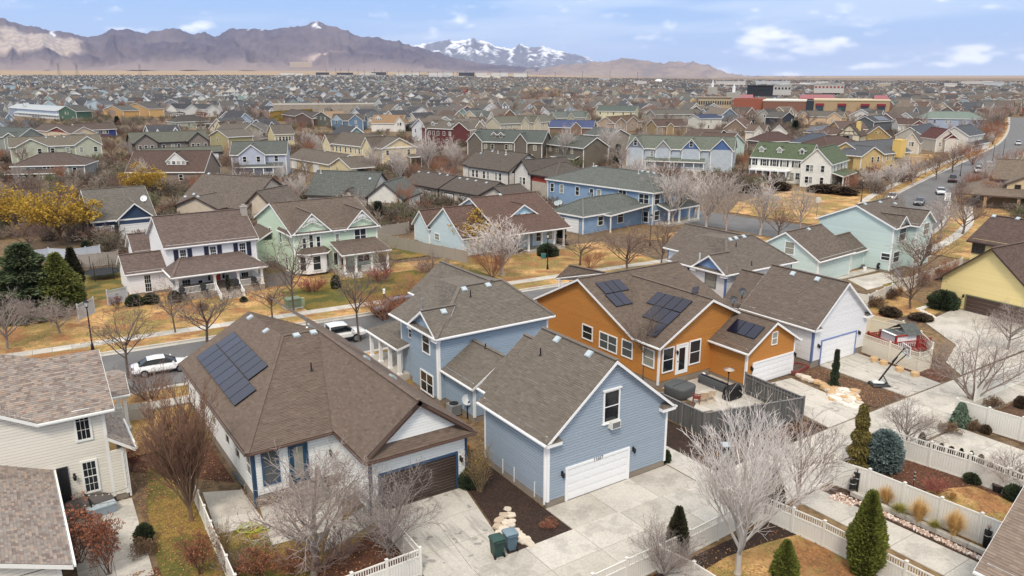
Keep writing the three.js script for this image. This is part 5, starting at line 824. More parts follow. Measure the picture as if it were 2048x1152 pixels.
mid('slate blue roofed house directly behind the colonial',cL(290,500),cL(580,520),4.6,9,7.6,'h',{wall: 0x8b8f96,roof: 0x515863});
mid('dark maroon roofed house behind the left half of the colonial',cL(120,500),cL(370,490),4.6,9,7.4,'h',{wall: 0x8c7767,roof: 0x553f39});
mid('mint gabled house with brown roof left of the colonial',cK(1745,540),cK(1890,520),4.6,11,7.8,'d',{wall: 0xbfe0d4,roof: 0x5e4d44,rows: [['f',2.8,[0.3]]]});
mid('dark green gable house with brown roof behind the pale blue townhouses',cK(1640,500),cK(1785,470),4.8,11,7.6,'d',{wall: 0x33474b,roof: 0x5d4c44});
// ---- middle distance, centre
mid('brown bungalow with tan walls and white front door, centre distance',cK(1205,395),cK(1445,390),3.6,10,6.4,'x',{wall: 0xa78a56,roof: 0x5c4a42,gables: [['f',0.28,0.5,5.2,1.2,5]],rows: [['f',2,[0.15,0.75]]]});
mid('white two storey house with blue solar roof, centre right',cK(1540,335),cK(1710,330),5.6,9,7.4,'x',{wall: 0xd9d5c6,roof: 0x3a4560,rows: [['f',4,[0.5]],['f',1.6,[0.4,0.8]]]});
mid('long grey roofed building with pale walls, centre right distance',cK(1190,305),cK(1560,300),4.6,12,7.2,'x',{wall: 0x9b9488,roof: 0x65625a,rows: [['f',3.4,[0.6,0.7,0.9]]]});
mid('grey green townhouses with yellow lower walls and chimneys, centre',cK(735,275),cK(1040,280),5.4,11,8.6,'x',{wall: 0xd9d2a8,roof: 0x5c655f,rows: [['f',4,[0.1,0.3,0.45,0.7,0.9]]],chim: [[1199,207,1.2,1.6,0xcfc0a0],[1256,208,1.2,1.6,0xcfc0a0]]});
mid('brick house with blue solar covered roof, centre',cK(370,400),cK(720,405),4.2,10,7.0,'x',{wall: 0x8a6a55,roof: 0x4a5578,gables: [['f',0.5,0.75,6.6,1,5]]});
mid('long cream row with stepped gables and grey green roofs, centre left',cK(0,375),cK(420,355),5.0,10,8.0,'x',{wall: 0xc9c0a4,roof: 0x6c6a5e,gables: [['f',0.36,0.5,7.6,0.8,5],['f',0.6,0.72,7.6,0.8,5]],rows: [['f',3.6,[0.1,0.2,0.45,0.66,0.8,0.9]]]});
mid('sage row house with pale gables, right of the cream row',cK(430,330),cK(700,325),5.0,10,8.0,'x',{wall: 0xa9a78a,roof: 0x69706a,gables: [['f',0.3,0.5,7.4,0.6,5],['f',0.85,1.0,7.4,0.6,5]],rows: [['f',3.6,[0.1,0.4,0.65,0.75]]]});
mid('blue cottage with two white trimmed front gables, centre left',cJ(620,350),cJ(875,350),4.6,10,7.6,'x',{wall: 0x5d82a3,roof: 0x5d5750,gables: [['f',0.0,0.35,7.2,0.8,5,0x9dbfd6],['f',0.55,1.0,7.6,1.2,5]],rows: [['f',3.9,[0.16,0.78],-1.25],['f',1.6,[0.6,0.8],-1.25]]});
mid('tan roofed white cottage with wide dormer, centre left',cJ(925,368),cJ(1170,370),4.0,11,7.6,'x',{wall: 0xe0ddd6,roof: 0x9a7d5e,gables: [['f',0.78,1.1,7.2,1,6]],dormers: [[0.2,0,0,3,0xe0ddd6]],rows: [['f',3.6,[0.9,0.98],-1.05]]});
mid('olive dark gabled house with white edges left of the blue cottage',cJ(480,320),cJ(620,330),4.8,11,7.8,'d',{wall: 0x5f6355,roof: 0x9a8064,rows: [['f',4.2,[0.42,0.66]]]});
mid('brown hipped house left of the olive gable',cJ(240,300),cJ(480,335),4.0,11,6.8,'x',{wall: 0x6f4f3f,roof: 0x4f4540,gables: [['f',0.5,1.0,6.4,0.6,5]]});
mid('tan stucco house with dark shed roof right of the slate block',cK(635,455),cK(840,470),6.0,10,8.2,'x',{wall: 0x9a9181,roof: 0x595d5a,rows: [['f',4,[0.9]]]});
mid('small tan house with white edged twin gables, centre',cK(880,370),cK(1100,350),4.4,9,7.2,'x',{wall: 0xb59a80,roof: 0x63503f,gables: [['f',0.0,0.35,6.8,0.5,4],['f',0.4,0.8,7,0.5,4]],rows: [['f',2.8,[0.2,0.6],-0.52]]});
mid('green gabled house with white window frames at far left',cI(440,275),cI(580,280),5.6,10,8.8,'d',{wall: 0x3f6a55,roof: 0x54544f,rows: [['f',4.4,[0.4,0.55]],['f',1.6,[0.2,0.8]]]});
mid('white house with pale metal roof and long porch at far left',cI(60,250),cI(430,275),5.2,11,7.8,'x',{wall: 0x8ea4c2,roof: 0xb9c0c4,dormers: [[0.3,0,0,4,0xe2e4e4]],rows: [['f',3.8,[0.1,0.2,0.8]]],porch: [0.2,1.1,2.4,2.6]});
mid('yellow ochre house under construction with broad gable at far left',cI(790,265),cI(940,275),4.8,10,7.6,'d',{wall: 0xd09a3f,roof: 0x585954,rows: [['f',3.2,[0.4]]]});
mid('ochre unfinished house with open gable and brown roof at far left',cI(965,240),cI(1140,262),5.2,9,8.2,'d',{wall: 0xcfa04e,roof: 0x514b46,rows: [['f',3.2,[0.2]]]});
mid('slate gabled white porch house, first of the porch row at far left',cI(1270,255),cI(1420,262),5.2,9,8.2,'x',{wall: 0xdcdcd8,roof: 0x3c3e42,gables: [['f',0.1,0.6,8,1,5]],porch: [0,1,2,2.6],rows: [['f',3.8,[0.3,0.7]]]});
mid('white porch house with chimney, second of the porch row at far left',cI(1430,255),cI(1580,262),5.2,9,8.0,'x',{wall: 0xdedcd6,roof: 0x45474b,porch: [0,1,2,2.6],rows: [['f',3.8,[0.2,0.5,0.8]]],chim: [[378,204,1,1.6,0xd8d8d4]]});
mid('pale blue gabled house beside the green gable at far left',cI(665,215),cI(790,232),5.0,9,8.0,'d',{wall: 0xb5cfe0,roof: 0x4f5256});
// ---- tan and blue house at the right edge
{
mid('tan and royal blue house with brown shingle roofs at the right edge beside the street',[1985.7,357],[2075,345],5.2,12,8.6,'x',{W: 13,wall: 0x3a578c,roof: 0x7a6c5e,trim: 0x5e4c40,turn: -66,y: 0,fn: (h,W,ev) =>{h.walls(2.2,12,-4.6,0.5,0,5.0,{gable: 'd',peak: 7.4,faces: 'fl',wall: 0xd2bb96,corners: false});h.gable(2.2,12,-4.6,1,5.0,7.5,'d',{kb: 0});h.win('f',-4.6,4.0,4.2,0.9,0.9,'x',{grid: [2,2],trim: 0x6a5b40});h.roof([[-6.2,2.8,-8.2],[6.5,2.8,-8.2],[6.5,4.0,-4.5],[-1,4.7,-0.1]],'er-r',{});h.roof([[-6.2,2.8,-8.2],[-1,4.7,-0.1],[-1,4.7,8],[-6.2,2.8,8]],'--re',{});h.roof([[5.5,3.3,-8.6],[14,3.3,-8.6],[14,4.3,-4.5],[5.5,4.3,-4.5]],'er-r',{});for (const k of [-5.8,-1,4.5,8]) h.post(k,-7.8,0,2.8,0.5,M(0xa88a66));h.b('wall',farWallM(0x9a8668)).box(-1,6,0,2.9,3.8,4.6);}});
}
// -- mountains
function skyPoint(px,py,D){const d=ray(px,py),t=D / Math.hypot(d.x,d.z);return V(d.x * t,EYE + d.y * t,d.z * t);}
function interp(tab,x){for (let i=0;i + 2 < tab.length;i += 2) if (x <= tab[i + 2]){const t=clamp((x - tab[i]) / (tab[i + 2] - tab[i]),0,1);return lerp(tab[i + 1],tab[i + 3],t * t * (3 - 2 * t) * 0.5 + t * 0.5);} return tab[tab.length - 1];}
const ridged=(x,y,s) =>{let a=0,k=0.5;for (let i=0;i < 5;i++){a += k * (1 - Math.abs(vnoise(x,y,s + i) * 2 - 1));k *= 0.5;x=x * 2.03 + 3;y=y * 1.9 + 7;} return a;};
function range(name,label,tab,D0,D1,x0,x1,fr,paint,amp=0.2,seed=3) {
const NX=Math.round((x1 - x0) / 3),NS=44,p=[],c=[],idx=[];
for (let i=0;i <= NX;i++) {
const px=lerp(x0,x1,i / NX),top=skyPoint(px,interp(tab,px) + (fbm(px / 16,3,4,seed) - 0.5) * 7 + (fbm(px / 6,9,3,seed + 2) - 0.5) * 5,D1),dir=V(top.x,0,top.z).normalize();
for (let j=0;j <= NS + 6;j++) {
const s=Math.min(j / NS,1),back=Math.max(0,j - NS) / 6,D=lerp(D0,D1,s) + back * 2500,X=dir.x * D,A=-dir.z * D,base=terrain(X,A),up=Math.max(0,top.y - terrain(dir.x * D1,-dir.z * D1));
const wx=px / fr + 0.8 * (fbm(px / 60,s * 3,3,seed + 40) - 0.5),rg=ridged(wx,s * 2.4,seed),g=(rg - 0.55) * amp * up * Math.pow(Math.sin(Math.PI * Math.min(1,s * 0.97 + 0.02)),0.8),sp=Math.pow(s,1.45) * 0.75 + s * 0.25;
const y=base + up * sp * (1 - back * back * 0.8) + g - 3;p.push(X,y,-A);c.push(...paint(px,s,rg,fbm(px / 9,s * 26,4,seed + 9),(y - base) / Math.max(up,1)));
}
}
const w=NS + 7;for (let i=0;i < NX;i++) for (let j=0;j + 1 < w;j++){const a=i * w + j;idx.push(a,a + w,a + w + 1,a,a + w + 1,a + 1);}
const g=new THREE.BufferGeometry();g.setAttribute('position',new THREE.Float32BufferAttribute(p,3));g.setAttribute('color',new THREE.Float32BufferAttribute(c,3));g.setIndex(idx);g.computeVertexNormals();
const m=mesh(name,g,M(0xffffff,{roughness: 1,vertexColors: true}),scene,'structure');return m;
}
const mixc=(a,b,t) => a.map((v,i) => lerp(v,b[i],clamp(t,0,1)));
const SAGE=[0.07,0.058,0.08],SAGE2=[0.14,0.112,0.118],TANH=[0.24,0.19,0.175],SNOW=[0.78,0.80,0.84];
range('mountain_range','',[-200,10,0,33,40,48,100,60,125,61,170,74,197,72,225,60,250,57,290,66,310,60,335,56,365,61,385,69,405,63,430,73,455,60,485,56,520,60,555,58,580,53,608,50,622,44,640,44,655,51,672,52,690,58,715,72,750,76,785,80,825,92,870,104,920,118,980,128,1060,135,1150,141,1300,150,1500,156],7800,14500,-260,1420,62,(px,s,rg,n,hy) => {
let c=mixc(SAGE,SAGE2,n * 1.3 - 0.2 + (0.62 - rg) * 1.9);c=mixc(TANH,c,smoothstep(s,0.02,0.36) * 0.95);
if (px < 175){const b=smoothstep(s,0.4,0.5) * (1 - smoothstep(s,0.78,0.9));c=mixc(c,mixc([0.33,0.28,0.26],[0.50,0.42,0.34],Math.sin(s * 90 + n * 3) * 0.5 + 0.5),b * smoothstep(180 - px,0,40) * 0.9);}
const quarry=Math.exp(-Math.pow((px - 640) / 34,2) - Math.pow((s - 0.36) / 0.05,2));c=mixc(c,[0.46,0.36,0.31],quarry * 1.2);
const top=smoothstep(s,0.66,0.92),where=Math.max(0.8 * Math.exp(-Math.pow((px - 632) / 22,2)),0.42 * smoothstep(px,440,480) * (1 - smoothstep(px,620,680)),px < 60 ? 0.35 : 0,Math.exp(-Math.pow((px - 105) / 12,2)) * .7);
return mixc(c,SNOW,smoothstep(top * where + (n - 0.5) * 0.9 + (rg - 0.6) * 0.9,0.62,0.86));
},0.46,3);
range('snowy_mountains','',[780,96,830,90,860,85,900,79,925,80,945,77,975,84,1000,95,1020,97,1043,88,1060,95,1085,92,1110,98,1140,107,1170,115,1195,124,1260,140],17000,23000,760,1270,26,(px,s,rg,n) => mixc(mixc([0.12,0.13,0.16],[0.22,0.22,0.24],n),SNOW,smoothstep(s * 0.8 + (rg - 0.55) * 1.5 + (n - 0.5) * 1.1,0.68,1.0)),0.34,14);
range('foothills','',[1000,150,1080,136,1140,128,1195,124,1230,120,1250,116,1275,118,1300,124,1340,123,1365,124,1385,122,1410,128,1440,138,1465,147,1500,152,1600,154,1700,157,1800,158,2050,160,2300,161],7000,11500,980,2320,40,(px,s,rg,n) => mixc(mixc([0.20,0.155,0.14],[0.31,0.25,0.21],n + 0.5 - rg),[0.17,0.15,0.16],smoothstep(rg,0.62,0.85) * 0.7),0.2,23);
// -- far houses
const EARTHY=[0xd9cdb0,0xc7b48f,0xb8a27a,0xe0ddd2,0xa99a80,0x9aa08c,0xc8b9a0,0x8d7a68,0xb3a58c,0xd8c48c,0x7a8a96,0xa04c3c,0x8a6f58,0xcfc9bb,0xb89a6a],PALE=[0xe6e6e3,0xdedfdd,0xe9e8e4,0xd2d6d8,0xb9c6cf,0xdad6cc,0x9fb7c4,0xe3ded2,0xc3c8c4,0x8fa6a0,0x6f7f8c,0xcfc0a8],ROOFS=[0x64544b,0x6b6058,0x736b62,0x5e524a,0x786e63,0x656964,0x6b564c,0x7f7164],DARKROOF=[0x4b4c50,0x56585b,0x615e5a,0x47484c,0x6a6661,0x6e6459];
const CNAME={0xd9cdb0: 'cream',0xc7b48f: 'tan',0xb8a27a: 'sand coloured',0xe0ddd2: 'off white',0xa99a80: 'khaki',0x9aa08c: 'sage',0xc8b9a0: 'beige',0x8d7a68: 'brown',0xb3a58c: 'stone coloured',0xd8c48c: 'pale yellow',0x7a8a96: 'slate blue',0xa04c3c: 'brick red',0x8a6f58: 'dark tan',0xcfc9bb: 'light grey',0xb89a6a: 'ochre',0xe6e6e3: 'white',0xdedfdd: 'white',0xe9e8e4: 'bright white',0xd2d6d8: 'pale grey',0xb9c6cf: 'pale blue grey',0xdad6cc: 'ivory',0x9fb7c4: 'light blue',0xe3ded2: 'cream white',0xc3c8c4: 'silver grey',0x8fa6a0: 'grey green',0x6f7f8c: 'steel blue',0xcfc0a8: 'buff'};
const RNAME=(c) => DARKROOF.includes(c) ? 'charcoal' : [0x736b62,0x656964,0x786e63].includes(c) ? 'grey' : 'brown';
function inView(X,A,pad=40){const v=V(X,3 - EYE,-A),z=v.dot(FW);if (z < 5) return null;const x=1024 + FOCAL * v.dot(RT) / z,y=576 - FOCAL * v.dot(UP) / z;return x > -pad && x < 2048 + pad && y < 1152 ? [x,y,z] : null;}
// a family of house shapes built once; each far house is a copy with its own colours
const shapes=[];
function shape(kind,seed) {
const r=rng(seed),W=8.5 + r() * 4.5,D=9 + r() * 4,two=r() < 0.62,ev=two ? 5.5 : 3.2,pk=ev + 2.4 + r() * 1.1,wall=new GB(),roof=new GB(),trim=new GB(),win=[];
const slab=(a,b,c,d) =>{roof.quad(a,b,c,d);const t=V(0,-0.15,0);for (const [p,q] of [[a,b],[b,c],[c,d],[d,a]]) trim.quad(p,q,q.clone().add(t),p.clone().add(t));};
const gab=(x0,x1,z0,z1,e,p,ax,o=0.4) =>{  // ax 'd': ridge along z
wall.box(x0,x1,-3,e,z0,z1);
if (ax === 'd'){const m=(x0 + x1) / 2,k=(p - e) / (m - x0);wall.tri(V(x0,e,z1),V(x1,e,z1),V(m,p,z1));wall.tri(V(x0,e,z0),V(x1,e,z0),V(m,p,z0));for (const s of [-1,1]){const ex=s < 0 ? x0 - o : x1 + o;slab(V(ex,e - o * k + 0.12,z1 + 0.35),V(m,p + 0.12,z1 + 0.35),V(m,p + 0.12,z0 - 0.35),V(ex,e - o * k + 0.12,z0 - 0.35));trim.bar(V(ex,e - o * k + 0.1,z1 + 0.36),V(m,p + 0.1,z1 + 0.36),0.07,0.28);}}
else{const m=(z0 + z1) / 2,k=(p - e) / (m - z0);for (const x of [x0,x1]) wall.tri(V(x,e,z0),V(x,e,z1),V(x,p,m));for (const s of [-1,1]){const ez=s < 0 ? z0 - o : z1 + o;slab(V(x0 - 0.35,e - o * k + 0.12,ez),V(x0 - 0.35,p + 0.12,m),V(x1 + 0.35,p + 0.12,m),V(x1 + 0.35,e - o * k + 0.12,ez));} for (const x of [x0 - 0.36,x1 + 0.36]) for (const s of [-1,1]) trim.bar(V(x,e - o * k + 0.1,s < 0 ? z0 - o : z1 + o),V(x,p + 0.1,m),0.07,0.26);}
};
if (kind === 0){gab(-W / 2,W / 2,-D / 2,D / 2,ev,pk,'x');gab(-W / 2 + 0.4,-W / 2 + 4.6,0,D / 2 + 0.8,ev,pk - 0.7,'d');}
if (kind === 1) gab(-W / 2,W / 2,-D / 2,D / 2,ev,pk + 0.5,'d');
if (kind === 2){const e=ev,o=0.4,m=Math.min(W,D) / 2;wall.box(-W / 2,W / 2,-3,e,-D / 2,D / 2);const X=W / 2 + o,Z=D / 2 + o,a=V(-X + m,pk,0),b=V(X - m,pk,0);slab(V(-X,e,Z),V(X,e,Z),b,a);slab(V(-X,e,-Z),V(X,e,-Z),b,a);roof.tri(V(-X,e,-Z),V(-X,e,Z),a);roof.tri(V(X,e,-Z),V(X,e,Z),b);}
if (kind === 3){gab(-W / 2,W / 2,-D / 2,D / 2,ev,pk,'x');gab(W / 2 - 4.4,W / 2 - 0.3,0,D / 2 + 1.2,ev,pk - 0.5,'d');gab(-W / 2 + 0.4,-W / 2 + 3.4,0,D / 2 + 0.3,ev,pk - 1,'d');}
if (kind === 4){gab(-W / 2,W / 2,-D / 2,D / 2,3.2,7.4,'x');gab(-1.8,1.8,0.5,D / 2 - 0.8,5.0,6.5,'d',0.3);}
const fz=D / 2 + 1.25;trim.box(-W / 2,W / 2,2.5,2.7,D / 2,D / 2 + 2);for (let i=0;i < 4;i++){const x=-W / 2 + 0.2 + (W - 0.4) * i / 3;trim.box(x - 0.1,x + 0.1,-1,2.5,D / 2 + 1.7,D / 2 + 1.9);} roof.quad(V(-W / 2 - 0.2,2.6,D / 2 + 2.2),V(W / 2 + 0.2,2.6,D / 2 + 2.2),V(W / 2 + 0.2,3.3,D / 2),V(-W / 2 - 0.2,3.3,D / 2));
const spots=[];const zf=kind === 0 || kind === 3 ? D / 2 + 0.8 : D / 2;if (two) for (let i=0;i < 4;i++) spots.push([-W / 2 + W * (i + 0.5) / 4,4.3,(kind === 0 && i < 2) ? D / 2 + 0.82 : kind === 3 ? (i === 3 ? D / 2 + 1.22 : i === 0 ? D / 2 + 0.32 : D / 2 + 0.02) : D / 2 + 0.02,0]);
for (const x of [-0.3,0.32]) spots.push([x * W,1.4,D / 2 + 0.02 + (kind === 3 && x > 0 ? 1.2 : kind === 0 && x < 0 ? 0.8 : 0),0]);for (const z of [-0.25,0.2]) spots.push([-W / 2 - 0.02,two ? 4.2 : 1.6,z * D,1]);if (kind === 4) for (const x of [-0.8,0,0.8]) spots.push([x,4.3,D / 2 - 0.78,0]);
return{wall: wall.geo(false),roof: roof.geo(false),trim: trim.geo(false),spots,R: Math.hypot(W,D) / 2};
}
for (let i=0;i < 15;i++) shapes.push(shape(i % 5,100 + i));
const smallWin=(() =>{const a=boxGeo(-0.55,0.55,-0.8,0.8,-0.02,0.06),b=new GB().box(-0.42,0.42,0.05,0.67,0.06,0.075).box(-0.42,0.42,-0.67,-0.05,0.06,0.075).geo(false);return [a,b];})();
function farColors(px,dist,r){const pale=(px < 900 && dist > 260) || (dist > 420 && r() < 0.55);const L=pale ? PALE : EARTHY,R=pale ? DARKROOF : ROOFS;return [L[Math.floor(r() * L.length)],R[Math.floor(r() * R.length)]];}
const nearStreet=(X,A,d) => midPts.some((p) => Math.hypot(p.x - X,p.y - A) < d);
const cand=[];
{
const r=rng(4242),turnAt=(X,A) => degToRad(lerp(0,20,smoothstep(X - A * 0.35,60,260))) + (fbm(X / 420,A / 420,2,88) - 0.5) * (Math.hypot(X,A) > 350 ? 1.6 : 0.25);
const addAt=(X,A,tn) =>{const dist=Math.hypot(X,A),v=inView(X,A);if (!v || (dist < 195) || (A < 112 && X < 160)) return;if (nearStreet(X,A,19)) return;if (v[0] > 1450 && v[0] < 1800 && dist > 495 && dist < 600) return;cand.push([dist,X,A,tn,v[0],v[1]]);};
for (let q=0,A=112;A < 2700;q++){A += q % 2 ? 17 : 30;const sc=1;for (let X=-260;X < 2600;X += 14.5 + 2.5 * r()){const wx=(fbm(X / 300,A / 300,2,55) - 0.5) * 60 * smoothstep(A,200,500),wy=(fbm(X / 260 + 30,A / 260,2,56) - 0.5) * 70 * smoothstep(A + X * 0.3,200,500);if (fbm(X / 150,A / 150,2,99) > 0.7) continue;const x=X + wx,a=A + wy - 0.1 * 0;addAt(x,a,turnAt(x,a) + (q % 2 ? 0 : Math.PI) * (r() < 0.7 ? 1 : 0));}}
cand.sort((a,b) => a[0] - b[0]);
}
const placed=[];const INDIV=212;const seenLabels={};
const bigParts=[];
{
const r=rng(777);
for (const [dist,X,A,tn,px,py] of cand) {
if (dist > 900 && r() < 0.2) continue;
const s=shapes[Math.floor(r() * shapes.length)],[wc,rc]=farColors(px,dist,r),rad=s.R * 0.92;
if (blocked.some((b) => Math.hypot(b[0] - X,b[1] - A) < b[2] + rad * 0.8)) continue;
if (placed.length < 1200 && placed.some((b) => Math.hypot(b.X - X,b.A - A) < 12.5)) continue;
if (dist < 700 && hides(X,A,8.5,s.R * 0.9)) continue;
placed.push({X,A,tn,s,wc,rc,px,dist});
}
}
const regionName=(px) => px < 300 ? 'far left' : px < 620 ? 'left' : px < 900 ? 'left of centre' : px < 1200 ? 'centre' : px < 1500 ? 'right of centre' : px < 1800 ? 'right' : 'far right',tierName=(d) => d < 230 ? 'beyond the first blocks' : d < 300 ? 'in the middle distance' : d < 380 ? 'further back' : 'among the distant roofs';
const KINDS=['cross gabled','front gabled','hip roofed','twin gabled','dormered'];
placed.slice(0,INDIV).forEach((h) => {
const ki=shapes.indexOf(h.s) % 5,lab=`${CNAME[h.wc]} ${KINDS[ki]} house with ${RNAME(h.rc)} roof ${tierName(h.dist)}, ${regionName(h.px)}`;
const t=thing('house',lab,'house',[h.X,terrain(h.X,h.A),-h.A],h.tn);h.g=t;(seenLabels[lab] ??= []).push(t);
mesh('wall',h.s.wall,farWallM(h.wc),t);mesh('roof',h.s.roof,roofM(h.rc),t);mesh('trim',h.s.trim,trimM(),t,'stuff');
for (const [x,y,z,sd] of h.s.spots){const m=mesh('window',smallWin[0],trimM(),t);m.position.set(x,y,z);if (sd) m.rotation.y=-Math.PI / 2;if (h.dist < 420) mesh('pane',smallWin[1],PANE[Math.floor(vnoise(x + h.X,y + h.A) * 1.99)],m);}
});
for (const [lab,L] of Object.entries(seenLabels)) if (L.length > 1) for (const t of L) t.userData.group=lab;
// the rest of the town: one object
{
const town=thing('distant_houses','distant town of small pale and brown houses stretching towards the mountains','houses');town.userData.kind='stuff';
const rest=placed.slice(INDIV),m4=new THREE.Matrix4(),q=new THREE.Quaternion(),col=new THREE.Color();
shapes.forEach((s,k) => {
const L=rest.filter((h) => h.s === s);if (!L.length) return;
const w=new THREE.InstancedMesh(s.wall,M(0xffffff,{roughness: 0.85}),L.length),f=new THREE.InstancedMesh(s.roof,M(0xffffff,{roughness: 0.95,map: T.shingle}),L.length),t=new THREE.InstancedMesh(s.trim,trimM(),L.length);w.name='walls';f.name='roofs';t.name='trims';
L.forEach((h,i) =>{m4.compose(V(h.X,terrain(h.X,h.A),-h.A),q.setFromEuler(new THREE.Euler(0,h.tn,0)),V(1,1,1));w.setMatrixAt(i,m4);f.setMatrixAt(i,m4);t.setMatrixAt(i,m4);w.setColorAt(i,col.set(h.wc));f.setColorAt(i,col.set(h.rc));});
town.add(w,f,t);
});
console.log('far houses',placed.length);
}
// -- larger far buildings
function slabBuilding(name,label,cat,px0,px1,pyBase,dist,hgt,depth,colors,o={}) {
const a=skyPoint(px0,pyBase,dist),b=skyPoint(px1,pyBase,dist),u=b.clone().sub(a).setY(0),W=u.length();u.normalize();const y=o.y ?? Math.max(terrain(a.x,-a.z) - 3,a.y - 4),tn=Math.atan2(-u.z,u.x);
const t=thing(name,label,cat,[a.x,y,a.z],tn,o.group),top=hgt + (a.y - y);
mesh('wall',boxGeo(0,W,0,top,-depth,0),M(colors[0],{roughness: 0.85,map: T.stucco}),t);mesh('roof',boxGeo(-0.5,W + 0.5,top,top + Math.max(0.6,hgt * 0.08),-depth - 0.5,0.5),M(colors[1],{roughness: 0.9}),t);
if (o.win){const n=o.win,wm=M(o.winColor ?? 0x30363c,{roughness: 0.2});for (let i=0;i < n;i++){const x=W * (i + 0.5) / n,w=W / n * 0.55;mesh('window',boxGeo(x - w / 2,x + w / 2,top - hgt * 0.75,top - hgt * 0.35,0,0.25),wm,t);}}
return t;
}
// school with red roofs
{
const D=525,P=(x,y) => skyPoint(x,y,D),a=P(1500,226),b=P(1779,224),tn=Math.atan2(-(b.z - a.z),b.x - a.x),W=b.clone().sub(a).length(),t=thing('school','long tan and orange brick school with red metal roofs in the right distance','school',[a.x,0,a.z],tn),h=P(1629,201).y;const sx=(px) => (px - 1500) / 279 * W,part=(n,g,m) => mesh(n,g,m,t),BR=M(0x8c5a48,{roughness: 0.9,map: T.stucco}),TN=M(0xb29a78,{roughness: 0.9,map: T.stucco}),RD=M(0x88484d,{roughness: 0.5});
part('wing',boxGeo(sx(1462),sx(1526),-1,h + 0.9,-26,-4),M(0x985a46,{roughness: 0.9,map: T.stucco}));part('wing',boxGeo(sx(1526),sx(1615),-1,h - 0.6,-30,0),M(0x85604f,{roughness: 0.9,map: T.stucco}));
part('stair_tower',boxGeo(sx(1615),sx(1630),-1,h,-12,0.4),M(0x333a40,{roughness: 0.2}));part('wing',boxGeo(sx(1630),sx(1778),-1,h,-24,0),TN);part('parapet',boxGeo(sx(1629),sx(1779),h,h + 0.8,-24.2,0.3),M(0xcbbf9e));part('parapet',boxGeo(sx(1525),sx(1615),h - 0.6,h + 0.2,-30.2,0.3),M(0xd8d4c8));
const rf=(x0,x1,z,y0,y1) =>{const g=new GB();g.quad(V(sx(x0),y0,z + 8),V(sx(x1),y0,z + 8),V(sx(x1) - 1,y1,z),V(sx(x0) + 1,y1,z)).quad(V(sx(x0),y0,z - 8),V(sx(x1),y0,z - 8),V(sx(x1) - 1,y1,z),V(sx(x0) + 1,y1,z));part('red_roof',g.geo(false),RD);};
rf(1597,1672,-30,h + 0.4,h + 3);rf(1747,1779,-18,h + 0.4,h + 3);rf(1470,1503,-16,h + 1.0,h + 3);part('wall',boxGeo(sx(1597),sx(1672),h - 3,h + 0.6,-37,-23),TN);
for (const px of [1642,1686,1731,1762]){const x=sx(px);part('window',boxGeo(x - 2.2,x + 2.2,1,h - 3,0,0.5),M(0x3b4850,{roughness: 0.2}));part('red_panel',boxGeo(x - 2.4,x + 2.4,h - 3.0,h - 1.6,0,0.8),M(0x7f2630));for (const s of [-1,1]) part('red_panel',boxGeo(x + s * 4 - 0.8,x + s * 4 + 0.8,1,h - 6,0,0.6),M(0x7f2630));part('red_panel',boxGeo(x - 2.2,x + 2.2,0,2.2,0.5,0.9),M(0x7f2630));}
blocked.push([a.x,-a.z,60]);
}
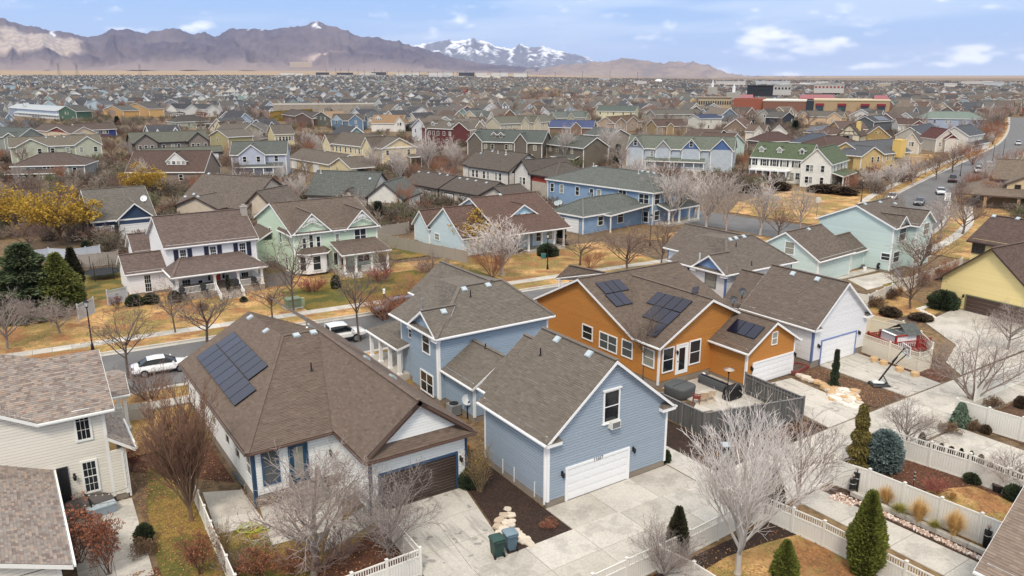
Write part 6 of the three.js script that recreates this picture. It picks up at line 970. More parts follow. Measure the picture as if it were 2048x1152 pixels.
{
const r=rng(31),rows=[[560,1040,152,2900,9],[640,1000,158,2500,8]];
let n=0;for (const [x0,x1,y,d,hh] of rows) for (let x=x0;x < x1;x += 22 + r() * 26){const w=14 + r() * 22,dark=x < 920 && y < 155 && r() < 0.6;slabBuilding('apartment_block',`${dark ? 'dark' : 'white'} flat roofed block in the far row below the mountains`,'building',x,x + w,y + (r() - 0.5) * 2,d + r() * 80,hh + r() * 4,14,dark ? [0x4a4c55,0x6a6c72] : [0xd9d8d4,0xc6c4c0],{group: `${dark ? 'dark' : 'white'} flat roofed blocks in the far row`});n++;}
for (let x=1080;x < 2040;x += 26 + r() * 42){const y=160 + r() * 12;slabBuilding('warehouse','low white flat roofed building in the distance right of centre','building',x,x + 24 + r() * 46,y + 7,1500 + r() * 900,3.5 + r() * 2.5,30,[[0xcfccc6,0xc3c6c8,0xd6d3cc,0xb9ab96][Math.floor(r() * 4)],0xdad9d6],{group: 'low white flat roofed buildings in the right distance'});}
slabBuilding('office_block','dark glass office block in the right distance','building',1494,1546,183,760,5,20,[0x2c2f34,0x3a3c40],{win: 9});slabBuilding('office_block','white stepped office building right of the dark office block','building',1541,1582,181,800,4.5,20,[0xc6c4be,0xb9b7b2],{win: 6});slabBuilding('office_block','white and red trimmed low building above the school','building',1628,1688,178,900,4.5,20,[0xc6c3bc,0xb5b3ae],{win: 8,winColor: 0x8c4a40});
slabBuilding('factory','pale cube shaped plant building in the far centre distance','building',1198,1219,165,2600,12,30,[0xbcc6cf,0xc9d0d6]);slabBuilding('factory','long pale factory at the foot of the mountains','building',580,625,134,6500,34,80,[0xb9aea2,0xcfc7bc]);slabBuilding('row_houses','tan row of narrow townhouses left of the school','building',1396,1462,213,540,5.5,14,[0xb9a88c,0x8d8172],{win: 14});
// white dome and steeples
{const p=skyPoint(1317,166,2300),t=thing('dome','small white domed hall on the far horizon right of centre','building',[p.x,p.y - 2,p.z]);mesh('shell',new THREE.SphereGeometry(13,18,10,0,Math.PI * 2,0,Math.PI / 2),M(0xdfe3e8,{roughness: 0.5}),t);mesh('base',new THREE.CylinderGeometry(13.4,13.4,4,18),M(0xcfd2d6),t);}
for (const [px,py,d,lab] of [[1425,178,900,'left'],[1467,190,640,'right']]){const p=skyPoint(px,py,d),y=Math.min(p.y,terrain(p.x,-p.z)),t=thing('church',`white church with thin steeple, ${lab} one of two`,'church',[p.x,y,p.z]),k=d / 900;mesh('hall',boxGeo(-3,3,0,2 + p.y - y,-4,4),M(0xaaa59b),t);const g=new GB();g.tube(V(0,p.y - y + 6,0),V(0,p.y - y + 9 * k + 2,0),0.7,0.08,6);g.box(-0.8,0.8,0,p.y - y + 6.5,-0.8,0.8);mesh('steeple',g.geo(false),trimM(),t);}
// power poles before the mountains
for (let i=0;i < 26;i++){const px=i < 20 ? 655 + i * 15.5 + (r() - 0.5) * 8 : 1000 + (i - 20) * 55,p=skyPoint(px,158,2300),hh=22 + r() * 8,t=thing('utility_pole','thin dark power pole on the plain below the mountains','power pole',[p.x,terrain(p.x,-p.z),p.z],0,'power poles on the far plain'),top=Math.max(hh,p.y - terrain(p.x,-p.z) + hh * 0.8);mesh('pole',new THREE.CylinderGeometry(0.35,0.5,top,5).translate(0,top / 2,0),M(0x4b4540),t);mesh('crossarm',boxGeo(-2.6,2.6,top - 2.6,top - 2.1,-0.2,0.2),M(0x4b4540),t);}
for (const [px,lab] of [[119,'left'],[155,'middle'],[281,'right']]){const p=skyPoint(px,152,2600),y=terrain(p.x,-p.z),t=thing('pylon',`steel lattice pylon on the far plain, ${lab} one of three`,'pylon',[p.x,y,p.z],0.6),g=new GB(),H=34 + p.y - y;for (const [x,z] of [[-4,-4],[4,-4],[4,4],[-4,4]]) g.tube(V(x,0,z),V(x * 0.12,H,z * 0.12),0.3,0.2,3);for (let i=0;i < 7;i++){const a=1 - i / 8,b=1 - (i + 1) / 8;for (const s of [-1,1]){g.tube(V(-4 * a,H * (1 - a),s * 4 * a),V(4 * b,H * (1 - b),s * 4 * b),0.18,0.18,3);}} mesh('lattice',g.geo(false),M(0x6a6663),t);const c=new GB();for (const q of [0.78,0.88,0.98]) c.box(-6,6,H * q,H * q + 0.4,-0.25,0.25);mesh('crossarms',c.geo(false),M(0x6a6663),t);}
}
// raised road with an arch, left of centre
{
const a=skyPoint(560,214,500),b=skyPoint(735,206,500),u=b.clone().sub(a),W=Math.hypot(u.x,u.z),t=thing('road_bridge','low tan road embankment with a concrete arch left of centre','bridge',[a.x,0,a.z],Math.atan2(-u.z,u.x));const top=a.y + 1.2,g=new GB(),C=M(0xa3988a,{roughness: 0.9,map: T.concrete});
const x0=W * 0.42,x1=W * 0.66;g.box(-4,x0,-2,top,-8,0).box(x1,W + 4,-2,top,-8,0);const n=14;for (let i=0;i < n;i++){const t0=i / n,t1=(i + 1) / n,f=(t) => Math.sin(Math.PI * t) * (top - 1.4);g.quad(V(lerp(x0,x1,t0),f(t0),0),V(lerp(x0,x1,t1),f(t1),0),V(lerp(x0,x1,t1),top,0),V(lerp(x0,x1,t0),top,0));g.quad(V(lerp(x0,x1,t0),f(t0),0),V(lerp(x0,x1,t1),f(t1),0),V(lerp(x0,x1,t1),f(t1),-8),V(lerp(x0,x1,t0),f(t0),-8));} g.quad(V(x0,top,0),V(x1,top,0),V(x1,top,-8),V(x0,top,-8));mesh('embankment',g.geo(false),C,t);mesh('parapet',boxGeo(-4,W + 4,top,top + 0.9,-0.3,0.1),M(0xc7bfb2),t);mesh('slope',new GB().quad(V(-6,-1,8),V(x0 - 3,-1,4),V(x0 - 3,top * 0.75,0.1),V(-6,top * 0.6,0.1)).geo(false),M(0xcabfa6,{map: T.green,roughness: 1}),t);
}
// -- trees and shrubs
const GOLD=2.39996;
function bareTree(seed,o={}) {
const r=rng(seed),O={h: 8,r: 0.16,fork: 0.18,limbs: 7,limbAngle: 0.55,up: 0.12,n: [7,6,4],ratio: [0.62,0.55,0.5],angle: [0.6,0.65,0.7],wob: 0.16,twig: 0.012,multi: 0,...o};
const trunk=new GB(),twigs=new GB(),tips=[];
const rot=(d,ang,az) =>{let s=Math.abs(d.y) < 0.9 ? V(0,1,0).cross(d).normalize() : V(1,0,0).cross(d).normalize();const t=d.clone().cross(s);return d.clone().multiplyScalar(Math.cos(ang)).addScaledVector(s,Math.sin(ang) * Math.cos(az)).addScaledVector(t,Math.sin(ang) * Math.sin(az)).normalize();};
function grow(p,d,len,rad,lvl) {
const segs=lvl <= 1 ? 4 : lvl === 2 ? 2 : 1,gb=lvl <= 1 ? trunk : twigs,pts=[p.clone()],last=lvl > O.n.length;let q=p.clone(),dir=d.clone();
for (let i=0;i < segs;i++){dir.add(V((r() - 0.5) * O.wob * 2,(r() - 0.5) * O.wob + O.up,(r() - 0.5) * O.wob * 2)).normalize();const e=q.clone().addScaledVector(dir,len / segs),r0=rad * (1 - 0.7 * i / segs),r1=rad * (1 - 0.7 * (i + 1) / segs);const k=0.82 + r() * 0.3;gb.col=[k,k,k];gb.tube(q,e,Math.max(r0,O.twig),Math.max(r1,O.twig * 0.6),lvl === 0 ? 7 : lvl === 1 ? 5 : 3);q=e;pts.push(q.clone());}
if (lvl - 1 >= O.n.length){tips.push(q,dir.clone());return;}
if (lvl > 0){const n=O.n[lvl - 1];for (let i=0;i < n;i++){const t=0.22 + 0.78 * (i + r() * 0.8) / n,f=t * (pts.length - 1),k=Math.min(Math.floor(f),pts.length - 2),b=pts[k].clone().lerp(pts[k + 1],f - k),dd=pts[k + 1].clone().sub(pts[k]).normalize();grow(b,rot(dd,O.angle[lvl - 1] * (0.7 + r() * 0.6),i * GOLD + r()),len * O.ratio[lvl - 1] * (1.15 - 0.55 * t) * (0.75 + r() * 0.5),rad * (1 - 0.7 * t) * 0.62,lvl + 1);} if (lvl === O.n.length) tips.push(q,dir.clone());}
}
if (O.multi) for (let i=0;i < O.multi;i++) grow(V((r() - 0.5) * 0.4,-0.1,(r() - 0.5) * 0.4),rot(V(0,1,0),O.limbAngle * (0.4 + r() * 0.8),i * GOLD),O.h * (0.75 + r() * 0.3),O.r * 0.6,1);
else {
const top=V((r() - 0.5) * 0.3,O.h * O.fork,(r() - 0.5) * 0.3);trunk.tube(V(0,-0.15,0),V(0,0.25,0),O.r * 1.5,O.r,8);trunk.tube(V(0,0.25,0),top,O.r,O.r * 0.85,8);
grow(top,V(0,1,0),O.h * (1 - O.fork) * 0.95,O.r * 0.8,1);
for (let i=0;i < O.limbs;i++){const y=O.h * O.fork * (0.85 + 0.1 * r()) + (O.spreadUp ?? 0.25) * O.h * i / O.limbs;grow(V(top.x * y / top.y * 0.9,y,top.z * y / top.y * 0.9),rot(V(0,1,0),O.limbAngle * (0.75 + r() * 0.5),i * GOLD),O.h * (1 - O.fork) * (0.62 + r() * 0.28) * (1 - 0.3 * i / O.limbs),O.r * 0.55,1);}
}
return{trunk,twigs,tips};
}
function tuft(gb,p,d,len,w,n,r,pal){    // small fan of leaf blades
for (let i=0;i < n;i++){const a=V(d.x + (r() - 0.5) * 1.1,d.y + (r() - 0.5) * 0.9,d.z + (r() - 0.5) * 1.1).normalize(),s=a.clone().cross(V(r() - 0.5,r() - 0.5,r() - 0.5)).normalize().multiplyScalar(w);gb.col=pal(r);const m=p.clone().addScaledVector(a,len * 0.5),e=p.clone().addScaledVector(a,len);gb.tri(p,m.clone().add(s),e);gb.tri(p,e,m.clone().sub(s));}
}
const leafM=(hex) => M(hex,{roughness: 0.9,vertexColors: true});
const barkM=(hex) => M(hex,{roughness: 0.95,vertexColors: true});
function template(parts){const g=new THREE.Group();g.name='template';for (const [n,gb,m] of parts) if (!gb.empty) mesh(n,gb.geo(m.vertexColors === true),m,g);const b=new THREE.Box3().setFromObject(g),s=b.getSize(V(0,0,0));g.userData.dim={h: b.max.y,w: (s.x + s.z) / 2};return g;}
const bare=(seed,hex,o,tw) =>{const t=bareTree(seed,o);return template([['trunk',t.trunk,barkM(hex)],['crown',t.twigs,barkM(tw ?? hex)]]);};
function leafy(seed,hex,o,leaf,per,size,pal){const t=bareTree(seed,o),L=new GB(),r=rng(seed + 1);for (let i=0;i < t.tips.length;i += 2) tuft(L,t.tips[i],t.tips[i + 1],size,size * 0.22,per,r,pal);return template([['trunk',t.trunk,barkM(hex)],['branches',t.twigs,barkM(hex)],['crown',L,leafM(leaf)]]);}
const vary=(a,b) => (r) =>{const k=a + (b - a) * r(),j=0.94 + r() * 0.12;return [k * j,k,k * (1.9 - j) * 0.98];};
// evergreen built of many sprays over a profile radius(t), t from foot to tip
function evergreen(seed,hex,h,rad,prof,n,size,droop,pal,bumps=0.25) {
const r=rng(seed),L=new GB();
for (let i=0;i < n * 1.8;i++){const t=Math.pow(r(),0.85),a=r() * Math.PI * 2,b=1 + (fbm(a * 1.6 + 9,t * 7,3,seed) - 0.5) * 2 * bumps,R=rad * prof(t) * b * (i < n ? 0.72 + 0.3 * Math.sqrt(r()) : 0.25 + 0.55 * r()),p=V(Math.cos(a) * R,h * t,Math.sin(a) * R);tuft(L,p,V(Math.cos(a) * 0.8,droop,Math.sin(a) * 0.8),size * (0.7 + r() * 0.6),size * 0.2,3,r,pal);}
const tr=new GB().tube(V(0,-0.1,0),V(0,h * 0.5,0),0.09 * Math.max(0.6,rad),0.04,6);
return template([['trunk',tr,barkM(0x5a4a40)],['foliage',L,leafM(hex)]]);
}
const cone=(t) => Math.pow(1 - t,0.75) * smoothstep(t,-0.12,0.1),egg=(t) => Math.sin(Math.PI * Math.pow(clamp(t * 0.93 + 0.06,0,1),0.75)),ball=(t) => Math.sqrt(Math.max(0,1 - Math.pow(t * 1.55 - 0.55,2)));
function grassClump(seed,hex,h,rad,n){const r=rng(seed),L=new GB();for (let i=0;i < n;i++){const a=r() * Math.PI * 2,k=Math.pow(r(),0.6),c=V(Math.cos(a),0,Math.sin(a)),s=V(-c.z,0,c.x).multiplyScalar(0.012 + r() * 0.01),p0=c.clone().multiplyScalar(0.12 * r()),hh=h * (0.6 + r() * 0.5),P=(t) => p0.clone().addScaledVector(c,rad * k * Math.pow(t,1.6)).setY(hh * (t - 0.42 * k * t * t * t));const q=0.75 + r() * 0.4;L.col=[q,q * (0.96 + r() * 0.05),q * 0.95];for (let j=0;j < 3;j++){const t0=j / 3,t1=(j + 1) / 3,w0=s.clone().multiplyScalar(1 - t0 * 0.8),w1=s.clone().multiplyScalar(1 - t1 * 0.8);L.quad(P(t0).add(w0),P(t0).sub(w0),P(t1).sub(w1),P(t1).add(w1));}} return template([['blades',L,leafM(hex)]]);}
const KIT={
hero: bare(11,0xb7b1ab,{h: 9,r: 0.18,fork: 0.17,limbs: 13,limbAngle: 0.6,up: 0.12,n: [8,6,4],ratio: [0.62,0.6,0.55],angle: [0.42,0.45,0.5],wob: 0.1,twig: 0.013,spreadUp: 0.3},0xcfc9c4),
grey: bare(12,0x8c8179,{h: 6,r: 0.14,fork: 0.2,limbs: 8,limbAngle: 0.85,up: 0.03,n: [8,7,5],ratio: [0.62,0.55,0.5],angle: [0.7,0.75,0.8],wob: 0.22,twig: 0.01},0x9a8d86),
grey2: bare(13,0x80756f,{h: 6,r: 0.12,fork: 0.08,limbs: 10,limbAngle: 0.62,up: 0.04,n: [8,7,5],ratio: [0.6,0.55,0.5],angle: [0.5,0.6,0.7],wob: 0.18,twig: 0.01,spreadUp: 0.05},0x8d827d),
column: bare(14,0x75604f,{h: 9,r: 0.13,fork: 0.1,limbs: 22,limbAngle: 0.36,up: 0.13,n: [11,8,4],ratio: [0.42,0.45,0.5],angle: [0.34,0.36,0.4],wob: 0.1,twig: 0.011,spreadUp: 0.12},0x7d5f4d),
street: bare(15,0x5f534c,{h: 7,r: 0.1,fork: 0.3,limbs: 7,limbAngle: 0.8,up: 0.05,n: [6,5,3],ratio: [0.55,0.5,0.5],angle: [0.65,0.7,0.7],wob: 0.2,twig: 0.014},0x6e5f57),
rusty: bare(16,0x7a5a49,{h: 6,r: 0.12,multi: 9,limbAngle: 0.6,up: 0.06,n: [8,7,4],ratio: [0.55,0.5,0.5],angle: [0.5,0.6,0.6],wob: 0.16,twig: 0.012},0x98684e),
pale: bare(17,0xb5aca6,{h: 8,r: 0.14,fork: 0.15,limbs: 9,limbAngle: 0.5,up: 0.12,n: [7,6,3],ratio: [0.55,0.5,0.5],angle: [0.5,0.55,0.6],wob: 0.14,twig: 0.018},0xbdb4ae),
pale2: bare(18,0xa5968f,{h: 8,r: 0.14,fork: 0.2,limbs: 8,limbAngle: 0.65,up: 0.09,n: [7,5,3],ratio: [0.58,0.52,0.5],angle: [0.55,0.6,0.6],wob: 0.17,twig: 0.018},0xa59a93),
brown: bare(19,0x6d5a50,{h: 7,r: 0.13,fork: 0.2,limbs: 8,limbAngle: 0.75,up: 0.06,n: [7,5,3],ratio: [0.58,0.52,0.5],angle: [0.6,0.65,0.65],wob: 0.2,twig: 0.016},0x7b665b),
lane: bare(20,0x8b7d74,{h: 8,r: 0.16,multi: 7,limbAngle: 0.55,up: 0.03,n: [9,7,4],ratio: [0.5,0.5,0.5],angle: [0.6,0.65,0.65],wob: 0.16,twig: 0.012},0x97887f),
yellow: leafy(21,0x6b5540,{h: 7,r: 0.15,fork: 0.15,limbs: 8,limbAngle: 0.7,up: 0.02,n: [7,6,4],ratio: [0.58,0.52,0.5],angle: [0.65,0.7,0.7],wob: 0.2,twig: 0.012},0xbf9f45,7,0.28,vary(0.75,1.2)),
redleaf: leafy(22,0x5d4038,{h: 3,r: 0.06,multi: 8,limbAngle: 0.75,up: 0.03,n: [7,6,3],ratio: [0.5,0.5,0.5],angle: [0.6,0.7,0.7],wob: 0.2,twig: 0.008},0x96604a,2,0.15,vary(0.6,1.25)),
maroon: leafy(23,0x4d3834,{h: 2.4,r: 0.05,multi: 10,limbAngle: 0.7,up: 0.05,n: [6,5],ratio: [0.5,0.5],angle: [0.6,0.7],wob: 0.2,twig: 0.01},0x7c4440,3,0.2,vary(0.6,1.2)),
twiggy: bare(24,0x78675f,{h: 2,r: 0.05,multi: 14,limbAngle: 0.7,up: 0.05,n: [7,5],ratio: [0.5,0.5],angle: [0.55,0.6],wob: 0.2,twig: 0.009},0x826b63),
redtwig: bare(25,0x7f4a42,{h: 1.6,r: 0.04,multi: 18,limbAngle: 0.75,up: 0.08,n: [6,5],ratio: [0.5,0.5],angle: [0.5,0.6],wob: 0.15,twig: 0.01},0x8d4f46),
tanbush: leafy(26,0x7b6a50,{h: 3.2,r: 0.05,multi: 16,limbAngle: 0.4,up: 0.06,n: [7,5],ratio: [0.45,0.5],angle: [0.45,0.6],wob: 0.15,twig: 0.008},0x9a8152,1,0.14,vary(0.7,1.2)),
arbor: evergreen(31,0x6d742f,4,1.0,(t) => egg(t) * (1 - 0.25 * t),4200,0.32,0.55,vary(0.4,1.4),0.34),
arborDark: evergreen(32,0x3b3a25,4,0.8,(t) => egg(t) * (1 - 0.2 * t),1500,0.28,0.6,vary(0.5,1.2),0.2),
spruce: evergreen(33,0x68797f,3,1.3,ball,2600,0.34,0.25,vary(0.6,1.25),0.25),
weeping: evergreen(34,0x6d6233,5,1.0,(t) => cone(t) * (0.75 + 0.35 * Math.sin(t * 26)),2200,0.42,-0.55,vary(0.5,1.2),0.5),
weepBlue: evergreen(35,0x5c6f62,2.4,0.9,(t) => cone(t),1300,0.34,-0.9,vary(0.6,1.2),0.4),
narrow: evergreen(36,0x34402c,4,0.55,(t) => (1 - t) * (0.7 + 0.3 * Math.sin(t * 24)) + 0.05,1200,0.26,-0.3,vary(0.55,1.2),0.4),
pine: evergreen(37,0x505c3e,9,3.2,(t) => cone(t) * (0.82 + 0.26 * Math.sin(t * 34)),5200,0.5,0.1,vary(0.45,1.35),0.45),
pineLight: evergreen(38,0x6c7238,8,2.6,(t) => egg(t) * (1 - 0.35 * t),3600,0.5,0.2,vary(0.5,1.3),0.35),
green: evergreen(39,0x3a452c,1.1,0.75,ball,900,0.24,0.4,vary(0.45,1.35),0.38),
juniper: evergreen(40,0x3c4a33,1.3,1.1,(t) => ball(t) * (1 - 0.2 * t),1300,0.34,0.6,vary(0.5,1.3),0.35),
dryshrub: leafy(41,0x6d584c,{h: 1.1,r: 0.035,multi: 16,limbAngle: 0.85,up: 0.04,n: [6,5],ratio: [0.55,0.55],angle: [0.6,0.7],wob: 0.25,twig: 0.009},0x7f6753,4,0.13,vary(0.55,1.3)),
hedge: evergreen(42,0x5a4a3c,1.2,0.9,ball,1200,0.26,0.4,vary(0.45,1.35),0.4),
plume: grassClump(43,0xd3b177,1.5,0.95,900),
tuftgrass: grassClump(44,0x97924a,0.8,0.7,420),
straw: grassClump(45,0xb98d55,1.2,0.8,600),
};
function treeAt(kind,px,py,topY,wpx,label,cat,name,group,gy=0) {
const b=at(px,py,gy),FH=V(Math.sin(HEAD),0,-Math.cos(HEAD)),d=ray(px,topY),dep=b.dot(FH),h=EYE + d.y * dep / d.dot(FH) - gy,zc=b.clone().sub(V(0,EYE,0)).dot(FW),w=wpx * zc / FOCAL,D=KIT[kind].userData.dim;
return plant(kind,b.x,-b.z,h / D.h,w / D.w,label,cat,name,group,gy);
}
let plantSeed=rng(900);
function plant(kind,X,A,sh,sw,label,cat,name,group,y=0) {
const t=KIT[kind].clone();t.userData={};t.name=numbered(name ?? 'tree');scene.add(t);t.position.set(X,y,-A);t.rotation.y=plantSeed() * 6.28;t.scale.set(sw,sh,sw);return tag(t,label,cat ?? 'tree',group);
}
const S=(k,px,py,ty,w,label,group) => treeAt(k,px,py,ty,w,label,'shrub','shrub',group);
const TR=(k,px,py,ty,w,label,group) => treeAt(k,px,py,ty,w,label,'tree','tree',group);
// ---- foreground
TR('hero',1475,1148,768,300,'large pale bare tree with fine upright branches standing in the fenced yard at the bottom');
TR('pale2',1588,1052,800,220,'brown grey bare tree leaning right behind the large pale tree');
TR('grey',628,1150,868,330,'wide grey bare tree in front of the porch steps of the brown roofed house');
TR('grey2',775,1110,925,250,'dense grey bare tree before the dark garage door');
TR('column',383,1042,742,190,'tall brown fan shaped bare tree between the cream house and the brown roofed house');
TR('lane',1944,800,640,250,'large spreading bare tree by the alley at the right');
TR('grey',1811,908,780,135,'round grey bare tree behind the blue spruce');
TR('grey2',1330,1160,1030,170,'small thin bare tree at the bottom edge left of the large pale tree');
TR('grey',2010,985,890,110,'low bare tree with crooked limbs by the far white fence');
TR('street',1285,765,590,80,'slim bare reddish tree in front of the orange house wall');
TR('arbor',1725,1148,978,84,'big dense olive green arborvitae at the bottom right');
TR('arbor',1567,1165,1078,62,'smaller yellow green arborvitae at the bottom edge');
TR('arborDark',1540,1032,930,58,'dark brown green columnar evergreen behind the large pale tree');
TR('arborDark',1353,1112,1010,52,'dark columnar evergreen by the picket fence left of the large pale tree');
TR('spruce',1764,938,858,84,'round blue spruce with silvery needles');
TR('weeping',1714,936,808,56,'tall golden brown weeping conifer beside the blue spruce');
TR('weepBlue',1918,852,804,42,'small weeping blue green conifer at the start of the right fence');
TR('narrow',1667,775,698,28,'narrow dark conifer among the pale stones');
S('plume',1770,1012,966,46,'straw coloured fountain grass, leftmost of the three by the white fence');S('plume',1835,1050,988,52,'straw coloured fountain grass, middle of the three by the white fence');S('plume',1905,1078,1010,56,'straw coloured fountain grass, rightmost of the three by the white fence');
S('plume',1905,1000,978,26,'small pale plume grass behind the white fence');S('tuftgrass',1797,1030,1002,44,'green and yellow tufted plant between the left and middle fountain grass');S('tuftgrass',1868,1062,1036,34,'green and yellow tufted plant between the middle and right fountain grass');S('juniper',2030,1000,968,52,'spiky green shrub beside a small black pot');S('green',1944,965,945,40,'low dark green shrub on the curved bed edge');
S('redtwig',1868,985,958,74,'reddish twiggy shrub on the lawn behind the white fence');S('dryshrub',1895,865,842,50,'low brown dry shrub beside the weeping conifer');S('dryshrub',1950,862,836,32,'rounded grey brown shrub right of the weeping conifer');S('hedge',1971,867,848,24,'small dark shrub under the right fence');S('dryshrub',1985,815,790,42,'grey shrub at the foot of the large lane tree');S('hedge',2040,815,790,30,'dark rounded shrub at the right edge by the fence');
for (let i=0;i < 11;i++) S(i % 3 ? 'arborDark' : 'hedge',1842 + i * 19.5,892 + i * 7.2,868 + i * 7.2 + (i * 37 % 13) - 6,17,['leftmost','second','third','fourth','fifth','sixth','seventh','eighth','ninth','tenth','last'][i] + ' small dark evergreen in the row beyond the lattice topped fence','small evergreens beyond the lattice topped fence');
S('tanbush',962,985,880,80,'tall tan dry bush between the dark garage and the blue garage');S('juniper',938,975,935,50,'low green juniper beside the dark garage door');S('redleaf',1098,1055,1042,46,'low rust coloured ground shrub in the dark mulch');S('tanbush',985,880,845,40,'thin dry bush between the blue houses');S('green',1333,926,898,20,'small round green shrub at the right corner of the blue garage');S('straw',935,905,885,30,'tan grass clump in the narrow side bed');
S('redleaf',155,1130,1010,170,'rust red leafy bush beside the cream garage wing');S('redleaf',218,1150,1015,90,'taller red orange bush right of the rust bush by the patio');S('redleaf',400,1150,1055,90,'rust brown bush by the low white fence at the bottom');S('green',290,1085,1045,44,'mixed green bush on the lawn beside the cream house');S('dryshrub',290,1110,1070,60,'brown shrub below the green bush on the lawn');S('maroon',262,945,890,42,'dark maroon shrub at the corner of the cream house');S('twiggy',300,800,720,130,'brown twiggy thicket beyond the cream house porch');S('tanbush',455,1130,1030,44,'dry tan grass stems along the low white fence');
S('twiggy',545,1010,985,56,'dark tangled dry vine at the foot of the porch steps');S('twiggy',640,1140,1050,180,'dense grey twiggy shrub under the wide bare tree');S('redleaf',520,1150,1090,110,'brownish shrub at the bottom beside the small lawn');
// ---- street side
TR('street',257,757,590,150,'dark bare street tree behind the white parked sedan');TR('street',351,668,552,100,'slender bare tree in front of the white colonial garage wing');TR('street',415,700,560,170,'bare street tree rising behind the solar roof');TR('street',588,630,440,120,'tall bare street tree before the mint house');TR('street',718,684,480,130,'tall bare street tree beside the pickup truck');TR('street',545,640,545,120,'low wide bare tree between the white and mint houses');
TR('rusty',770,640,560,180,'rust orange multi stemmed bare tree behind the parked dark car');TR('rusty',842,590,545,150,'rust orange bare bush tree on the lawn by the sidewalk');TR('brown',772,560,478,90,'dark bare tree at the right corner of the mint porch');TR('brown',866,570,500,100,'grey bare tree before the wooden fence');TR('pale',1005,552,430,190,'white barked bare tree in front of the pale blue house');TR('rusty',985,558,475,110,'reddish bare tree left of the white barked tree');
TR('yellow',955,508,415,120,'yellow twigged tree against the pale blue house');TR('narrow',1122,490,435,36,'small dark conifer beside the pale blue house porch');TR('street',1160,532,455,130,'bare street tree right of the pale blue house');TR('brown',1255,545,440,150,'multi branched bare tree by the street behind the orange house');TR('brown',1322,532,420,110,'dark bare tree right of the multi branched tree by the street');TR('rusty',1180,540,490,70,'small reddish bare tree at the street corner');
S('juniper',1095,512,485,50,'spreading green juniper beside the pale blue house steps');
S('redtwig',625,585,552,80,'crimson hedge below the bay window of the mint house');S('green',672,578,548,24,'round dark green shrub beside the mint porch');S('redtwig',760,565,530,70,'dark red shrub in front of the mint porch');S('green',352,605,580,34,'green hedge shrub at the corner of the white colonial porch');S('green',270,612,588,40,'left green hedge shrub under the white colonial side window');S('green',303,608,585,38,'right green hedge shrub under the white colonial side window');S('straw',540,610,580,26,'tan ornamental grass at the right end of the white colonial porch');S('green',488,605,592,18,'small green shrub beside the white colonial steps');S('dryshrub',405,622,602,30,'brown shrub below the white colonial porch');S('maroon',235,620,585,30,'maroon shrub at the corner of the white colonial side wing');S('twiggy',905,560,520,80,'grey twiggy hedge along the wooden fence');S('twiggy',850,545,510,70,'brown twiggy hedge by the lawn of the mint house');S('hedge',1015,505,480,40,'dark shrub below the pale blue house window');
// ---- left side
TR('pine',60,632,484,190,'large dark green pine at the left edge');TR('pine',15,640,540,110,'dark green pine cut by the left edge');TR('pineLight',126,628,502,104,'lighter green pine beside the lattice fence');TR('arborDark',152,585,492,44,'tall narrow dark evergreen behind the lighter pine');TR('grey',120,668,588,120,'small grey bare tree on the lawn before the pines');TR('grey',15,700,570,150,'tangled grey bare tree at the left edge');
TR('yellow',122,490,365,170,'tall golden yellow tree in front of the navy house');TR('yellow',22,470,362,120,'golden yellow tree at the left edge');TR('yellow',168,470,385,90,'smaller golden tree overlapping the navy house roof');TR('brown',62,505,430,100,'rounded brown bare tree between the golden trees');TR('yellow',290,395,322,92,'golden yellow tree behind the grey roof');S('green',172,498,480,20,'round clipped green shrub by the navy house drive');TR('maroon',540,440,380,90,'dark red leafy small tree beside the beige house');TR('rusty',545,405,345,100,'reddish brown bare tree behind the beige house');
TR('narrow',757,442,402,44,'dark green conifer beside the grey off road vehicle');S('hedge',832,405,386,22,'clipped dark shrub between the white garage doors');S('hedge',878,408,398,26,'low dark shrub right of the white garage doors');S('hedge',815,420,408,14,'small dark shrub beside the pinkish garage door');
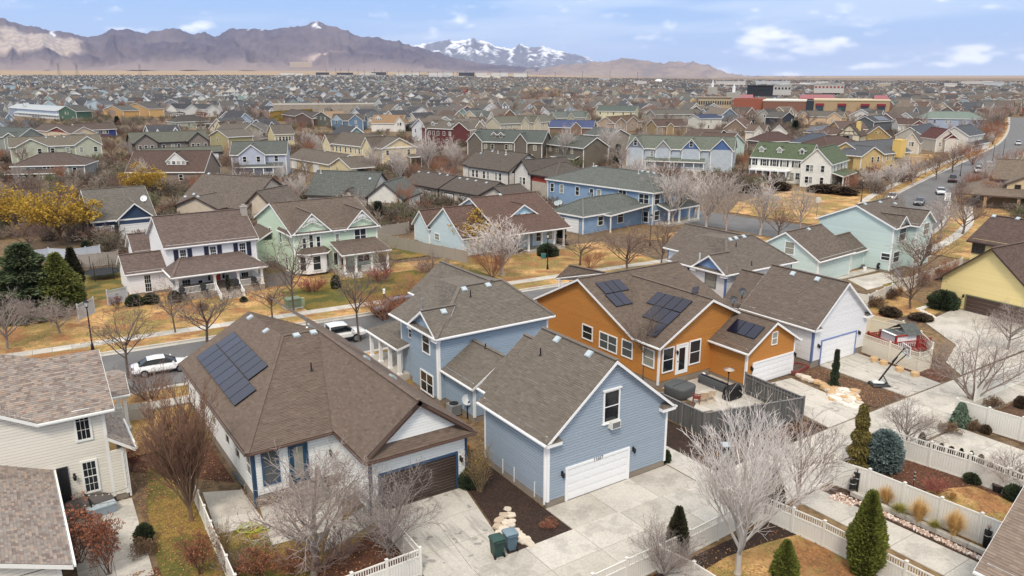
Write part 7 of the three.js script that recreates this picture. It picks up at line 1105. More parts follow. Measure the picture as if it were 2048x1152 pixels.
// ---- right side
for (const [k,px,py,ty,w,lab] of [['pale',1345,450,335,110,'pale bare tree in front of the blue duplex corner'],['pale',1412,462,345,120,'pale pinkish bare tree right of the blue duplex'],['pale2',1452,470,350,120,'bare tree standing on the corner lawn'],['pale',1385,440,350,80,'slim pale tree beside the blue duplex porch'],['pale',1520,470,360,110,'whitish bare tree left of the round sign'],['pale2',1600,462,375,110,'bare tree before the corner of the green roofed colonial'],['brown',1555,478,410,90,'dark bare tree on the corner verge'],['pale2',1300,440,350,80,'bare tree behind the duplex porch'],['pale',1285,400,320,80,'pale bare tree before the blue townhouse row'],['brown',1330,380,320,80,'brown bare tree before the blue gables'],['pale2',1240,345,290,70,'bare tree left of the blue townhouse row'],['brown',1190,330,275,80,'brown bare tree behind the dark townhouses'],['pale',1130,330,255,60,'pale bare tree before the dark slate roof'],['pale',1215,320,250,70,'pale bare tree right of the dark slate roof'],['pale',858,350,270,76,'white bare tree right of the yellow gabled house'],['pale',905,345,278,60,'smaller white bare tree beside the townhouse'],['pale2',748,355,290,60,'bare tree at the end of the yellow garage row'],['pale',800,372,300,56,'slender pale tree before the yellow gabled house'],['pale',1740,385,335,70,'bare tree at the right corner of the colonial'],['pale',1785,380,325,80,'bare tree before the golden yellow house'],['pale2',1825,372,310,90,'wide bare tree by the curved street'],['brown',1872,360,305,80,'brown bare tree near the parked white cars'],['brown',1905,345,290,80,'brown bare tree behind the parked white cars'],['rusty',1945,330,285,70,'reddish bare tree at the street bend'],['rusty',1985,290,240,50,'rust coloured tree beside the far end of the street'],['brown',1925,470,385,130,'bare tree in front of the tan and royal blue house'],['pale2',1880,480,400,120,'bare tree right of the teal house'],['brown',1838,555,455,130,'dark bare tree in front of the teal house gable'],['brown',1820,618,520,130,'bare tree on the lawn beside the teal yard fence'],['street',1592,545,480,70,'thin bare tree before the teal garage'],['rusty',1905,570,510,60,'rusty bare tree beside the yellow house corner'],['brown',1770,455,375,70,'bare tree behind the teal house roof'],['grey',2015,700,610,130,'bare tree before the brown garage door of the yellow house']]) TR(k,px,py,ty - (py - ty) * 0.14,w,lab);
S('juniper',1885,617,578,66,'broad dark green juniper beside the yellow house');S('dryshrub',1750,615,588,50,'reddish brown dry shrub at the left end of the side bed');S('straw',1762,598,578,26,'pale straw grass in the side bed');S('dryshrub',1783,598,572,40,'rounded rusty shrub in the side bed');S('straw',1800,590,570,22,'straw grass right of the rusty shrub');S('redleaf',1845,572,540,60,'orange brown shrub by the teal yard fence');S('redleaf',1885,560,530,50,'orange brown shrub right of the teal yard');S('hedge',1780,632,612,50,'low dark hedge in front of the side bed');S('hedge',1840,640,625,56,'brown hedge at the corner of the side bed');S('twiggy',1870,735,690,40,'grey twiggy shrub at the corner of the white play yard fence');
for (const [px,py,w,lab] of [[1500,385,60,'left'],[1560,380,50,'middle'],[1650,385,80,'right'],[1690,390,60,'far right']]) S('hedge',px,py,py - 18,w,`dark brown hedge below the colonial porch, ${lab} one`);
S('twiggy',690,1120,1060,120,'brown twiggy brush at the foot of the dense grey tree');S('twiggy',470,1150,1085,90,'brown twiggy brush beside the low white fence at the bottom');S('redleaf',585,1150,1098,90,'low rusty brush under the wide grey bare tree');S('twiggy',120,1100,1040,110,'grey twiggy brush behind the rust red bush');
// ---- trees along the curved street
{const r=rng(88),k=['pale2','brown','pale','brown','rusty'],ord=['first','second','third','fourth','fifth','sixth','seventh','eighth','ninth','tenth','eleventh','twelfth','thirteenth','fourteenth'];for (const s of [1,-1]){let last=null,n=0;for (let i=0;i < midPts.length - 1 && n < 14;i++){const p=midPts[i];if (p.x < (s > 0 ? 190 : 150) || p.x > 430 || (last && p.distanceTo(last) < 13)) continue;last=p;const t=midPts[i + 1].clone().sub(p).normalize(),kk=k[Math.floor(r() * 5)],D=KIT[kk].userData.dim,h=4.6 + r() * 2.4;plant(kk,p.x - t.y * s * 7.4,p.y + t.x * s * 7.4,h / D.h,h * 0.75 / D.w,`bare street tree on the ${s > 0 ? 'left' : 'right'} verge of the curved street, ${ord[n++]} going away`);}}}
// ---- bare trees between the further houses
function nearLabel(what,X,A,d,px){let best=null;for (const c of customs){const q=Math.hypot(c.X - X,c.A - A);if (q < 45 && (!best || q < best.q)) best={q,c};} if (!best) return `${what} among the houses ${tierName(d)}, ${regionName(px)}`;const c=best.c,m=(c.xa + c.xb) / 2,D=Math.hypot(c.X,c.A);return `${what} ${d > D + 9 ? 'behind' : d < D - 9 ? 'in front of' : px < m ? 'left of' : 'right of'} the ${c.label.split(' ').slice(0, 7).join(' ')}`;}
{
const r=rng(6161),spots=[];for (let i=0;i < 34000 && spots.length < 9000;i++){const az=HEAD + (r() - 0.5) * 1.22,d=115 + 2300 * Math.pow(r(),1.55),X=d * Math.sin(az),A=d * Math.cos(az);if (A < 118 && X < 150) continue;if (nearStreet(X,A,9)) continue;if (blocked.some((b) => Math.hypot(b[0] - X,b[1] - A) < b[2] * 0.85 + 1)) continue;if (d < 480 && placed.some((h) => Math.hypot(h.X - X,h.A - A) < 6)) continue;const v=inView(X,A);if (!v) continue;if (d < 600 && hides(X,A,7.5,2.2,0.15) && r() > 0.09) continue;if (d < 165 && v[0] < 560) continue;if (d < 650 && r() > lerp(0.5,0.95,smoothstep(d,300,650))) continue;const dens=fbm(X / 130,A / 130,2,200);if (r() > (v[0] < 850 && d > 300 ? 0.3 : 0.5 + dens * 0.5)) continue;spots.push([d,X,A,v[0]]);}
spots.sort((a,b) => a[0] - b[0]);
const IND=200,kinds=['pale','pale2','brown','brown','pale2','rusty'],kn={pale: 'pale',pale2: 'grey brown',brown: 'brown',rusty: 'rust coloured'},seen={};
spots.slice(0,IND).forEach(([d,X,A,px]) =>{const k=kinds[Math.floor(r() * 6)],h=5 + r() * 3.5,D=KIT[k].userData.dim,lab=nearLabel(`${h < 5.9 ? 'small' : h > 7.5 ? 'tall' : 'mid sized'} ${kn[k]} bare tree`,X,A,d,px),t=plant(k,X,A,h / D.h,(h * 0.72) / D.w,lab,'tree','tree',null,terrain(X,A));(seen[lab] ??= []).push(t);});
for (const [lab,L] of Object.entries(seen)) if (L.length > 1) for (const t of L) t.userData.group=lab;
const small=bareTree(55,{h: 8,r: 0.2,fork: 0.15,limbs: 7,limbAngle: 0.65,up: 0.08,n: [6,5],ratio: [0.55,0.5],angle: [0.55,0.6],wob: 0.2,twig: 0.05}),sg=mergeGeometries([small.trunk.geo(false),small.twigs.geo(false)]);
const rest=spots.slice(IND),im=new THREE.InstancedMesh(sg,M(0xffffff,{roughness: 0.95}),rest.length),m4=new THREE.Matrix4(),q=new THREE.Quaternion(),c=new THREE.Color(),cols=[0x8d7f76,0x7b6c62,0xa8998f,0x86604e,0x6d6056];
rest.forEach(([d,X,A],i) =>{const s=0.55 + r() * 0.5;m4.compose(V(X,terrain(X,A),-A),q.setFromEuler(new THREE.Euler(0,r() * 6,0)),V(s,s,s));im.setMatrixAt(i,m4);im.setColorAt(i,c.set(cols[Math.floor(r() * 5)]));});
{const bt=bareTree(56,{h: 1.6,r: 0.06,multi: 9,limbAngle: 0.9,up: 0.05,n: [5,4],ratio: [0.6,0.55],angle: [0.6,0.7],wob: 0.25,twig: 0.022}),bgm=mergeGeometries([bt.trunk.geo(false),bt.twigs.geo(false)]),L=[];for (let i=0;i < 14000 && L.length < 3600;i++){const az=HEAD + (r() - 0.5) * 1.22,d=112 + 520 * Math.pow(r(),1.3),X=d * Math.sin(az),A=d * Math.cos(az);if ((A < 116 && X < 150) || nearStreet(X,A,9) || !inView(X,A)) continue;if (blocked.some((b) => Math.hypot(b[0] - X,b[1] - A) < b[2] * 0.75)) continue;if (fbm(X / 22,A / 22,2,61) < 0.42) continue;L.push([X,A]);} const sm=new THREE.InstancedMesh(bgm,M(0xffffff,{roughness: 0.95}),L.length),pal=[0x6d6056,0x75594c,0x8a7d70,0x5d5446,0x6a6a4e];L.forEach(([X,A],i) =>{const s=0.8 + r() * 1.1;m4.compose(V(X,terrain(X,A),-A),q.setFromEuler(new THREE.Euler(0,r() * 6,0)),V(s * 1.3,s,s * 1.3));sm.setMatrixAt(i,m4);sm.setColorAt(i,c.set(pal[Math.floor(r() * 5)]));});sm.name='distant_shrubs';scene.add(sm);tag(sm,'low brown winter shrubs between the further houses','shrubs',null,'stuff');}
im.name='distant_trees';scene.add(im);tag(im,'bare brown and grey trees scattered through the distant town','trees',null,'stuff');
for (const [px,py,ty,w,lab] of [[1235,330,288,26,'slim bright green conifer left of the blue townhouse row'],[1590,262,240,26,'dark green conifer before the orange gable, right'],[733,255,232,16,'dark conifer right of the blue cottage'],[235,250,232,18,'dark conifer among the roofs at left']]) TR('narrow',px,py,ty,w,lab);
}
// -- fences
const fenceGeo=new Map();
function fencePanel(style,L,h) {
const key=style + L.toFixed(2) + h;if (fenceGeo.has(key)) return fenceGeo.get(key);
const g=new GB(),top=style === 'privacy' || style === 'wood' ? h : h - 0.4,n=Math.round(L / 0.16),w=L / n;
for (let i=0;i < n;i++) g.box(i * w + 0.006,(i + 1) * w - 0.006,0.06,top - 0.05,-0.014,0.014);
g.box(0,L,0.02,0.14,-0.03,0.03).box(0,L,top - 0.1,top,-0.032,0.032);
if (style === 'picket'){g.box(0,L,h - 0.07,h,-0.032,0.032);const m=Math.round(L / 0.13);for (let i=0;i < m;i++) g.box((i + 0.5) * L / m - 0.022,(i + 0.5) * L / m + 0.022,top,h - 0.06,-0.012,0.012);}
if (style === 'lattice'){g.box(0,L,h - 0.05,h,-0.032,0.032);const d=0.34,m=Math.round(L / 0.15);for (let i=-2;i < m;i++) for (const s of [0,1]){let a=i * L / m,b=a + d;const x0=clamp(a,0,L),x1=clamp(b,0,L);if (x1 - x0 < 0.03) continue;const y=(x) => top + (x - a) / d * 0.34;g.bar(V(x0,s ? h - 0.05 - (y(x0) - top) : y(x0),s * 0.012),V(x1,s ? h - 0.05 - (y(x1) - top) : y(x1),s * 0.012),0.01,0.035);}}
const geo=g.geo(false);fenceGeo.set(key,geo);return geo;
}
const VINYL=M(0xdad8d0,{roughness: 0.55}),BEIGE=M(0xd9d3c2,{roughness: 0.6}),GREYW=M(0x737170,{roughness: 0.95}),OLDW=M(0x9b948b,{roughness: 0.95});
const postGeo=(h) =>{const g=new GB().box(-0.065,0.065,-0.1,h + 0.06,-0.065,0.065).box(-0.085,0.085,h + 0.06,h + 0.1,-0.085,0.085);const t=V(0,h + 0.17,0),c=[[-1,-1],[1,-1],[1,1],[-1,1]].map(([x,z]) => V(x * 0.08,h + 0.1,z * 0.08));for (let i=0;i < 4;i++) g.tri(c[i],c[(i + 1) % 4],t);return g.geo(false);};
const posts={};
function fence(label,pts,style,h,mat,o={}) {
const t=thing(o.name ?? 'fence',label,'fence',[pts[0][0],0,-pts[0][1]]);const pg=posts[h] ??= postGeo(h),pm=o.postMat ?? mat;const boards=[M(0x5d5d5c,{roughness: 0.95}),M(0x555554,{roughness: 0.95}),M(0x656463,{roughness: 0.95})];const br=rng(pts.length * 77 + 3);
for (let k=0;k + 1 < pts.length;k++) {
const a=V(pts[k][0] - pts[0][0],0,-(pts[k][1] - pts[0][1])),b=V(pts[k + 1][0] - pts[0][0],0,-(pts[k + 1][1] - pts[0][1])),L=a.distanceTo(b),n=Math.max(1,Math.round(L / (o.span ?? 2.35))),l=L / n,rot=Math.atan2(-(b.z - a.z),b.x - a.x);
for (let i=0;i <= n;i++) if (i < n || k === pts.length - 2) mesh('post',pg,pm,t).position.copy(a.clone().lerp(b,i / n));
for (let i=0;i < n;i++) {
const p=a.clone().lerp(b,i / n);
if (style === 'boards'){const m=Math.round(l / 0.15),w=l / m,bg=boxGeo(0.004,w - 0.004,0.05,h - 0.04,-0.012,0.012);for (let j=0;j < m;j++){const q=mesh('board',bg,boards[Math.floor(br() * 3)],t),f=p.clone().lerp(a.clone().lerp(b,(i + 1) / n),j / m);q.position.copy(f);q.position.y=(j % 2) * 0.01;q.rotation.y=rot;q.translateZ((j % 2) * 0.028);} for (const y of [0.35,h - 0.35]){const q=mesh('rail',boxGeo(0,l,y,y + 0.09,-0.05,-0.015),mat,t);q.position.copy(p);q.rotation.y=rot;} const q=mesh('cap_rail',boxGeo(0,l,h - 0.03,h + 0.02,-0.07,0.07),mat,t);q.position.copy(p);q.rotation.y=rot;}
else{const q=mesh('panel',fencePanel(style,l,h),mat,t);q.position.copy(p);q.rotation.y=rot;}
}
}
return t;
}
const P2=(px,py,h=0) =>{const q=at(px,py,h);return [q.x,-q.z];};
fence('white solid vinyl fence behind the three fountain grasses',[[41.3,25.7],[41.8,23.8],[42.3,17.5],[42.6,12]],'privacy',1.75,VINYL);
fence('white vinyl fence with open picket top behind the blue spruce',[[48.1,26.0],[48.95,21.5],[49.0,12]],'picket',1.75,VINYL);
fence('white solid fence at the far right beyond the weeping conifer',[[57.1,26.6],[57.6,22.3],[57.7,14]],'privacy',1.75,VINYL);
fence('white fence along the alley beyond the far right yard',[[62,27.6],[90,27.4]],'privacy',1.7,VINYL);
fence('white picket topped fence around the yard of the large pale tree',[[21.5,25.3],[28.2,25.45],[33.0,25.7],[34.4,25.6],[34.9,22],[35.2,13]],'picket',1.5,VINYL);
fence('white solid fence dividing the yard at the bottom edge',[[25.9,25.2],[26.3,23.3],[26.7,15]],'privacy',1.5,VINYL);
fence('low white fence between the cream house yard and the brown roofed house yard',[[7.6,46],[7.35,40.4],[7.1,33],[7.0,28]],'privacy',1.45,VINYL,{span: 1.9});
fence('white picket topped fence corner beside the driveway at the bottom',[[10.0,31.7],[15.55,31.8],[15.75,38.0]],'picket',1.55,VINYL,{span: 1.9});
fence('weathered grey board fence around the orange house yard',[[39.7,43],[39.68,39.3],[39.68,35.1],[47.9,33.0],[48.25,38.7]],'boards',1.8,GREYW,{name: 'wooden_fence'});
fence('beige vinyl fence with lattice top around the red playhouse',[[65.3,39.75],[64.9,36.6],[64.4,33.6],[66.2,33.6],[67.9,34.4],[70.2,36.8],[71.8,39.5],[71.3,42.6],[65.8,43.4]],'lattice',1.8,BEIGE);
fence('white fence around the teal house yard',[P2(1690,582,1.5),P2(1737,590,1.5),P2(1800,562,1.5),P2(1880,533,1.5),P2(1925,516,1.5)],'privacy',1.5,VINYL);
fence('grey wooden fence between the mint house and the pale blue house',[P2(755,490),P2(840,508),P2(935,528)],'wood',1.8,OLDW,{name: 'wooden_fence'});
fence('grey wooden fence across the back of the mint house yard',[P2(752,476),P2(818,466)],'wood',1.8,OLDW,{name: 'wooden_fence'});
fence('grey lattice topped fence left of the white colonial, left piece',[P2(158,642),P2(190,627)],'lattice',1.75,M(0xb4b8bd,{roughness: 0.7}));
fence('grey lattice topped fence left of the white colonial, right piece',[P2(217,612),P2(256,603)],'lattice',1.75,M(0xb4b8bd,{roughness: 0.7}));
fence('pale grey fence below the navy house drive',[P2(60,528),P2(100,522),P2(145,524),P2(202,516)],'privacy',1.8,M(0xb9c0c9,{roughness: 0.7}));
fence('grey board fence behind the trampoline',[P2(160,536),P2(238,528)],'wood',1.8,OLDW,{name: 'wooden_fence'});
fence('grey wooden gate and fence right of the white colonial porch',[P2(533,576),P2(585,570)],'wood',1.7,GREYW,{name: 'wooden_fence'});
fence('low white fence piece beside the cream house porch',[P2(255,845),P2(305,838)],'picket',1.4,M(0xb9b4a8,{roughness: 0.7}));
// -- vehicles
function loft(sections,n=14){   // sections: [x,yLow,yHigh,halfWidthLow,halfWidthHigh,roundness]
const p=[],idx=[];sections.forEach(([x,y0,y1,w0,w1,k=3.2]) =>{for (let i=0;i < n;i++){const a=i / n * Math.PI * 2 + Math.PI / n,c=Math.cos(a),s=Math.sin(a),e=2 / k,sx=Math.sign(c) * Math.pow(Math.abs(c),e),sy=Math.sign(s) * Math.pow(Math.abs(s),e),t=(sy + 1) / 2;p.push(x,lerp(y0,y1,t),sx * lerp(w0,w1,t));}});
const m=sections.length;for (let j=0;j + 1 < m;j++) for (let i=0;i < n;i++){const a=j * n + i,b=j * n + (i + 1) % n;idx.push(a,b,b + n,a,b + n,a + n);}
for (const j of [0,m - 1]){const c=p.length / 3,s=sections[j];p.push(s[0],(s[1] + s[2]) / 2,0);for (let i=0;i < n;i++) idx.push(c,j * n + i,j * n + (i + 1) % n);}
const g=new THREE.BufferGeometry();g.setAttribute('position',new THREE.Float32BufferAttribute(p,3));g.setIndex(idx);const q=toCreasedNormals(g,0.7);return q;
}
const TYRE=M(0x161617,{roughness: 0.9}),RIM=M(0x9b9ea2,{roughness: 0.3,metalness: 0.7}),GLASS=M(0x14181c,{roughness: 0.06}),HEADL=M(0xd6dbe0,{roughness: 0.15}),TAILL=M(0x7e1518,{roughness: 0.25}),BLACKP=M(0x1c1d1f,{roughness: 0.6});
function carShape(type,hex,roofHex) {
const g=new THREE.Group(),paint=new THREE.MeshPhysicalMaterial({color: hex,roughness: 0.35,clearcoat: 1,clearcoatRoughness: 0.1}),roofP=roofHex ? new THREE.MeshPhysicalMaterial({color: roofHex,roughness: 0.35,clearcoat: 1,clearcoatRoughness: 0.1}) : paint;let wheelX,wr,len,hw;
if (type === 'sedan'){len=4.75;hw=0.92;wheelX=[-1.4,1.42];wr=0.33;
mesh('body',loft([[-2.37,0.45,0.78,0.62,0.6],[-2.3,0.28,0.95,0.84,0.76],[-1.9,0.22,1.02,0.92,0.82],[-1.2,0.2,1.0,0.93,0.86],[0.9,0.2,0.98,0.93,0.86],[1.5,0.2,0.92,0.92,0.82],[2.1,0.24,0.82,0.88,0.74],[2.36,0.36,0.66,0.66,0.6]]),paint,g);
mesh('windows',loft([[-1.75,0.93,1.0,0.72,0.7],[-1.0,0.93,1.4,0.8,0.6],[-0.3,0.93,1.45,0.82,0.62],[0.35,0.93,1.41,0.82,0.6],[1.25,0.9,0.97,0.76,0.72]],12),GLASS,g);mesh('roof',loft([[-1.05,1.34,1.42,0.62,0.54,4],[-0.3,1.38,1.475,0.65,0.56,4],[0.35,1.36,1.43,0.62,0.54,4]],12),roofP,g);}
else if (type === 'suv'){len=4.85;hw=0.98;wheelX=[-1.42,1.45];wr=0.38;
mesh('body',loft([[-2.4,0.5,0.95,0.8,0.78],[-2.35,0.36,1.08,0.94,0.9],[-1.6,0.3,1.1,0.98,0.92],[1.0,0.3,1.1,0.98,0.92],[1.7,0.3,1.06,0.97,0.9],[2.3,0.34,0.98,0.93,0.84],[2.42,0.46,0.84,0.78,0.74]]),paint,g);
mesh('windows',loft([[-2.28,1.02,1.3,0.86,0.74],[-2.1,1.02,1.66,0.88,0.74,5],[-0.5,1.02,1.72,0.89,0.76,5],[0.35,1.02,1.69,0.89,0.74,5],[1.1,1.0,1.08,0.84,0.78]],12),GLASS,g);mesh('roof',loft([[-2.2,1.62,1.7,0.74,0.68,5],[-0.5,1.66,1.77,0.78,0.7,5],[0.45,1.63,1.72,0.74,0.68,5]],12),roofP,g);for (const s of [-1,1]){const r=new GB();r.bar(V(-1.9,1.8,s * 0.62),V(0.2,1.8,s * 0.62),0.05,0.04);mesh('roof_rail',r.geo(false),BLACKP,g);}}
else{len=5.6;hw=1.0;wheelX=[-1.75,1.75];wr=0.41;
mesh('body',loft([[-2.8,0.6,1.1,0.9,0.9],[-2.75,0.46,1.16,0.98,0.94],[0.4,0.42,1.17,1.0,0.95],[1.5,0.42,1.16,1.0,0.94],[2.5,0.44,1.1,0.97,0.9],[2.8,0.56,0.96,0.84,0.8]]),paint,g);
mesh('windows',loft([[-0.72,1.1,1.7,0.9,0.76,5],[-0.6,1.1,1.82,0.91,0.76,5],[0.6,1.1,1.84,0.91,0.76,5],[0.9,1.1,1.78,0.9,0.74,5],[1.62,1.08,1.17,0.86,0.8]],12),GLASS,g);mesh('roof',loft([[-0.75,1.74,1.83,0.76,0.7,5],[0.1,1.76,1.89,0.79,0.72,5],[1.0,1.72,1.8,0.75,0.7,5]],12),roofP,g);for (const s of [-1,1]) mesh('pillar',new GB().bar(V(-0.72,1.8,s * 0.8),V(-0.76,1.15,s * 0.92),0.12,0.16).geo(false),paint,g);mesh('bed_cover',boxGeo(-2.72,-0.78,1.15,1.2,-0.9,0.9),BLACKP,g);}
const tg=new THREE.CylinderGeometry(wr,wr,0.22,20).rotateX(Math.PI / 2),rg=new THREE.CylinderGeometry(wr * 0.62,wr * 0.62,0.235,12).rotateX(Math.PI / 2);
for (const x of wheelX) for (const s of [-1,1]){const w=mesh('wheel',tg,TYRE,g);w.position.set(x,wr,s * (hw - 0.1));mesh('rim',rg,RIM,w);}
for (const s of [-1,1]){mesh('headlight',boxGeo(len / 2 - 0.24,len / 2 - 0.07,0.62,0.76,s * 0.62 - 0.16,s * 0.62 + 0.16),HEADL,g);mesh('tail_light',boxGeo(-len / 2 + 0.03,-len / 2 + 0.12,0.78,0.93,s * 0.68 - 0.12,s * 0.68 + 0.12),TAILL,g);mesh('mirror',boxGeo(type === 'pickup' ? 1.25 : 0.85,type === 'pickup' ? 1.42 : 1.0,type === 'sedan' ? 0.98 : 1.12,type === 'sedan' ? 1.1 : 1.32,s * (hw + 0.08) - 0.09,s * (hw + 0.08) + 0.09),roofP === paint ? paint : BLACKP,g);}
mesh('number_plate',boxGeo(-len / 2 - 0.005,-len / 2 + 0.06,0.55,0.67,-0.25,0.25),trimM(0xd8d8d8),g);mesh('grille',boxGeo(len / 2 - 0.12,len / 2 - 0.005,0.42,0.58,-0.5,0.5),BLACKP,g);
return g;
}
const carKit={};
function car(type,hex,px,py,deg,label,roofHex){const b=at(px,py,0.03),c=(carKit[type + hex] ??= carShape(type,hex,roofHex)).clone();c.name=numbered(type === 'pickup' ? 'pickup_truck' : 'parked_car');c.position.copy(b);c.rotation.y=degToRad(deg);scene.add(c);return tag(c,label,type === 'pickup' ? 'truck' : 'car');}
car('sedan',0xe9eaea,323,743,-3.6,'white sedan parked on the street behind the bare tree, left');car('pickup',0xd9d9d8,672,684,-3.6,'white pickup truck with black bed cover parked beyond the brown roof');car('suv',0x3a2d2b,788,627,176,'dark brown sport utility vehicle parked across the street behind the rust orange tree');car('suv',0x83807c,796,440,-35,'grey boxy off road vehicle parked beside the dark green conifer',0x4a4b4d);
car('sedan',0xe2e4e6,1783,399,205,'white car parked at the kerb, nearest of the right hand street');car('sedan',0xdfe3e6,1881,388,212,'white car driving in the middle of the curved street');car('suv',0xdcdee0,1957,345,208,'silver white car parked, left of the pair near the bend');car('pickup',0xe6e6e4,1979,336,208,'white pickup parked, right of the pair near the bend');car('suv',0x4b2f31,1905,364,208,'dark maroon car parked behind a pale tree on the curved street');car('suv',0xd0d3d5,2036,290,206,'white sport utility vehicle near the right edge of the street');car('sedan',0x4d4f52,1838,409,206,'dark grey car with pale windscreen behind the teal roof');car('sedan',0xe0e2e4,1162,327,30,'white car parked behind the blue duplex');car('suv',0x2c2e31,897,340,10,'dark car parked beside the white bare trees');car('sedan',0x2e3033,755,359,20,'black car by the end of the yellow garage row');
// -- street furniture
const IRON=M(0x1d1d1f,{roughness: 0.55,metalness: 0.4}),LANT=M(0xe6e4dc,{roughness: 0.3});
function lampShape(){const g=new THREE.Group(),t=new GB();t.tube(V(0,0,0),V(0,0.5,0),0.16,0.12,10).tube(V(0,0.5,0),V(0,0.62,0),0.14,0.09,10).tube(V(0,0.6,0),V(0,4.1,0),0.075,0.05,10).tube(V(0,4.1,0),V(0,4.22,0),0.12,0.12,8,true);mesh('post',t.geo(false),IRON,g);const l=new GB();l.tube(V(0,4.22,0),V(0,4.62,0),0.12,0.2,6);mesh('lantern_glass',l.geo(false),LANT,g);const c=new GB();c.tube(V(0,4.62,0),V(0,4.82,0),0.26,0.06,6,true).tube(V(0,4.8,0),V(0,4.95,0),0.03,0.02,6);for (let i=0;i < 6;i++){const a=i / 6 * 6.283;c.tube(V(Math.cos(a) * 0.12,4.22,Math.sin(a) * 0.12),V(Math.cos(a) * 0.2,4.62,Math.sin(a) * 0.2),0.014,0.014,4);} mesh('lantern_cap',c.geo(false),IRON,g);return g;}
const lampK=lampShape();
for (const [px,py,lab] of [[185.7,699.9,'black lantern street lamp on the sidewalk at the left'],[1300,492,'black lantern street lamp behind the orange house roof'],[1095,538,'thin black street lamp near the pale blue house'],[1722,404,'tall black street lamp at the colonial corner'],[1920,352,'black street lamp beside the parked white cars'],[2006,310,'black street lamp near the far street bend'],[1985,322,'black street lamp left of the bend lamp']]){const c=lampK.clone(),b=at(px,py,0.15);c.name=numbered('street_lamp');c.position.copy(b);scene.add(c);tag(c,lab,'street lamp');}
{const t=thing('transformer_box','green utility transformer box on the verge before the mint house','utility box',at(586,615,0.14));mesh('cabinet',new GB().box(-0.75,0.75,0.1,1.0,-0.6,0.6).box(-0.8,0.8,1.0,1.1,-0.65,0.65).geo(false),M(0x6f7d66,{roughness: 0.6}),t);mesh('pad',boxGeo(-0.95,0.95,0,0.1,-0.8,0.8),CONC[0],t);
const u=thing('utility_pedestal','small pale green utility pedestal beside the transformer box','utility box',at(605,612,0.14));mesh('cabinet',boxGeo(-0.2,0.2,0,0.85,-0.18,0.18),M(0xa9b38f),u);mesh('lid',boxGeo(-0.23,0.23,0.85,0.93,-0.21,0.21),M(0x9aa582),u);}
{const t=thing('speed_sign','white rectangular speed limit sign seen against the curved street','sign',at(1891,422,0.1),degToRad(-35));mesh('post',boxGeo(-0.03,0.03,0,2.8,-0.03,0.03),M(0x6d7072),t);mesh('board',boxGeo(-0.55,0.55,2.0,3.5,0.03,0.06),M(0xf0f0ee,{roughness: 0.4}),t);const f=await new FontLoader().loadAsync('fonts/droid/droid_sans_bold.typeface.json');for (const [s,z,y] of [['SPEED',0.22,3.1],['LIMIT',0.22,2.8],['25',0.5,2.15]]){const g=new TextGeometry(s,{font: f,size: z,depth: 0.01,curveSegments: 2});g.computeBoundingBox();g.translate(-g.boundingBox.max.x / 2,y,0.06);mesh('lettering',g,BLACKP,t);}}
{const t=thing('street_sign','round pale sign on a thin post at the corner lawn','sign',at(1633,432,0.1),degToRad(-40));mesh('post',new THREE.CylinderGeometry(0.05,0.05,3,6).translate(0,1.5,0),M(0x55585a),t);mesh('board',new THREE.CylinderGeometry(0.55,0.55,0.04,20).rotateX(Math.PI / 2).translate(0,3,0.06),M(0xc9c5ba),t);}
{const p=at(1155,527,0.03),t=thing('manhole_cover','round metal manhole cover in the street','manhole cover',at(1082,568,0.032));mesh('lid',new THREE.CylinderGeometry(0.38,0.38,0.02,20),M(0x57534f,{roughness: 0.7,metalness: 0.4}),t);mesh('rim',new THREE.TorusGeometry(0.42,0.035,6,20).rotateX(Math.PI / 2),M(0x6b6762),t);}
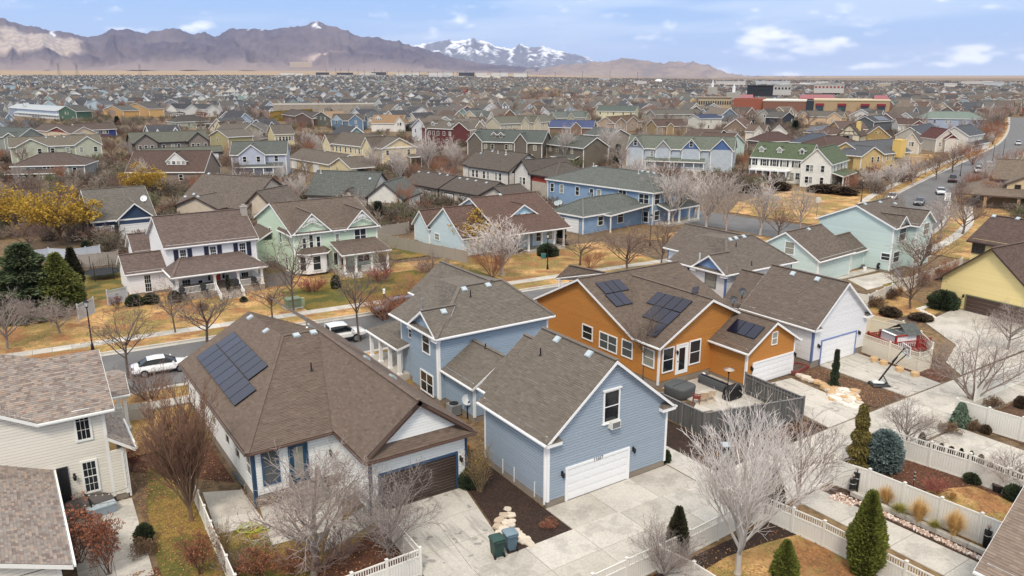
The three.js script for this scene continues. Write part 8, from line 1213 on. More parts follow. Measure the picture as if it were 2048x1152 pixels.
// -- person walking on the far sidewalk
{
const joints=[[[0,0.95,0],[0,1.42,0],0.135,0.155],[[0,1.42,0],[0,1.55,0.01],0.06,0.055],[[0,1.6,0.02],[0,1.7,0.02],0.085,0.09],[[-0.17,1.42,0],[0.17,1.42,0],0.075,0.075],[[-0.19,1.42,0],[-0.24,1.12,-0.06],0.055,0.045],[[-0.24,1.12,-0.06],[-0.22,0.86,0.06],0.042,0.032],[[0.19,1.42,0],[0.24,1.12,0.04],0.055,0.045],[[0.24,1.12,0.04],[0.24,0.88,0.16],0.042,0.032],[[-0.09,0.95,0],[-0.1,0.5,0.1],0.095,0.065],[[-0.1,0.5,0.1],[-0.1,0.08,0.02],0.06,0.042],[[0.09,0.95,0],[0.1,0.5,-0.04],0.095,0.065],[[0.1,0.5,-0.04],[0.1,0.08,-0.2],0.06,0.042],[[-0.1,0.05,0.02],[-0.1,0.04,0.18],0.045,0.035],[[0.1,0.05,-0.2],[0.1,0.04,-0.05],0.045,0.035],[[0,1.64,0.1],[0,1.62,0.125],0.018,0.012]].concat([-1,1].flatMap((s) => [0,1,2,3].map((k) => [[s * 0.23 + (k - 1.5) * 0.016,0.86,(s < 0 ? 0.06 : 0.17)],[s * 0.23 + (k - 1.5) * 0.018,0.775 + 0.008 * Math.abs(k - 1.5),(s < 0 ? 0.08 : 0.19)],0.011,0.009]).concat([[[s * 0.22,0.88,(s < 0 ? 0.07 : 0.17)],[s * 0.19,0.83,(s < 0 ? 0.1 : 0.2)],0.012,0.009]])));
const N=92,mc=new MarchingCubes(N,TYRE,false,false,60000),S=0.95;mc.isolation=0;const f=(x,y,z) =>{let d=9;for (const [a,b,r0,r1] of joints){const ax=x - a[0],ay=y - a[1],az=z - a[2],bx=b[0] - a[0],by=b[1] - a[1],bz=b[2] - a[2],t=clamp((ax * bx + ay * by + az * bz) / (bx * bx + by * by + bz * bz),0,1),q=Math.hypot(ax - bx * t,ay - by * t,az - bz * t) - lerp(r0,r1,t),k=0.03,h=Math.max(k - Math.abs(d - q),0) / k;d=Math.min(d,q) - h * h * k * 0.25;} return d;};
for (let k=0;k < N;k++) for (let j=0;j < N;j++) for (let i=0;i < N;i++) mc.field[k * N * N + j * N + i]=-f((i / N * 2 - 1) * S,(j / N * 2 - 1) * S + 0.9,(k / N * 2 - 1) * S);
mc.update();const n=mc.count,g=new THREE.BufferGeometry(),p=mc.positionArray.slice(0,n * 3),c=new Float32Array(n * 3);for (let i=0;i < n;i++){const x=p[i * 3] * S,y=p[i * 3 + 1] * S + 0.9,z=p[i * 3 + 2] * S;p[i * 3]=x;p[i * 3 + 1]=y;p[i * 3 + 2]=z;const col=y > 1.63 && (z < 0.06 || y > 1.72) ? [0.06,0.045,0.035] : y > 1.5 || (y < 0.9 && Math.abs(x) > 0.18) ? [0.5,0.3,0.22] : y > 0.93 ? [0.8,0.8,0.8] : y > 0.09 ? [0.04,0.045,0.06] : [0.03,0.03,0.03];c.set(col,i * 3);}
g.setAttribute('position',new THREE.BufferAttribute(p,3));g.setAttribute('normal',new THREE.BufferAttribute(mc.normalArray.slice(0,n * 3),3));g.setAttribute('color',new THREE.BufferAttribute(c,3));
const t=thing('person','person in white top and dark trousers walking on the sidewalk behind the dark vehicle','person',at(769,603,0.17),degToRad(80));mesh('body',g,M(0xffffff,{roughness: 0.85,vertexColors: true}),t);for (const s of [-1,1]) mesh('eye',new THREE.SphereGeometry(0.012,6,5).translate(s * 0.032,1.665,0.102),TYRE,t);
}
// -- yard things
const put=(name,label,cat,px,py,turn=0,y=0.06,group) => thing(name,label,cat,at(px,py,y),turn,group);
const one=(n,g,m,t) => mesh(n,g.geo ? g.geo(false) : g,m,t);
function bin(px,py,hex,lid,label,turn){const t=put('trash_bin',label,'bin',px,py,turn),b=M(hex,{roughness: 0.55}),g=new GB(),q=(w,d,y) => [V(-w,y,-d),V(w,y,-d),V(w,y,d),V(-w,y,d)],lo=q(0.24,0.27,0.06),hi=q(0.31,0.36,1.02);for (let i=0;i < 4;i++) g.quad(lo[i],lo[(i + 1) % 4],hi[(i + 1) % 4],hi[i]);g.quad(...lo);g.box(-0.34,0.34,0.94,1.02,-0.38,0.38);for (const x of [-0.16,0,0.16]) g.box(x - 0.015,x + 0.015,0.2,0.9,0.3,0.345);one('body',g,b,t);one('lid',loft([[-0.36,1.02,1.08,0.36,0.3,4],[-0.3,1.02,1.12,0.39,0.34,4],[0.3,1.02,1.12,0.39,0.34,4],[0.36,1.02,1.08,0.36,0.3,4]]),M(lid,{roughness: 0.5}),t);one('handle',new GB().bar(V(-0.26,1.02,-0.46),V(0.26,1.02,-0.46),0.05,0.05).bar(V(-0.24,1.0,-0.36),V(-0.24,1.0,-0.47),0.05,0.05).bar(V(0.24,1.0,-0.36),V(0.24,1.0,-0.47),0.05,0.05),b,t);for (const s of [-1,1]) one('wheel',new THREE.CylinderGeometry(0.13,0.13,0.06,14).rotateZ(Math.PI / 2).translate(s * 0.27,0.13,-0.32),TYRE,t);}
bin(994,1110,0x1f3a36,0x27463f,'dark green wheeled trash bin at the edge of the alley',3.0);bin(1020,1098,0x4d6370,0x70838f,'blue grey wheeled recycling bin beside the dark green bin',3.0);bin(1452,918,0x17181a,0xa9b1b8,'black wheeled bin with light grey lid against the grey board fence',2.6);
// flagstones and rocks
const stoneM=[M(0xcbbfae,{roughness: 0.95,map: T.stucco}),M(0xd8cbb8,{roughness: 0.95,map: T.stucco}),M(0xbcab95,{roughness: 0.95,map: T.stucco}),M(0xc7a67c,{roughness: 0.95,map: T.stucco}),M(0xe0dad0,{roughness: 0.95,map: T.stucco})];
function stoneGeo(seed,r0,h){const r=rng(seed),n=6 + Math.floor(r() * 3),g=new GB(),lo=[],hi=[];for (let i=0;i < n;i++){const a=i / n * 6.283 + r() * 0.4,R=r0 * (0.75 + r() * 0.5);lo.push(V(Math.cos(a) * R,-0.03,Math.sin(a) * R));hi.push(V(Math.cos(a) * R * 0.9,h * (0.8 + r() * 0.3),Math.sin(a) * R * 0.9));} for (let i=0;i < n;i++){g.quad(lo[i],lo[(i + 1) % n],hi[(i + 1) % n],hi[i]);g.tri(hi[i],hi[(i + 1) % n],V(0,h * 1.05,0));} return g.geo(false);}
const flat=[1,2,3,4,5].map((s) => stoneGeo(s,0.26,0.05)),rocky=[11,12,13,14,15].map((s) => stoneGeo(s,0.34,0.16));
{// stepping stone path in the mulch,one path of separate stones
const t=tag(thing('stepping_stone_path','irregular pale stepping stones winding through the dark mulch by the bins','path',at(1012,1045,0.05)),null,null,null);const o=t.position,r=rng(71);
for (const [x,y,s] of [[1015,1018,.8],[1022,1030,1],[1008,1031,1.1],[998,1041,1.1],[1011,1045,1],[996,1053,1.1],[1008,1058,1.1],[999,1066,1],[1022,1050,.9],[1030,1062,.9],[1042,1072,1],[1050,1078,1],[1044,1083,.9],[1056,1085,1.1],[1025,1042,.8],[1062,1090,.9],[1036,1066,.8],[1012,1072,.9]]){const m=mesh('stone',flat[Math.floor(r() * 5)],stoneM[Math.floor(r() * 3)],t);m.position.copy(at(x,y,0.05).sub(o));m.rotation.y=r() * 6;m.scale.setScalar(s * 1.25);}
}
{const t=thing('rock_bed','dry stream of pale flat rocks around the narrow dark conifer','rocks',at(1680,780,0.05)),o=t.position,r=rng(72);const line=[[1600,752],[1612,757],[1622,762],[1634,765],[1645,770],[1655,775]];
for (const [x,y] of line){const m=mesh('rock',rocky[Math.floor(r() * 5)],stoneM[Math.floor(r() * 5)],t);m.position.copy(at(x,y,0.05).sub(o));m.rotation.y=r() * 6;m.scale.setScalar(1.0 + r() * 0.4);}
for (let i=0;i < 74;i++){const u=r(),v=r(),x=lerp(1650,1712,u) + v * 10,y=lerp(770,772,u) + v * 30 + u * 12,m=mesh('rock',rocky[Math.floor(r() * 5)],stoneM[Math.floor(r() * 5)],t);m.position.copy(at(x,y,0.05).sub(o));m.rotation.y=r() * 6;m.scale.setScalar(0.7 + r() * 0.6);}
for (const [x,y] of [[1686,804],[1702,806],[1696,810],[1712,810],[1706,813]]){const m=mesh('rock',flat[Math.floor(r() * 5)],stoneM[4],t);m.position.copy(at(x,y,0.05).sub(o));m.scale.setScalar(1.6);}
[[1749,721,'topmost'],[1768,728,'second'],[1800,741,'third'],[1831,751,'last']].forEach(([x,y,w]) =>{const k=put('boulder',`tan boulder along the lattice fence, ${w} of four`,'rock',x,y);const m=mesh('stone',rocky[2],stoneM[3],k);m.scale.set(1.3,2,1.3);});
}
// gravel strip with low block edging along the drive
{const t=thing('garden_edging','low grey block edging in front of the fountain grasses','edging',[41.15,0,-24]);const g=boxGeo(-0.14,0.14,0,0.28,-0.42,0.42);for (let i=0;i < 13;i++){const m=mesh('block',g,CONC[i % 4],t);m.position.set(0.035 * i,0,i * 0.86);} for (let i=0;i < 2;i++){const m=mesh('block',g,CONC[i],t);m.rotation.y=Math.PI / 2;m.position.set(0.75 + i * 0.86 * 0.5,0.002,11.0);}
const r=rng(99),N=1500,im=new THREE.InstancedMesh(rocky[1],M(0xffffff,{roughness: 0.95}),N),m4=new THREE.Matrix4(),q=new THREE.Quaternion(),c=new THREE.Color(),pal=[0xcdbfb2,0xb79a8a,0xa98e80,0xe0d8ce,0x9a8175];for (let i=0;i < N;i++){const A=11 + r() * 14,X=lerp(40.72,41.02,r()) + (25 - A) * 0.03 - 0.35 + r() * 0.2 + (A > 23.6 ? r() * 0.9 - 0.9 : 0),s=0.13 + r() * 0.12;m4.compose(V(X,0.04,-A),q.setFromEuler(new THREE.Euler(r(),r() * 6,r())),V(s,s * 1.4,s));im.setMatrixAt(i,m4);im.setColorAt(i,c.set(pal[Math.floor(r() * 5)]));} im.name='gravel';scene.add(im);tag(im,'mixed pink and grey gravel strip beside the fenced drive','gravel',null,'stuff');}
// pairs of black bottle shaped garden ornaments by the fence
function totem(px,py,label){const t=put('garden_ornament',label,'ornament',px,py);for (const [x,h] of [[0,0.95],[0.35,1.3]]){const b=new GB().tube(V(x,0,0),V(x,h,0),0.19,0.19,14,true).tube(V(x,h,0),V(x,h + 0.18,0),0.03,0.03,6);one('column',b,M(0x191a1b,{roughness: 0.4}),t);one('ring',new THREE.TorusGeometry(0.195,0.02,6,18).rotateX(Math.PI / 2).translate(x,h * 0.72,0),M(0xb9bcbc,{metalness: 0.6,roughness: 0.3}),t);one('finial',new THREE.SphereGeometry(0.09,10,8).translate(x,h + 0.24,0),M(0x9c8880,{roughness: 0.3}),t);}}
totem(1703,986,'pair of black column ornaments with ball finials by the left end of the white fence');totem(1972,1092,'pair of black column ornaments beside the brown roof corner');
{const t=put('planter','small black round planter at the foot of the crooked tree','planter',1994,982);one('pot',new THREE.CylinderGeometry(0.32,0.24,0.42,14).translate(0,0.21,0),BLACKP,t);one('soil',new THREE.CylinderGeometry(0.28,0.28,0.02,14).translate(0,0.42,0),MULCH,t);}
{const t=put('garden_stake','thin dark garden ornament on a stake behind the white fence','ornament',1826,974);one('rod',new THREE.CylinderGeometry(0.025,0.025,1.1,6).translate(0,0.55,0),IRON,t);for (const y of [0.5,0.75,1.0]) one('disc',new THREE.SphereGeometry(0.07,8,6).translate(0,y,0),M(0x8b8e8c,{metalness: 0.5,roughness: 0.3}),t);}
// basketball hoop
{const a=at(1762,770,0.07),t=thing('basketball_hoop','portable basketball hoop with clear backboard leaning over the driveway','basketball hoop',a,degToRad(-33));one('base',loft([[-0.9,0,0.12,0.55,0.5,5],[-0.8,0,0.22,0.6,0.5,5],[0.4,0,0.2,0.6,0.48,5],[0.6,0,0.1,0.55,0.45,5]]),M(0x2a2b2d,{roughness: 0.5}),t);one('sandbag',loft([[-0.75,0.2,0.3,0.25,0.2,2],[-0.5,0.18,0.42,0.4,0.3,2],[0,0.18,0.38,0.4,0.3,2],[0.2,0.2,0.3,0.2,0.2,2]]),M(0xc9ccca,{roughness: 0.8}),t);const p=new GB().bar(V(-0.4,0.2,0),V(1.0,2.5,0),0.1,0.1).bar(V(0.7,2.0,-0.12),V(1.65,3.25,-0.12),0.05,0.06).bar(V(0.9,1.9,0.12),V(1.7,2.75,0.12),0.05,0.06).bar(V(1.0,2.5,0),V(1.6,3.4,0),0.06,0.06);one('pole',p,IRON,t);one('brace',new GB().quad(V(0.45,0.15,0),V(0.0,0.9,0.02),V(0.05,0.9,0.05),V(0.55,0.15,0.1)).bar(V(0.5,0.2,0.05),V(0.05,0.95,0.03),0.2,0.05),M(0x5a5d60),t);const b=new GB().box(1.68,1.72,2.55,2.62,-0.7,0.7).box(1.68,1.72,3.43,3.5,-0.7,0.7).box(1.68,1.72,2.62,3.43,-0.7,-0.62).box(1.68,1.72,2.62,3.43,0.62,0.7).box(1.68,1.72,2.75,2.79,-0.28,0.28).box(1.68,1.72,3.12,3.16,-0.28,0.28).box(1.68,1.72,2.79,3.12,-0.28,-0.24).box(1.68,1.72,2.79,3.12,0.24,0.28);one('backboard_frame',b,trimM(),t);one('backboard',boxGeo(1.695,1.705,2.62,3.43,-0.62,0.62),new THREE.MeshPhysicalMaterial({color: 0xdfe6e6,roughness: 0.1,transmission: 1,thickness: 0}),t);one('rim',new THREE.TorusGeometry(0.23,0.02,6,18).rotateX(Math.PI / 2).translate(1.98,2.68,0),M(0xd04a32),t);const n=new GB();for (let i=0;i < 10;i++){const k=i / 10 * 6.283,k2=k + 0.35;n.tube(V(1.98 + Math.cos(k) * 0.23,2.67,Math.sin(k) * 0.23),V(1.98 + Math.cos(k2) * 0.14,2.27,Math.sin(k2) * 0.14),0.008,0.008,3);n.tube(V(1.98 + Math.cos(k2) * 0.23,2.67,Math.sin(k2) * 0.23),V(1.98 + Math.cos(k) * 0.14,2.27,Math.sin(k) * 0.14),0.008,0.008,3);} one('net',n,trimM(),t);}
// playhouse on a red deck
{const t=thing('playhouse','red framed white playhouse with grey roof on a red deck inside the lattice fence','playhouse',[67.6,0,-37.4],degToRad(-18)),RED=M(0x8e2b26,{roughness: 0.7}),WHT=trimM();one('deck',new GB().box(-2.2,2.2,0.75,0.95,-1.6,1.6),RED,t);for (const x of [-2.1,2.1]) for (const z of [-1.5,1.5]) one('post',boxGeo(x - 0.07,x + 0.07,0,1.9,z - 0.07,z + 0.07),RED,t);one('wall',new GB().box(-1.3,1.0,0.95,2.15,-0.9,1.1),WHT,t);for (const [x,z] of [[-1.3,1.1],[1.0,1.1],[-1.3,-0.9],[1.0,-0.9]]) one('corner_post',boxGeo(x - 0.08,x + 0.08,0.9,2.2,z - 0.08,z + 0.08),RED,t);one('trim',new GB().box(-1.4,1.1,2.1,2.22,1.05,1.2).box(-1.4,1.1,0.9,1.05,1.05,1.2).box(1.0,1.12,2.1,2.2,-1,1.15),RED,t);const rf=new GB();rf.quad(V(-0.25,2.15,1.35),V(1.35,2.15,1.35),V(1.35,2.95,0.1),V(-0.25,2.95,0.1)).quad(V(-0.25,2.15,-1.15),V(1.35,2.15,-1.15),V(1.35,2.95,0.1),V(-0.25,2.95,0.1)).quad(V(-1.5,2.12,1.2),V(-0.2,2.2,1.2),V(-0.2,2.2,-1),V(-1.5,2.12,-1));one('roof',rf,M(0x5d625f,{roughness: 0.95,map: T.shingle}),t);one('gable_wall',new GB().tri(V(1.0,2.15,1.1),V(1.0,2.15,-0.9),V(1.0,2.85,0.1)),WHT,t);for (const [x0,z0,x1,z1] of [[-2.1,1.5,2.1,1.5],[-2.1,-1.5,2.1,-1.5],[2.1,-1.5,2.1,1.5],[-2.1,-1.5,-2.1,1.5]]){const g=new GB(),a=V(x0,0,z0),b=V(x1,0,z1),n=Math.round(a.distanceTo(b) / 0.22);g.bar(a.clone().setY(1.75),b.clone().setY(1.75),0.08,0.08);for (let i=0;i <= n;i++){const q=a.clone().lerp(b,i / n);g.box(q.x - 0.03,q.x + 0.03,0.95,1.7,q.z - 0.03,q.z + 0.03);} one('railing',g,RED,t);}}
// orange house patio
{const t=put('hot_tub','rounded square hot tub under a dark grey cover beside the orange house steps','hot tub',1359,789,degToRad(8));const prof=[[0,0.95],[0.95,0.93],[1.08,0.86],[1.12,0.72],[1.08,0.2],[1.0,0]].map(([x,y]) => new THREE.Vector2(x,y)),g=new THREE.LatheGeometry(prof,40),p=g.attributes.position;for (let i=0;i < p.count;i++){const x=p.getX(i),z=p.getZ(i),R=Math.hypot(x,z);if (R > 0.01){const a=Math.atan2(z,x),k=Math.pow(Math.pow(Math.abs(Math.cos(a)),4) + Math.pow(Math.abs(Math.sin(a)),4),-0.25);p.setX(i,x * k * 0.95);p.setZ(i,z * k * 0.95);}} g.computeVertexNormals();one('cover',g,M(0x4f5254,{roughness: 0.75}),t);one('seam',boxGeo(-0.95,0.95,0.94,0.955,-0.02,0.02),BLACKP,t);}
{const t=put('patio_steps','grey wooden steps with railings at the orange house back door','steps',1385,760),WD=M(0x77746f,{roughness: 0.95});for (let i=0;i < 4;i++) one('tread',boxGeo(-0.7,0.7,0,0.68 - i * 0.17,-2.0 + i * 0.35 + (i ? 0 : -0.9),-1.65 + i * 0.35),WD,t);for (const x of [-0.75,0.75]){const g=new GB().bar(V(x,1.6,-2.8),V(x,1.6,-1.7),0.08,0.07).bar(V(x,1.6,-1.7),V(x,0.95,-0.4),0.08,0.07).box(x - 0.05,x + 0.05,0,1.62,-1.75,-1.65).box(x - 0.05,x + 0.05,0,1.0,-0.45,-0.35);for (let i=0;i < 10;i++){const z=-2.75 + i * 0.26,y=z < -1.7 ? 1.55 : lerp(1.55,0.92,(z + 1.7) / 1.3);if (z < -0.4) g.box(x - 0.02,x + 0.02,y - 0.9,y,z - 0.02,z + 0.02);} one('railing',g,WD,t);}}
{const t=put('patio_heater','tall patio heater with silver dome on the orange house patio','heater',1454,792);one('base',new THREE.CylinderGeometry(0.24,0.27,0.75,16).translate(0,0.37,0),IRON,t);one('pole',new THREE.CylinderGeometry(0.035,0.035,1.5,8).translate(0,1.4,0),IRON,t);one('burner',new THREE.CylinderGeometry(0.12,0.08,0.3,12).translate(0,2.1,0),IRON,t);one('dome',new THREE.LatheGeometry([[0.44,2.25],[0.4,2.3],[0.2,2.37],[0,2.4]].map(([x,y]) => new THREE.Vector2(x,y)),24),M(0xb9aaa0,{metalness: 0.7,roughness: 0.3}),t);}
{const t=put('sofa','dark corner sofa along the orange garage wall','sofa',1431,775,degToRad(90)),W=M(0x55585b,{roughness: 0.9}),C=M(0x23262d,{roughness: 0.9});one('frame',new GB().box(-1.5,1.5,0.05,0.35,-0.4,0.4).box(-1.5,1.5,0.35,0.75,-0.45,-0.32).box(-1.55,-1.4,0.05,0.6,-0.4,0.42).box(1.4,1.55,0.05,0.6,-0.4,0.42),W,t);for (let i=0;i < 3;i++){const x=-0.93 + i * 0.93;one('seat_cushion',boxGeo(x - 0.44,x + 0.44,0.35,0.5,-0.3,0.4),C,t);one('back_cushion',boxGeo(x - 0.43,x + 0.43,0.5,0.85,-0.32,-0.16),C,t);}}
{const t=put('grill','barbecue grill under a black cover on the orange house patio','grill',1464,797);one('cover',loft([[-0.75,0,0.95,0.4,0.3,4],[-0.65,0,1.12,0.45,0.32,4],[0.6,0,1.15,0.45,0.3,4],[0.75,0,0.95,0.4,0.28,4]]),M(0x141516,{roughness: 0.55}),t);one('strap',boxGeo(-0.76,0.76,0.3,0.36,0.41,0.44),BLACKP,t);}
{const t=put('storage_tub','bright blue plastic tub beside the patio steps','tub',1406,764);one('tub',new THREE.CylinderGeometry(0.36,0.28,0.6,12).translate(0,0.3,0),M(0x2f63b4,{roughness: 0.5}),t);one('contents',new THREE.SphereGeometry(0.2,8,6).translate(0,0.65,0),trimM(),t);}
function chair(px,py,turn,wood,fab,label){const t=put('patio_chair',label,'chair',px,py,turn),W=M(wood,{roughness: 0.7}),F=M(fab,{roughness: 0.8});const g=new GB();for (const x of [-0.28,0.28]){g.bar(V(x,0.02,0.35),V(x,0.95,-0.45),0.04,0.04).bar(V(x,0.02,-0.4),V(x,0.42,0.35),0.04,0.04);} one('frame',g,W,t);for (let i=0;i < 5;i++) one('slat',new GB().bar(V(-0.26 + i * 0.13,0.36,0.3),V(-0.26 + i * 0.13,0.3,-0.1),0.11,0.02),F,t);for (let i=0;i < 5;i++) one('back_slat',new GB().bar(V(-0.26 + i * 0.13,0.3,-0.1),V(-0.26 + i * 0.13,1.0,-0.5),0.11,0.02),F,t);}
chair(1406,804,2.6,0xc9a880,0xd9bfa2,'light wooden lounge chair on the patio, left of the two');chair(1420,800,2.7,0xc9a880,0xe2cdb4,'light wooden lounge chair on the patio, right of the two');
{const t=put('patio_chair','dark red metal arm chair on the patio','chair',1393,806,2.2),R=M(0x7e3830,{roughness: 0.5});const g=new GB();for (const x of [-0.27,0.27]) for (const z of [-0.25,0.25]) g.box(x - 0.02,x + 0.02,0,z < 0 ? 0.9 : 0.62,z - 0.02,z + 0.02);one('frame',g,R,t);one('seat',boxGeo(-0.27,0.27,0.42,0.46,-0.26,0.26),R,t);for (let i=0;i < 3;i++) one('back_slat',boxGeo(-0.26,0.26,0.56 + i * 0.12,0.63 + i * 0.12,-0.27,-0.24),R,t);for (const s of [-1,1]) one('arm',boxGeo(s * 0.27 - 0.03,s * 0.27 + 0.03,0.62,0.65,-0.26,0.28),R,t);}
// satellite dishes, air conditioning units
function dish(pos,turn,r,label,hex=0xc9cdd0,mast=0.6){const t=thing('satellite_dish',label,'satellite dish',pos,turn);const g=new THREE.LatheGeometry([0,0.25,0.5,0.75,1].map((k) => new THREE.Vector2(k * r + 0.001,k * k * r * 0.32)),22).rotateX(Math.PI / 2);const d=one('reflector',g,M(hex,{roughness: 0.4}),t);d.position.set(0,mast,0);d.rotation.x=-0.5;one('mast',new GB().tube(V(0,-0.1,-0.15),V(0,mast,-0.1),0.035,0.03,6).tube(V(0,-0.05,0.25),V(0,mast * 0.8,-0.1),0.02,0.02,5),IRON,t);one('arm',new GB().tube(V(0,mast - r * 0.8,0.05),V(0,mast + 0.05,r * 1.4),0.02,0.02,5).box(-0.06,0.06,mast,mast + 0.12,r * 1.35,r * 1.5),M(0x2a2c2e),t);}
dish(at(935,832,0.3).setY(0.1),degToRad(-20),0.42,'white satellite dish on a mast beside the blue house entry',0xcfd4d8,1.5);dish(at(940,815,0.4).setY(0.3),degToRad(-30),0.3,'smaller dish behind the white satellite dish',0x9fb0bd,1.6);
dish(at(1466,612,3.7),degToRad(-40),0.38,'dark satellite dish at the foot of the white garage link roof, lower of two',0x4a4d52);dish(at(1484,596,4.4),degToRad(-40),0.38,'dark satellite dish on the white garage link roof, upper of two',0x4a4d52);
dish(at(1113,414,4.6),degToRad(-30),0.42,'grey satellite dish on the duplex garage roof, left of two',0xaab6ba);dish(at(1119,412,4.6),degToRad(-30),0.42,'grey satellite dish on the duplex garage roof, right of two',0xaab6ba);dish(at(1179,397,4.4),degToRad(-30),0.4,'dark satellite dish near the duplex valley',0x5a6a78);dish(at(289,405,6.2),degToRad(-30),0.5,'white satellite dish on the grey roof of the navy house',0xdfe2e4);dish(at(522,390,4.6),degToRad(-30),0.45,'white satellite dish beside the beige house gable',0xdfe2e4);
function acUnit(px,py,label){const t=put('air_conditioner',label,'air conditioner',px,py);one('cabinet',boxGeo(-0.42,0.42,0.05,0.85,-0.42,0.42),M(0x8b8f90,{roughness: 0.6}),t);one('fan_guard',new THREE.CylinderGeometry(0.34,0.36,0.06,20).translate(0,0.88,0),BLACKP,t);const g=new GB();for (let i=0;i < 9;i++) g.box(-0.38 + i * 0.095 - 0.02,-0.38 + i * 0.095 + 0.02,0.12,0.78,0.42,0.43);one('louvre',g,M(0x55585a),t);}
acUnit(908,828,'grey air conditioning unit beside the blue house');acUnit(1798,552,'grey air conditioning unit at the teal house corner');acUnit(868,504,'grey air conditioning unit beside the pale blue house');
// brown house yard things
{const t=put('garden_hose','yellow green garden hose in loose coils on the small lawn','hose',505,1062),pts=[],r=rng(8);for (let i=0;i < 90;i++){const a=i * 0.42,R=0.35 + 0.45 * r() * 0.4 + 0.25 * Math.sin(i * 0.21);pts.push(V(Math.cos(a) * R * 0.9 + Math.sin(i * 0.09) * 0.35,0.03 + 0.02 * (i % 3),Math.sin(a) * R * 0.8 + Math.cos(i * 0.06) * 0.7));} one('hose',new THREE.TubeGeometry(new THREE.CatmullRomCurve3(pts),360,0.018,5),M(0xa6b33a,{roughness: 0.5}),t);one('nozzle',new THREE.CylinderGeometry(0.03,0.045,0.18,8).rotateZ(1.57).translate(pts[89].x + 0.1,0.05,pts[89].z),BLACKP,t);}
{const t=put('window_well','grey plastic window well cover beside the brown roofed house wall','window well',474,962,degToRad(90));one('cover',new THREE.CylinderGeometry(1.0,1.0,0.14,24,1,false,0,Math.PI).rotateY(-Math.PI / 2).scale(0.95,1,0.8).translate(0,0.15,0),M(0x5e6a6b,{roughness: 0.25}),t);const g=new GB();for (let i=-4;i < 5;i++) g.box(i * 0.2 - 0.02,i * 0.2 + 0.02,0.21,0.235,0.0,0.62 * Math.sqrt(Math.max(0,1 - i * i / 22)));one('rib',g,M(0x767f80),t);}
{const t=put('garden_stand','heap of dark garden tools with a blue topped stand beside the porch steps','garden stand',557,995);one('stand',new GB().tube(V(0,0,0),V(0,1.0,0),0.04,0.04,6).tube(V(-0.3,0,0.1),V(0,0.6,0),0.03,0.03,5).tube(V(0.3,0,0.1),V(0,0.6,0),0.03,0.03,5),IRON,t);one('top',new THREE.CylinderGeometry(0.24,0.2,0.12,14).translate(0,1.03,0),M(0x2c3f86,{roughness: 0.5}),t);for (let i=0;i < 6;i++) one('pot',new THREE.CylinderGeometry(0.16,0.12,0.26,10).translate(-0.7 + i * 0.28,0.13,0.25 * (i % 2)),i === 1 ? M(0x8f9a4a) : BLACKP,t);}
{const t=put('pool_ball','white ball on the patio by the brown roofed house','ball',680,969);one('ball',new THREE.SphereGeometry(0.13,16,12).translate(0,0.13,0),trimM(),t);const u=put('storage_box','low white box on the patio against the garage wall','box',700,985,0.3);one('box',boxGeo(-0.7,0.7,0,0.5,-0.35,0.35),trimM(),u);one('lid',boxGeo(-0.73,0.73,0.5,0.56,-0.38,0.38),trimM(0xdadad6),u);}
// cream house patio
{const t=put('covered_grill','grey covered patio furniture beside the cream house','furniture cover',178,1022,0.15),C=M(0x5c5754,{roughness: 0.9});one('cover',loft([[-1.3,0,0.6,0.6,0.45,3],[-1.0,0,0.9,0.75,0.5,3],[0.6,0,0.95,0.8,0.5,3],[1.3,0,0.6,0.6,0.45,3]]),C,t);one('strap',boxGeo(-0.03,0.03,0.02,0.98,-0.5,0.82),BLACKP,t);const u=put('cooler','pale blue grey cushion box in front of the covered furniture','box',205,1028,0.15);one('box',boxGeo(-0.75,0.75,0,0.5,-0.25,0.25),M(0x8d9ba6,{roughness: 0.6}),u);one('lid',boxGeo(-0.78,0.78,0.5,0.58,-0.28,0.28),M(0xa9b5bd,{roughness: 0.6}),u);const k=put('kettle_grill','round black kettle grill by the cream house wall','grill',200,1004);one('bowl',new THREE.SphereGeometry(0.3,16,12).translate(0,0.8,0),BLACKP,k);one('legs',new GB().tube(V(-0.25,0,0.1),V(-0.1,0.6,0),0.02,0.02,5).tube(V(0.25,0,0.1),V(0.1,0.6,0),0.02,0.02,5).tube(V(0,0,-0.25),V(0,0.6,0),0.02,0.02,5),IRON,k);}
{const t=thing('string_lights','string of bulbs hung along the cream house patio','string lights',[0,0,0]);const a=at(150,985,2.6),b=at(256,975,2.4),c=at(247,905,4.6),seg=(p,q,sag,n) =>{const g=new GB();let o=p;for (let i=1;i <= 12;i++){const k=i / 12,e=p.clone().lerp(q,k);e.y -= sag * 4 * k * (1 - k);g.tube(o,e,0.012,0.012,3);o=e;} mesh('cable',g.geo(false),BLACKP,t);for (let i=1;i < n;i++){const k=i / n,e=p.clone().lerp(q,k);e.y -= sag * 4 * k * (1 - k) + 0.07;mesh('bulb',new THREE.SphereGeometry(0.045,8,6),M(0xb8b2a2,{roughness: 0.2}),t).position.copy(e);}};seg(a,b,0.25,8);seg(a.clone().add(V(0,-0.5,0.4)),b.clone().add(V(0,-0.4,0.3)),0.2,7);seg(b,c,0.1,6);}
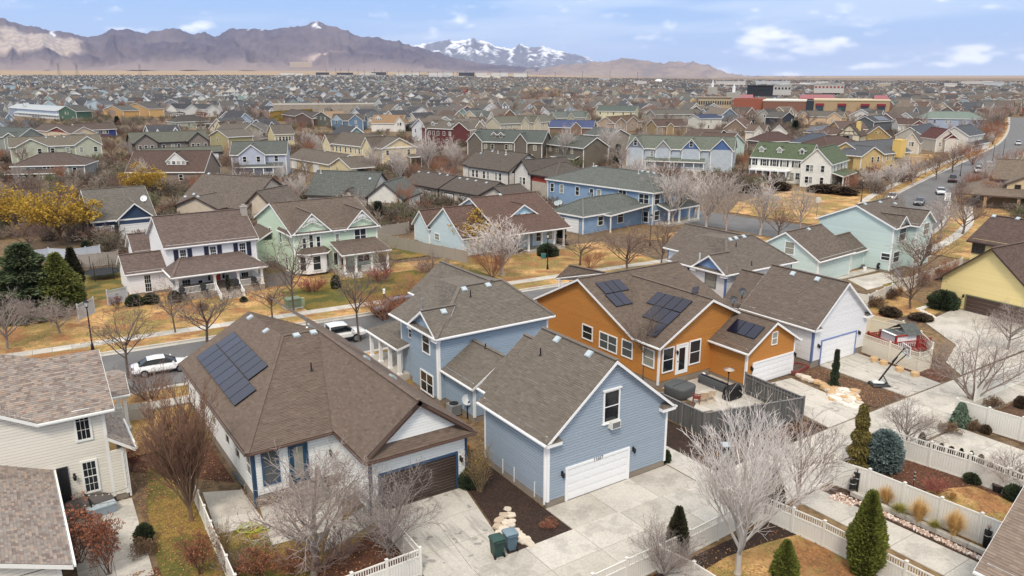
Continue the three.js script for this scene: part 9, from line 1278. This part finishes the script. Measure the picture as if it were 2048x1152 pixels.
// white colonial porch and yard
for (const [px,py,lab] of [[409,587,'black round backed porch chair left of the red door'],[366,594,'black round backed porch chair at the left end of the colonial porch'],[475,577,'black round backed porch chair right of the topiary'],[510,572,'black round backed porch chair at the right end of the colonial porch']]){const t=thing('porch_chair',lab,'chair',at(px,py,0.8).setY(0.82),0);one('back',new THREE.CylinderGeometry(0.36,0.3,0.06,18).rotateX(Math.PI / 2 - 0.3).translate(0,0.75,-0.3),BLACKP,t);one('seat',boxGeo(-0.32,0.32,0.38,0.44,-0.3,0.32),BLACKP,t);const g=new GB();for (const x of [-0.3,0.3]) for (const z of [-0.26,0.3]) g.box(x - 0.03,x + 0.03,0,z > 0 ? 0.6 : 0.4,z - 0.03,z + 0.03);one('leg',g,BLACKP,t);}
{const t=thing('topiary','spiral topiary in a tall black pot beside the red door','potted plant',at(457,581,0.8).setY(0.82));one('pot',new THREE.CylinderGeometry(0.3,0.2,0.7,14).translate(0,0.35,0),BLACKP,t);const L=new GB(),r=rng(44);for (const [y,R] of [[0.95,0.26],[1.35,0.21],[1.7,0.15]]) for (let i=0;i < 140;i++){const a=r() * 6.28,b=Math.acos(2 * r() - 1),d=V(Math.sin(b) * Math.cos(a),Math.cos(b),Math.sin(b) * Math.sin(a));tuft(L,V(0,y,0).addScaledVector(d,R * 0.7),d,0.12,0.03,2,r,vary(0.6,1.2));} mesh('foliage',L.geo(),leafM(0x1f2b1c),t);one('stem',new THREE.CylinderGeometry(0.03,0.03,1.2,6).translate(0,1.2,0),M(0x3a2e26),t);}
{const t=put('trampoline','black netted trampoline on the lawn left of the white colonial','trampoline',206,556);one('mat',new THREE.CylinderGeometry(1.9,1.9,0.05,28).translate(0,0.85,0),M(0x1a1b1d,{roughness: 0.8}),t);one('frame',new THREE.TorusGeometry(2.05,0.07,6,28).rotateX(Math.PI / 2).translate(0,0.86,0),M(0x3b4247),t);for (let i=0;i < 6;i++){const a=i / 6 * 6.283;one('pole',new GB().tube(V(Math.cos(a) * 2.1,0,Math.sin(a) * 2.1),V(Math.cos(a) * 2.15,2.6,Math.sin(a) * 2.15),0.04,0.04,6),BLACKP,t);} const g=new GB();for (let i=0;i < 48;i++){const a=i / 48 * 6.283,sag=0.55 + 0.4 * Math.cos(a * 3);g.tube(V(Math.cos(a) * 2.0,0.9,Math.sin(a) * 2.0),V(Math.cos(a) * 2.08,2.45 - sag,Math.sin(a) * 2.08),0.012,0.012,3);} for (let j=0;j < 6;j++) for (let i=0;i < 36;i++){const y=(a) => 0.95 + (1.5 - 0.55 - 0.4 * Math.cos(a * 3)) * j / 5,a=i / 36 * 6.283,b=(i + 1) / 36 * 6.283;g.tube(V(Math.cos(a) * 2.04,y(a),Math.sin(a) * 2.04),V(Math.cos(b) * 2.04,y(b),Math.sin(b) * 2.04),0.012,0.012,3);} one('net',g,BLACKP,t);}
{const t=put('flower_pot','teal glazed pot beside the pale blue house steps','pot',1087,517);one('pot',new THREE.CylinderGeometry(0.4,0.28,0.7,14).translate(0,0.35,0),M(0x2c7f86,{roughness: 0.3}),t);one('soil',new THREE.CylinderGeometry(0.34,0.34,0.02,14).translate(0,0.7,0),MULCH,t);}
{const t=put('bucket','white bucket on the teal house patio','bucket',1729,542);one('body',new THREE.CylinderGeometry(0.24,0.2,0.5,14).translate(0,0.25,0),trimM(),t);one('lid',new THREE.CylinderGeometry(0.26,0.26,0.04,14).translate(0,0.52,0),trimM(),t);const k=put('hose_reel','black hose reel on the teal house wall','hose reel',1756,542);one('reel',new THREE.TorusGeometry(0.3,0.12,8,18).translate(0,0.7,0),BLACKP,k);one('bracket',boxGeo(-0.1,0.1,0.3,1.1,-0.12,0),BLACKP,k);}
{const t=put('planter_bed','low red edged planter box between the orange and white garages','planter',1592,740,0.2);const R=M(0x7d3a34);one('edge',new GB().box(-1.2,1.2,0,0.3,-0.6,-0.5).box(-1.2,1.2,0,0.3,0.5,0.6).box(-1.2,-1.1,0,0.3,-0.5,0.5).box(1.1,1.2,0,0.3,-0.5,0.5),R,t);one('soil',boxGeo(-1.1,1.1,0,0.2,-0.5,0.5),MULCH,t);}
{const t=put('stone_edging','pale stone edging around the juniper beside the yellow house','edging',1865,622);const o=t.position,r=rng(5);for (let i=0;i < 12;i++){const q=i < 6 ? [1838 + i * 6,618 + i * 3.4] : [1838 + (i - 6) * 5,618 - (i - 6) * 1.6],m=mesh('stone',flat[i % 5],stoneM[4],t);m.position.copy(at(q[0],q[1],0.06).sub(o));m.rotation.y=r() * 6;m.scale.setScalar(1.3);}}
// -- finish
scene.traverse((o) =>{if (o.isMesh){o.castShadow=true;o.receiveShadow=true;}});
renderer.render(scene,camera);
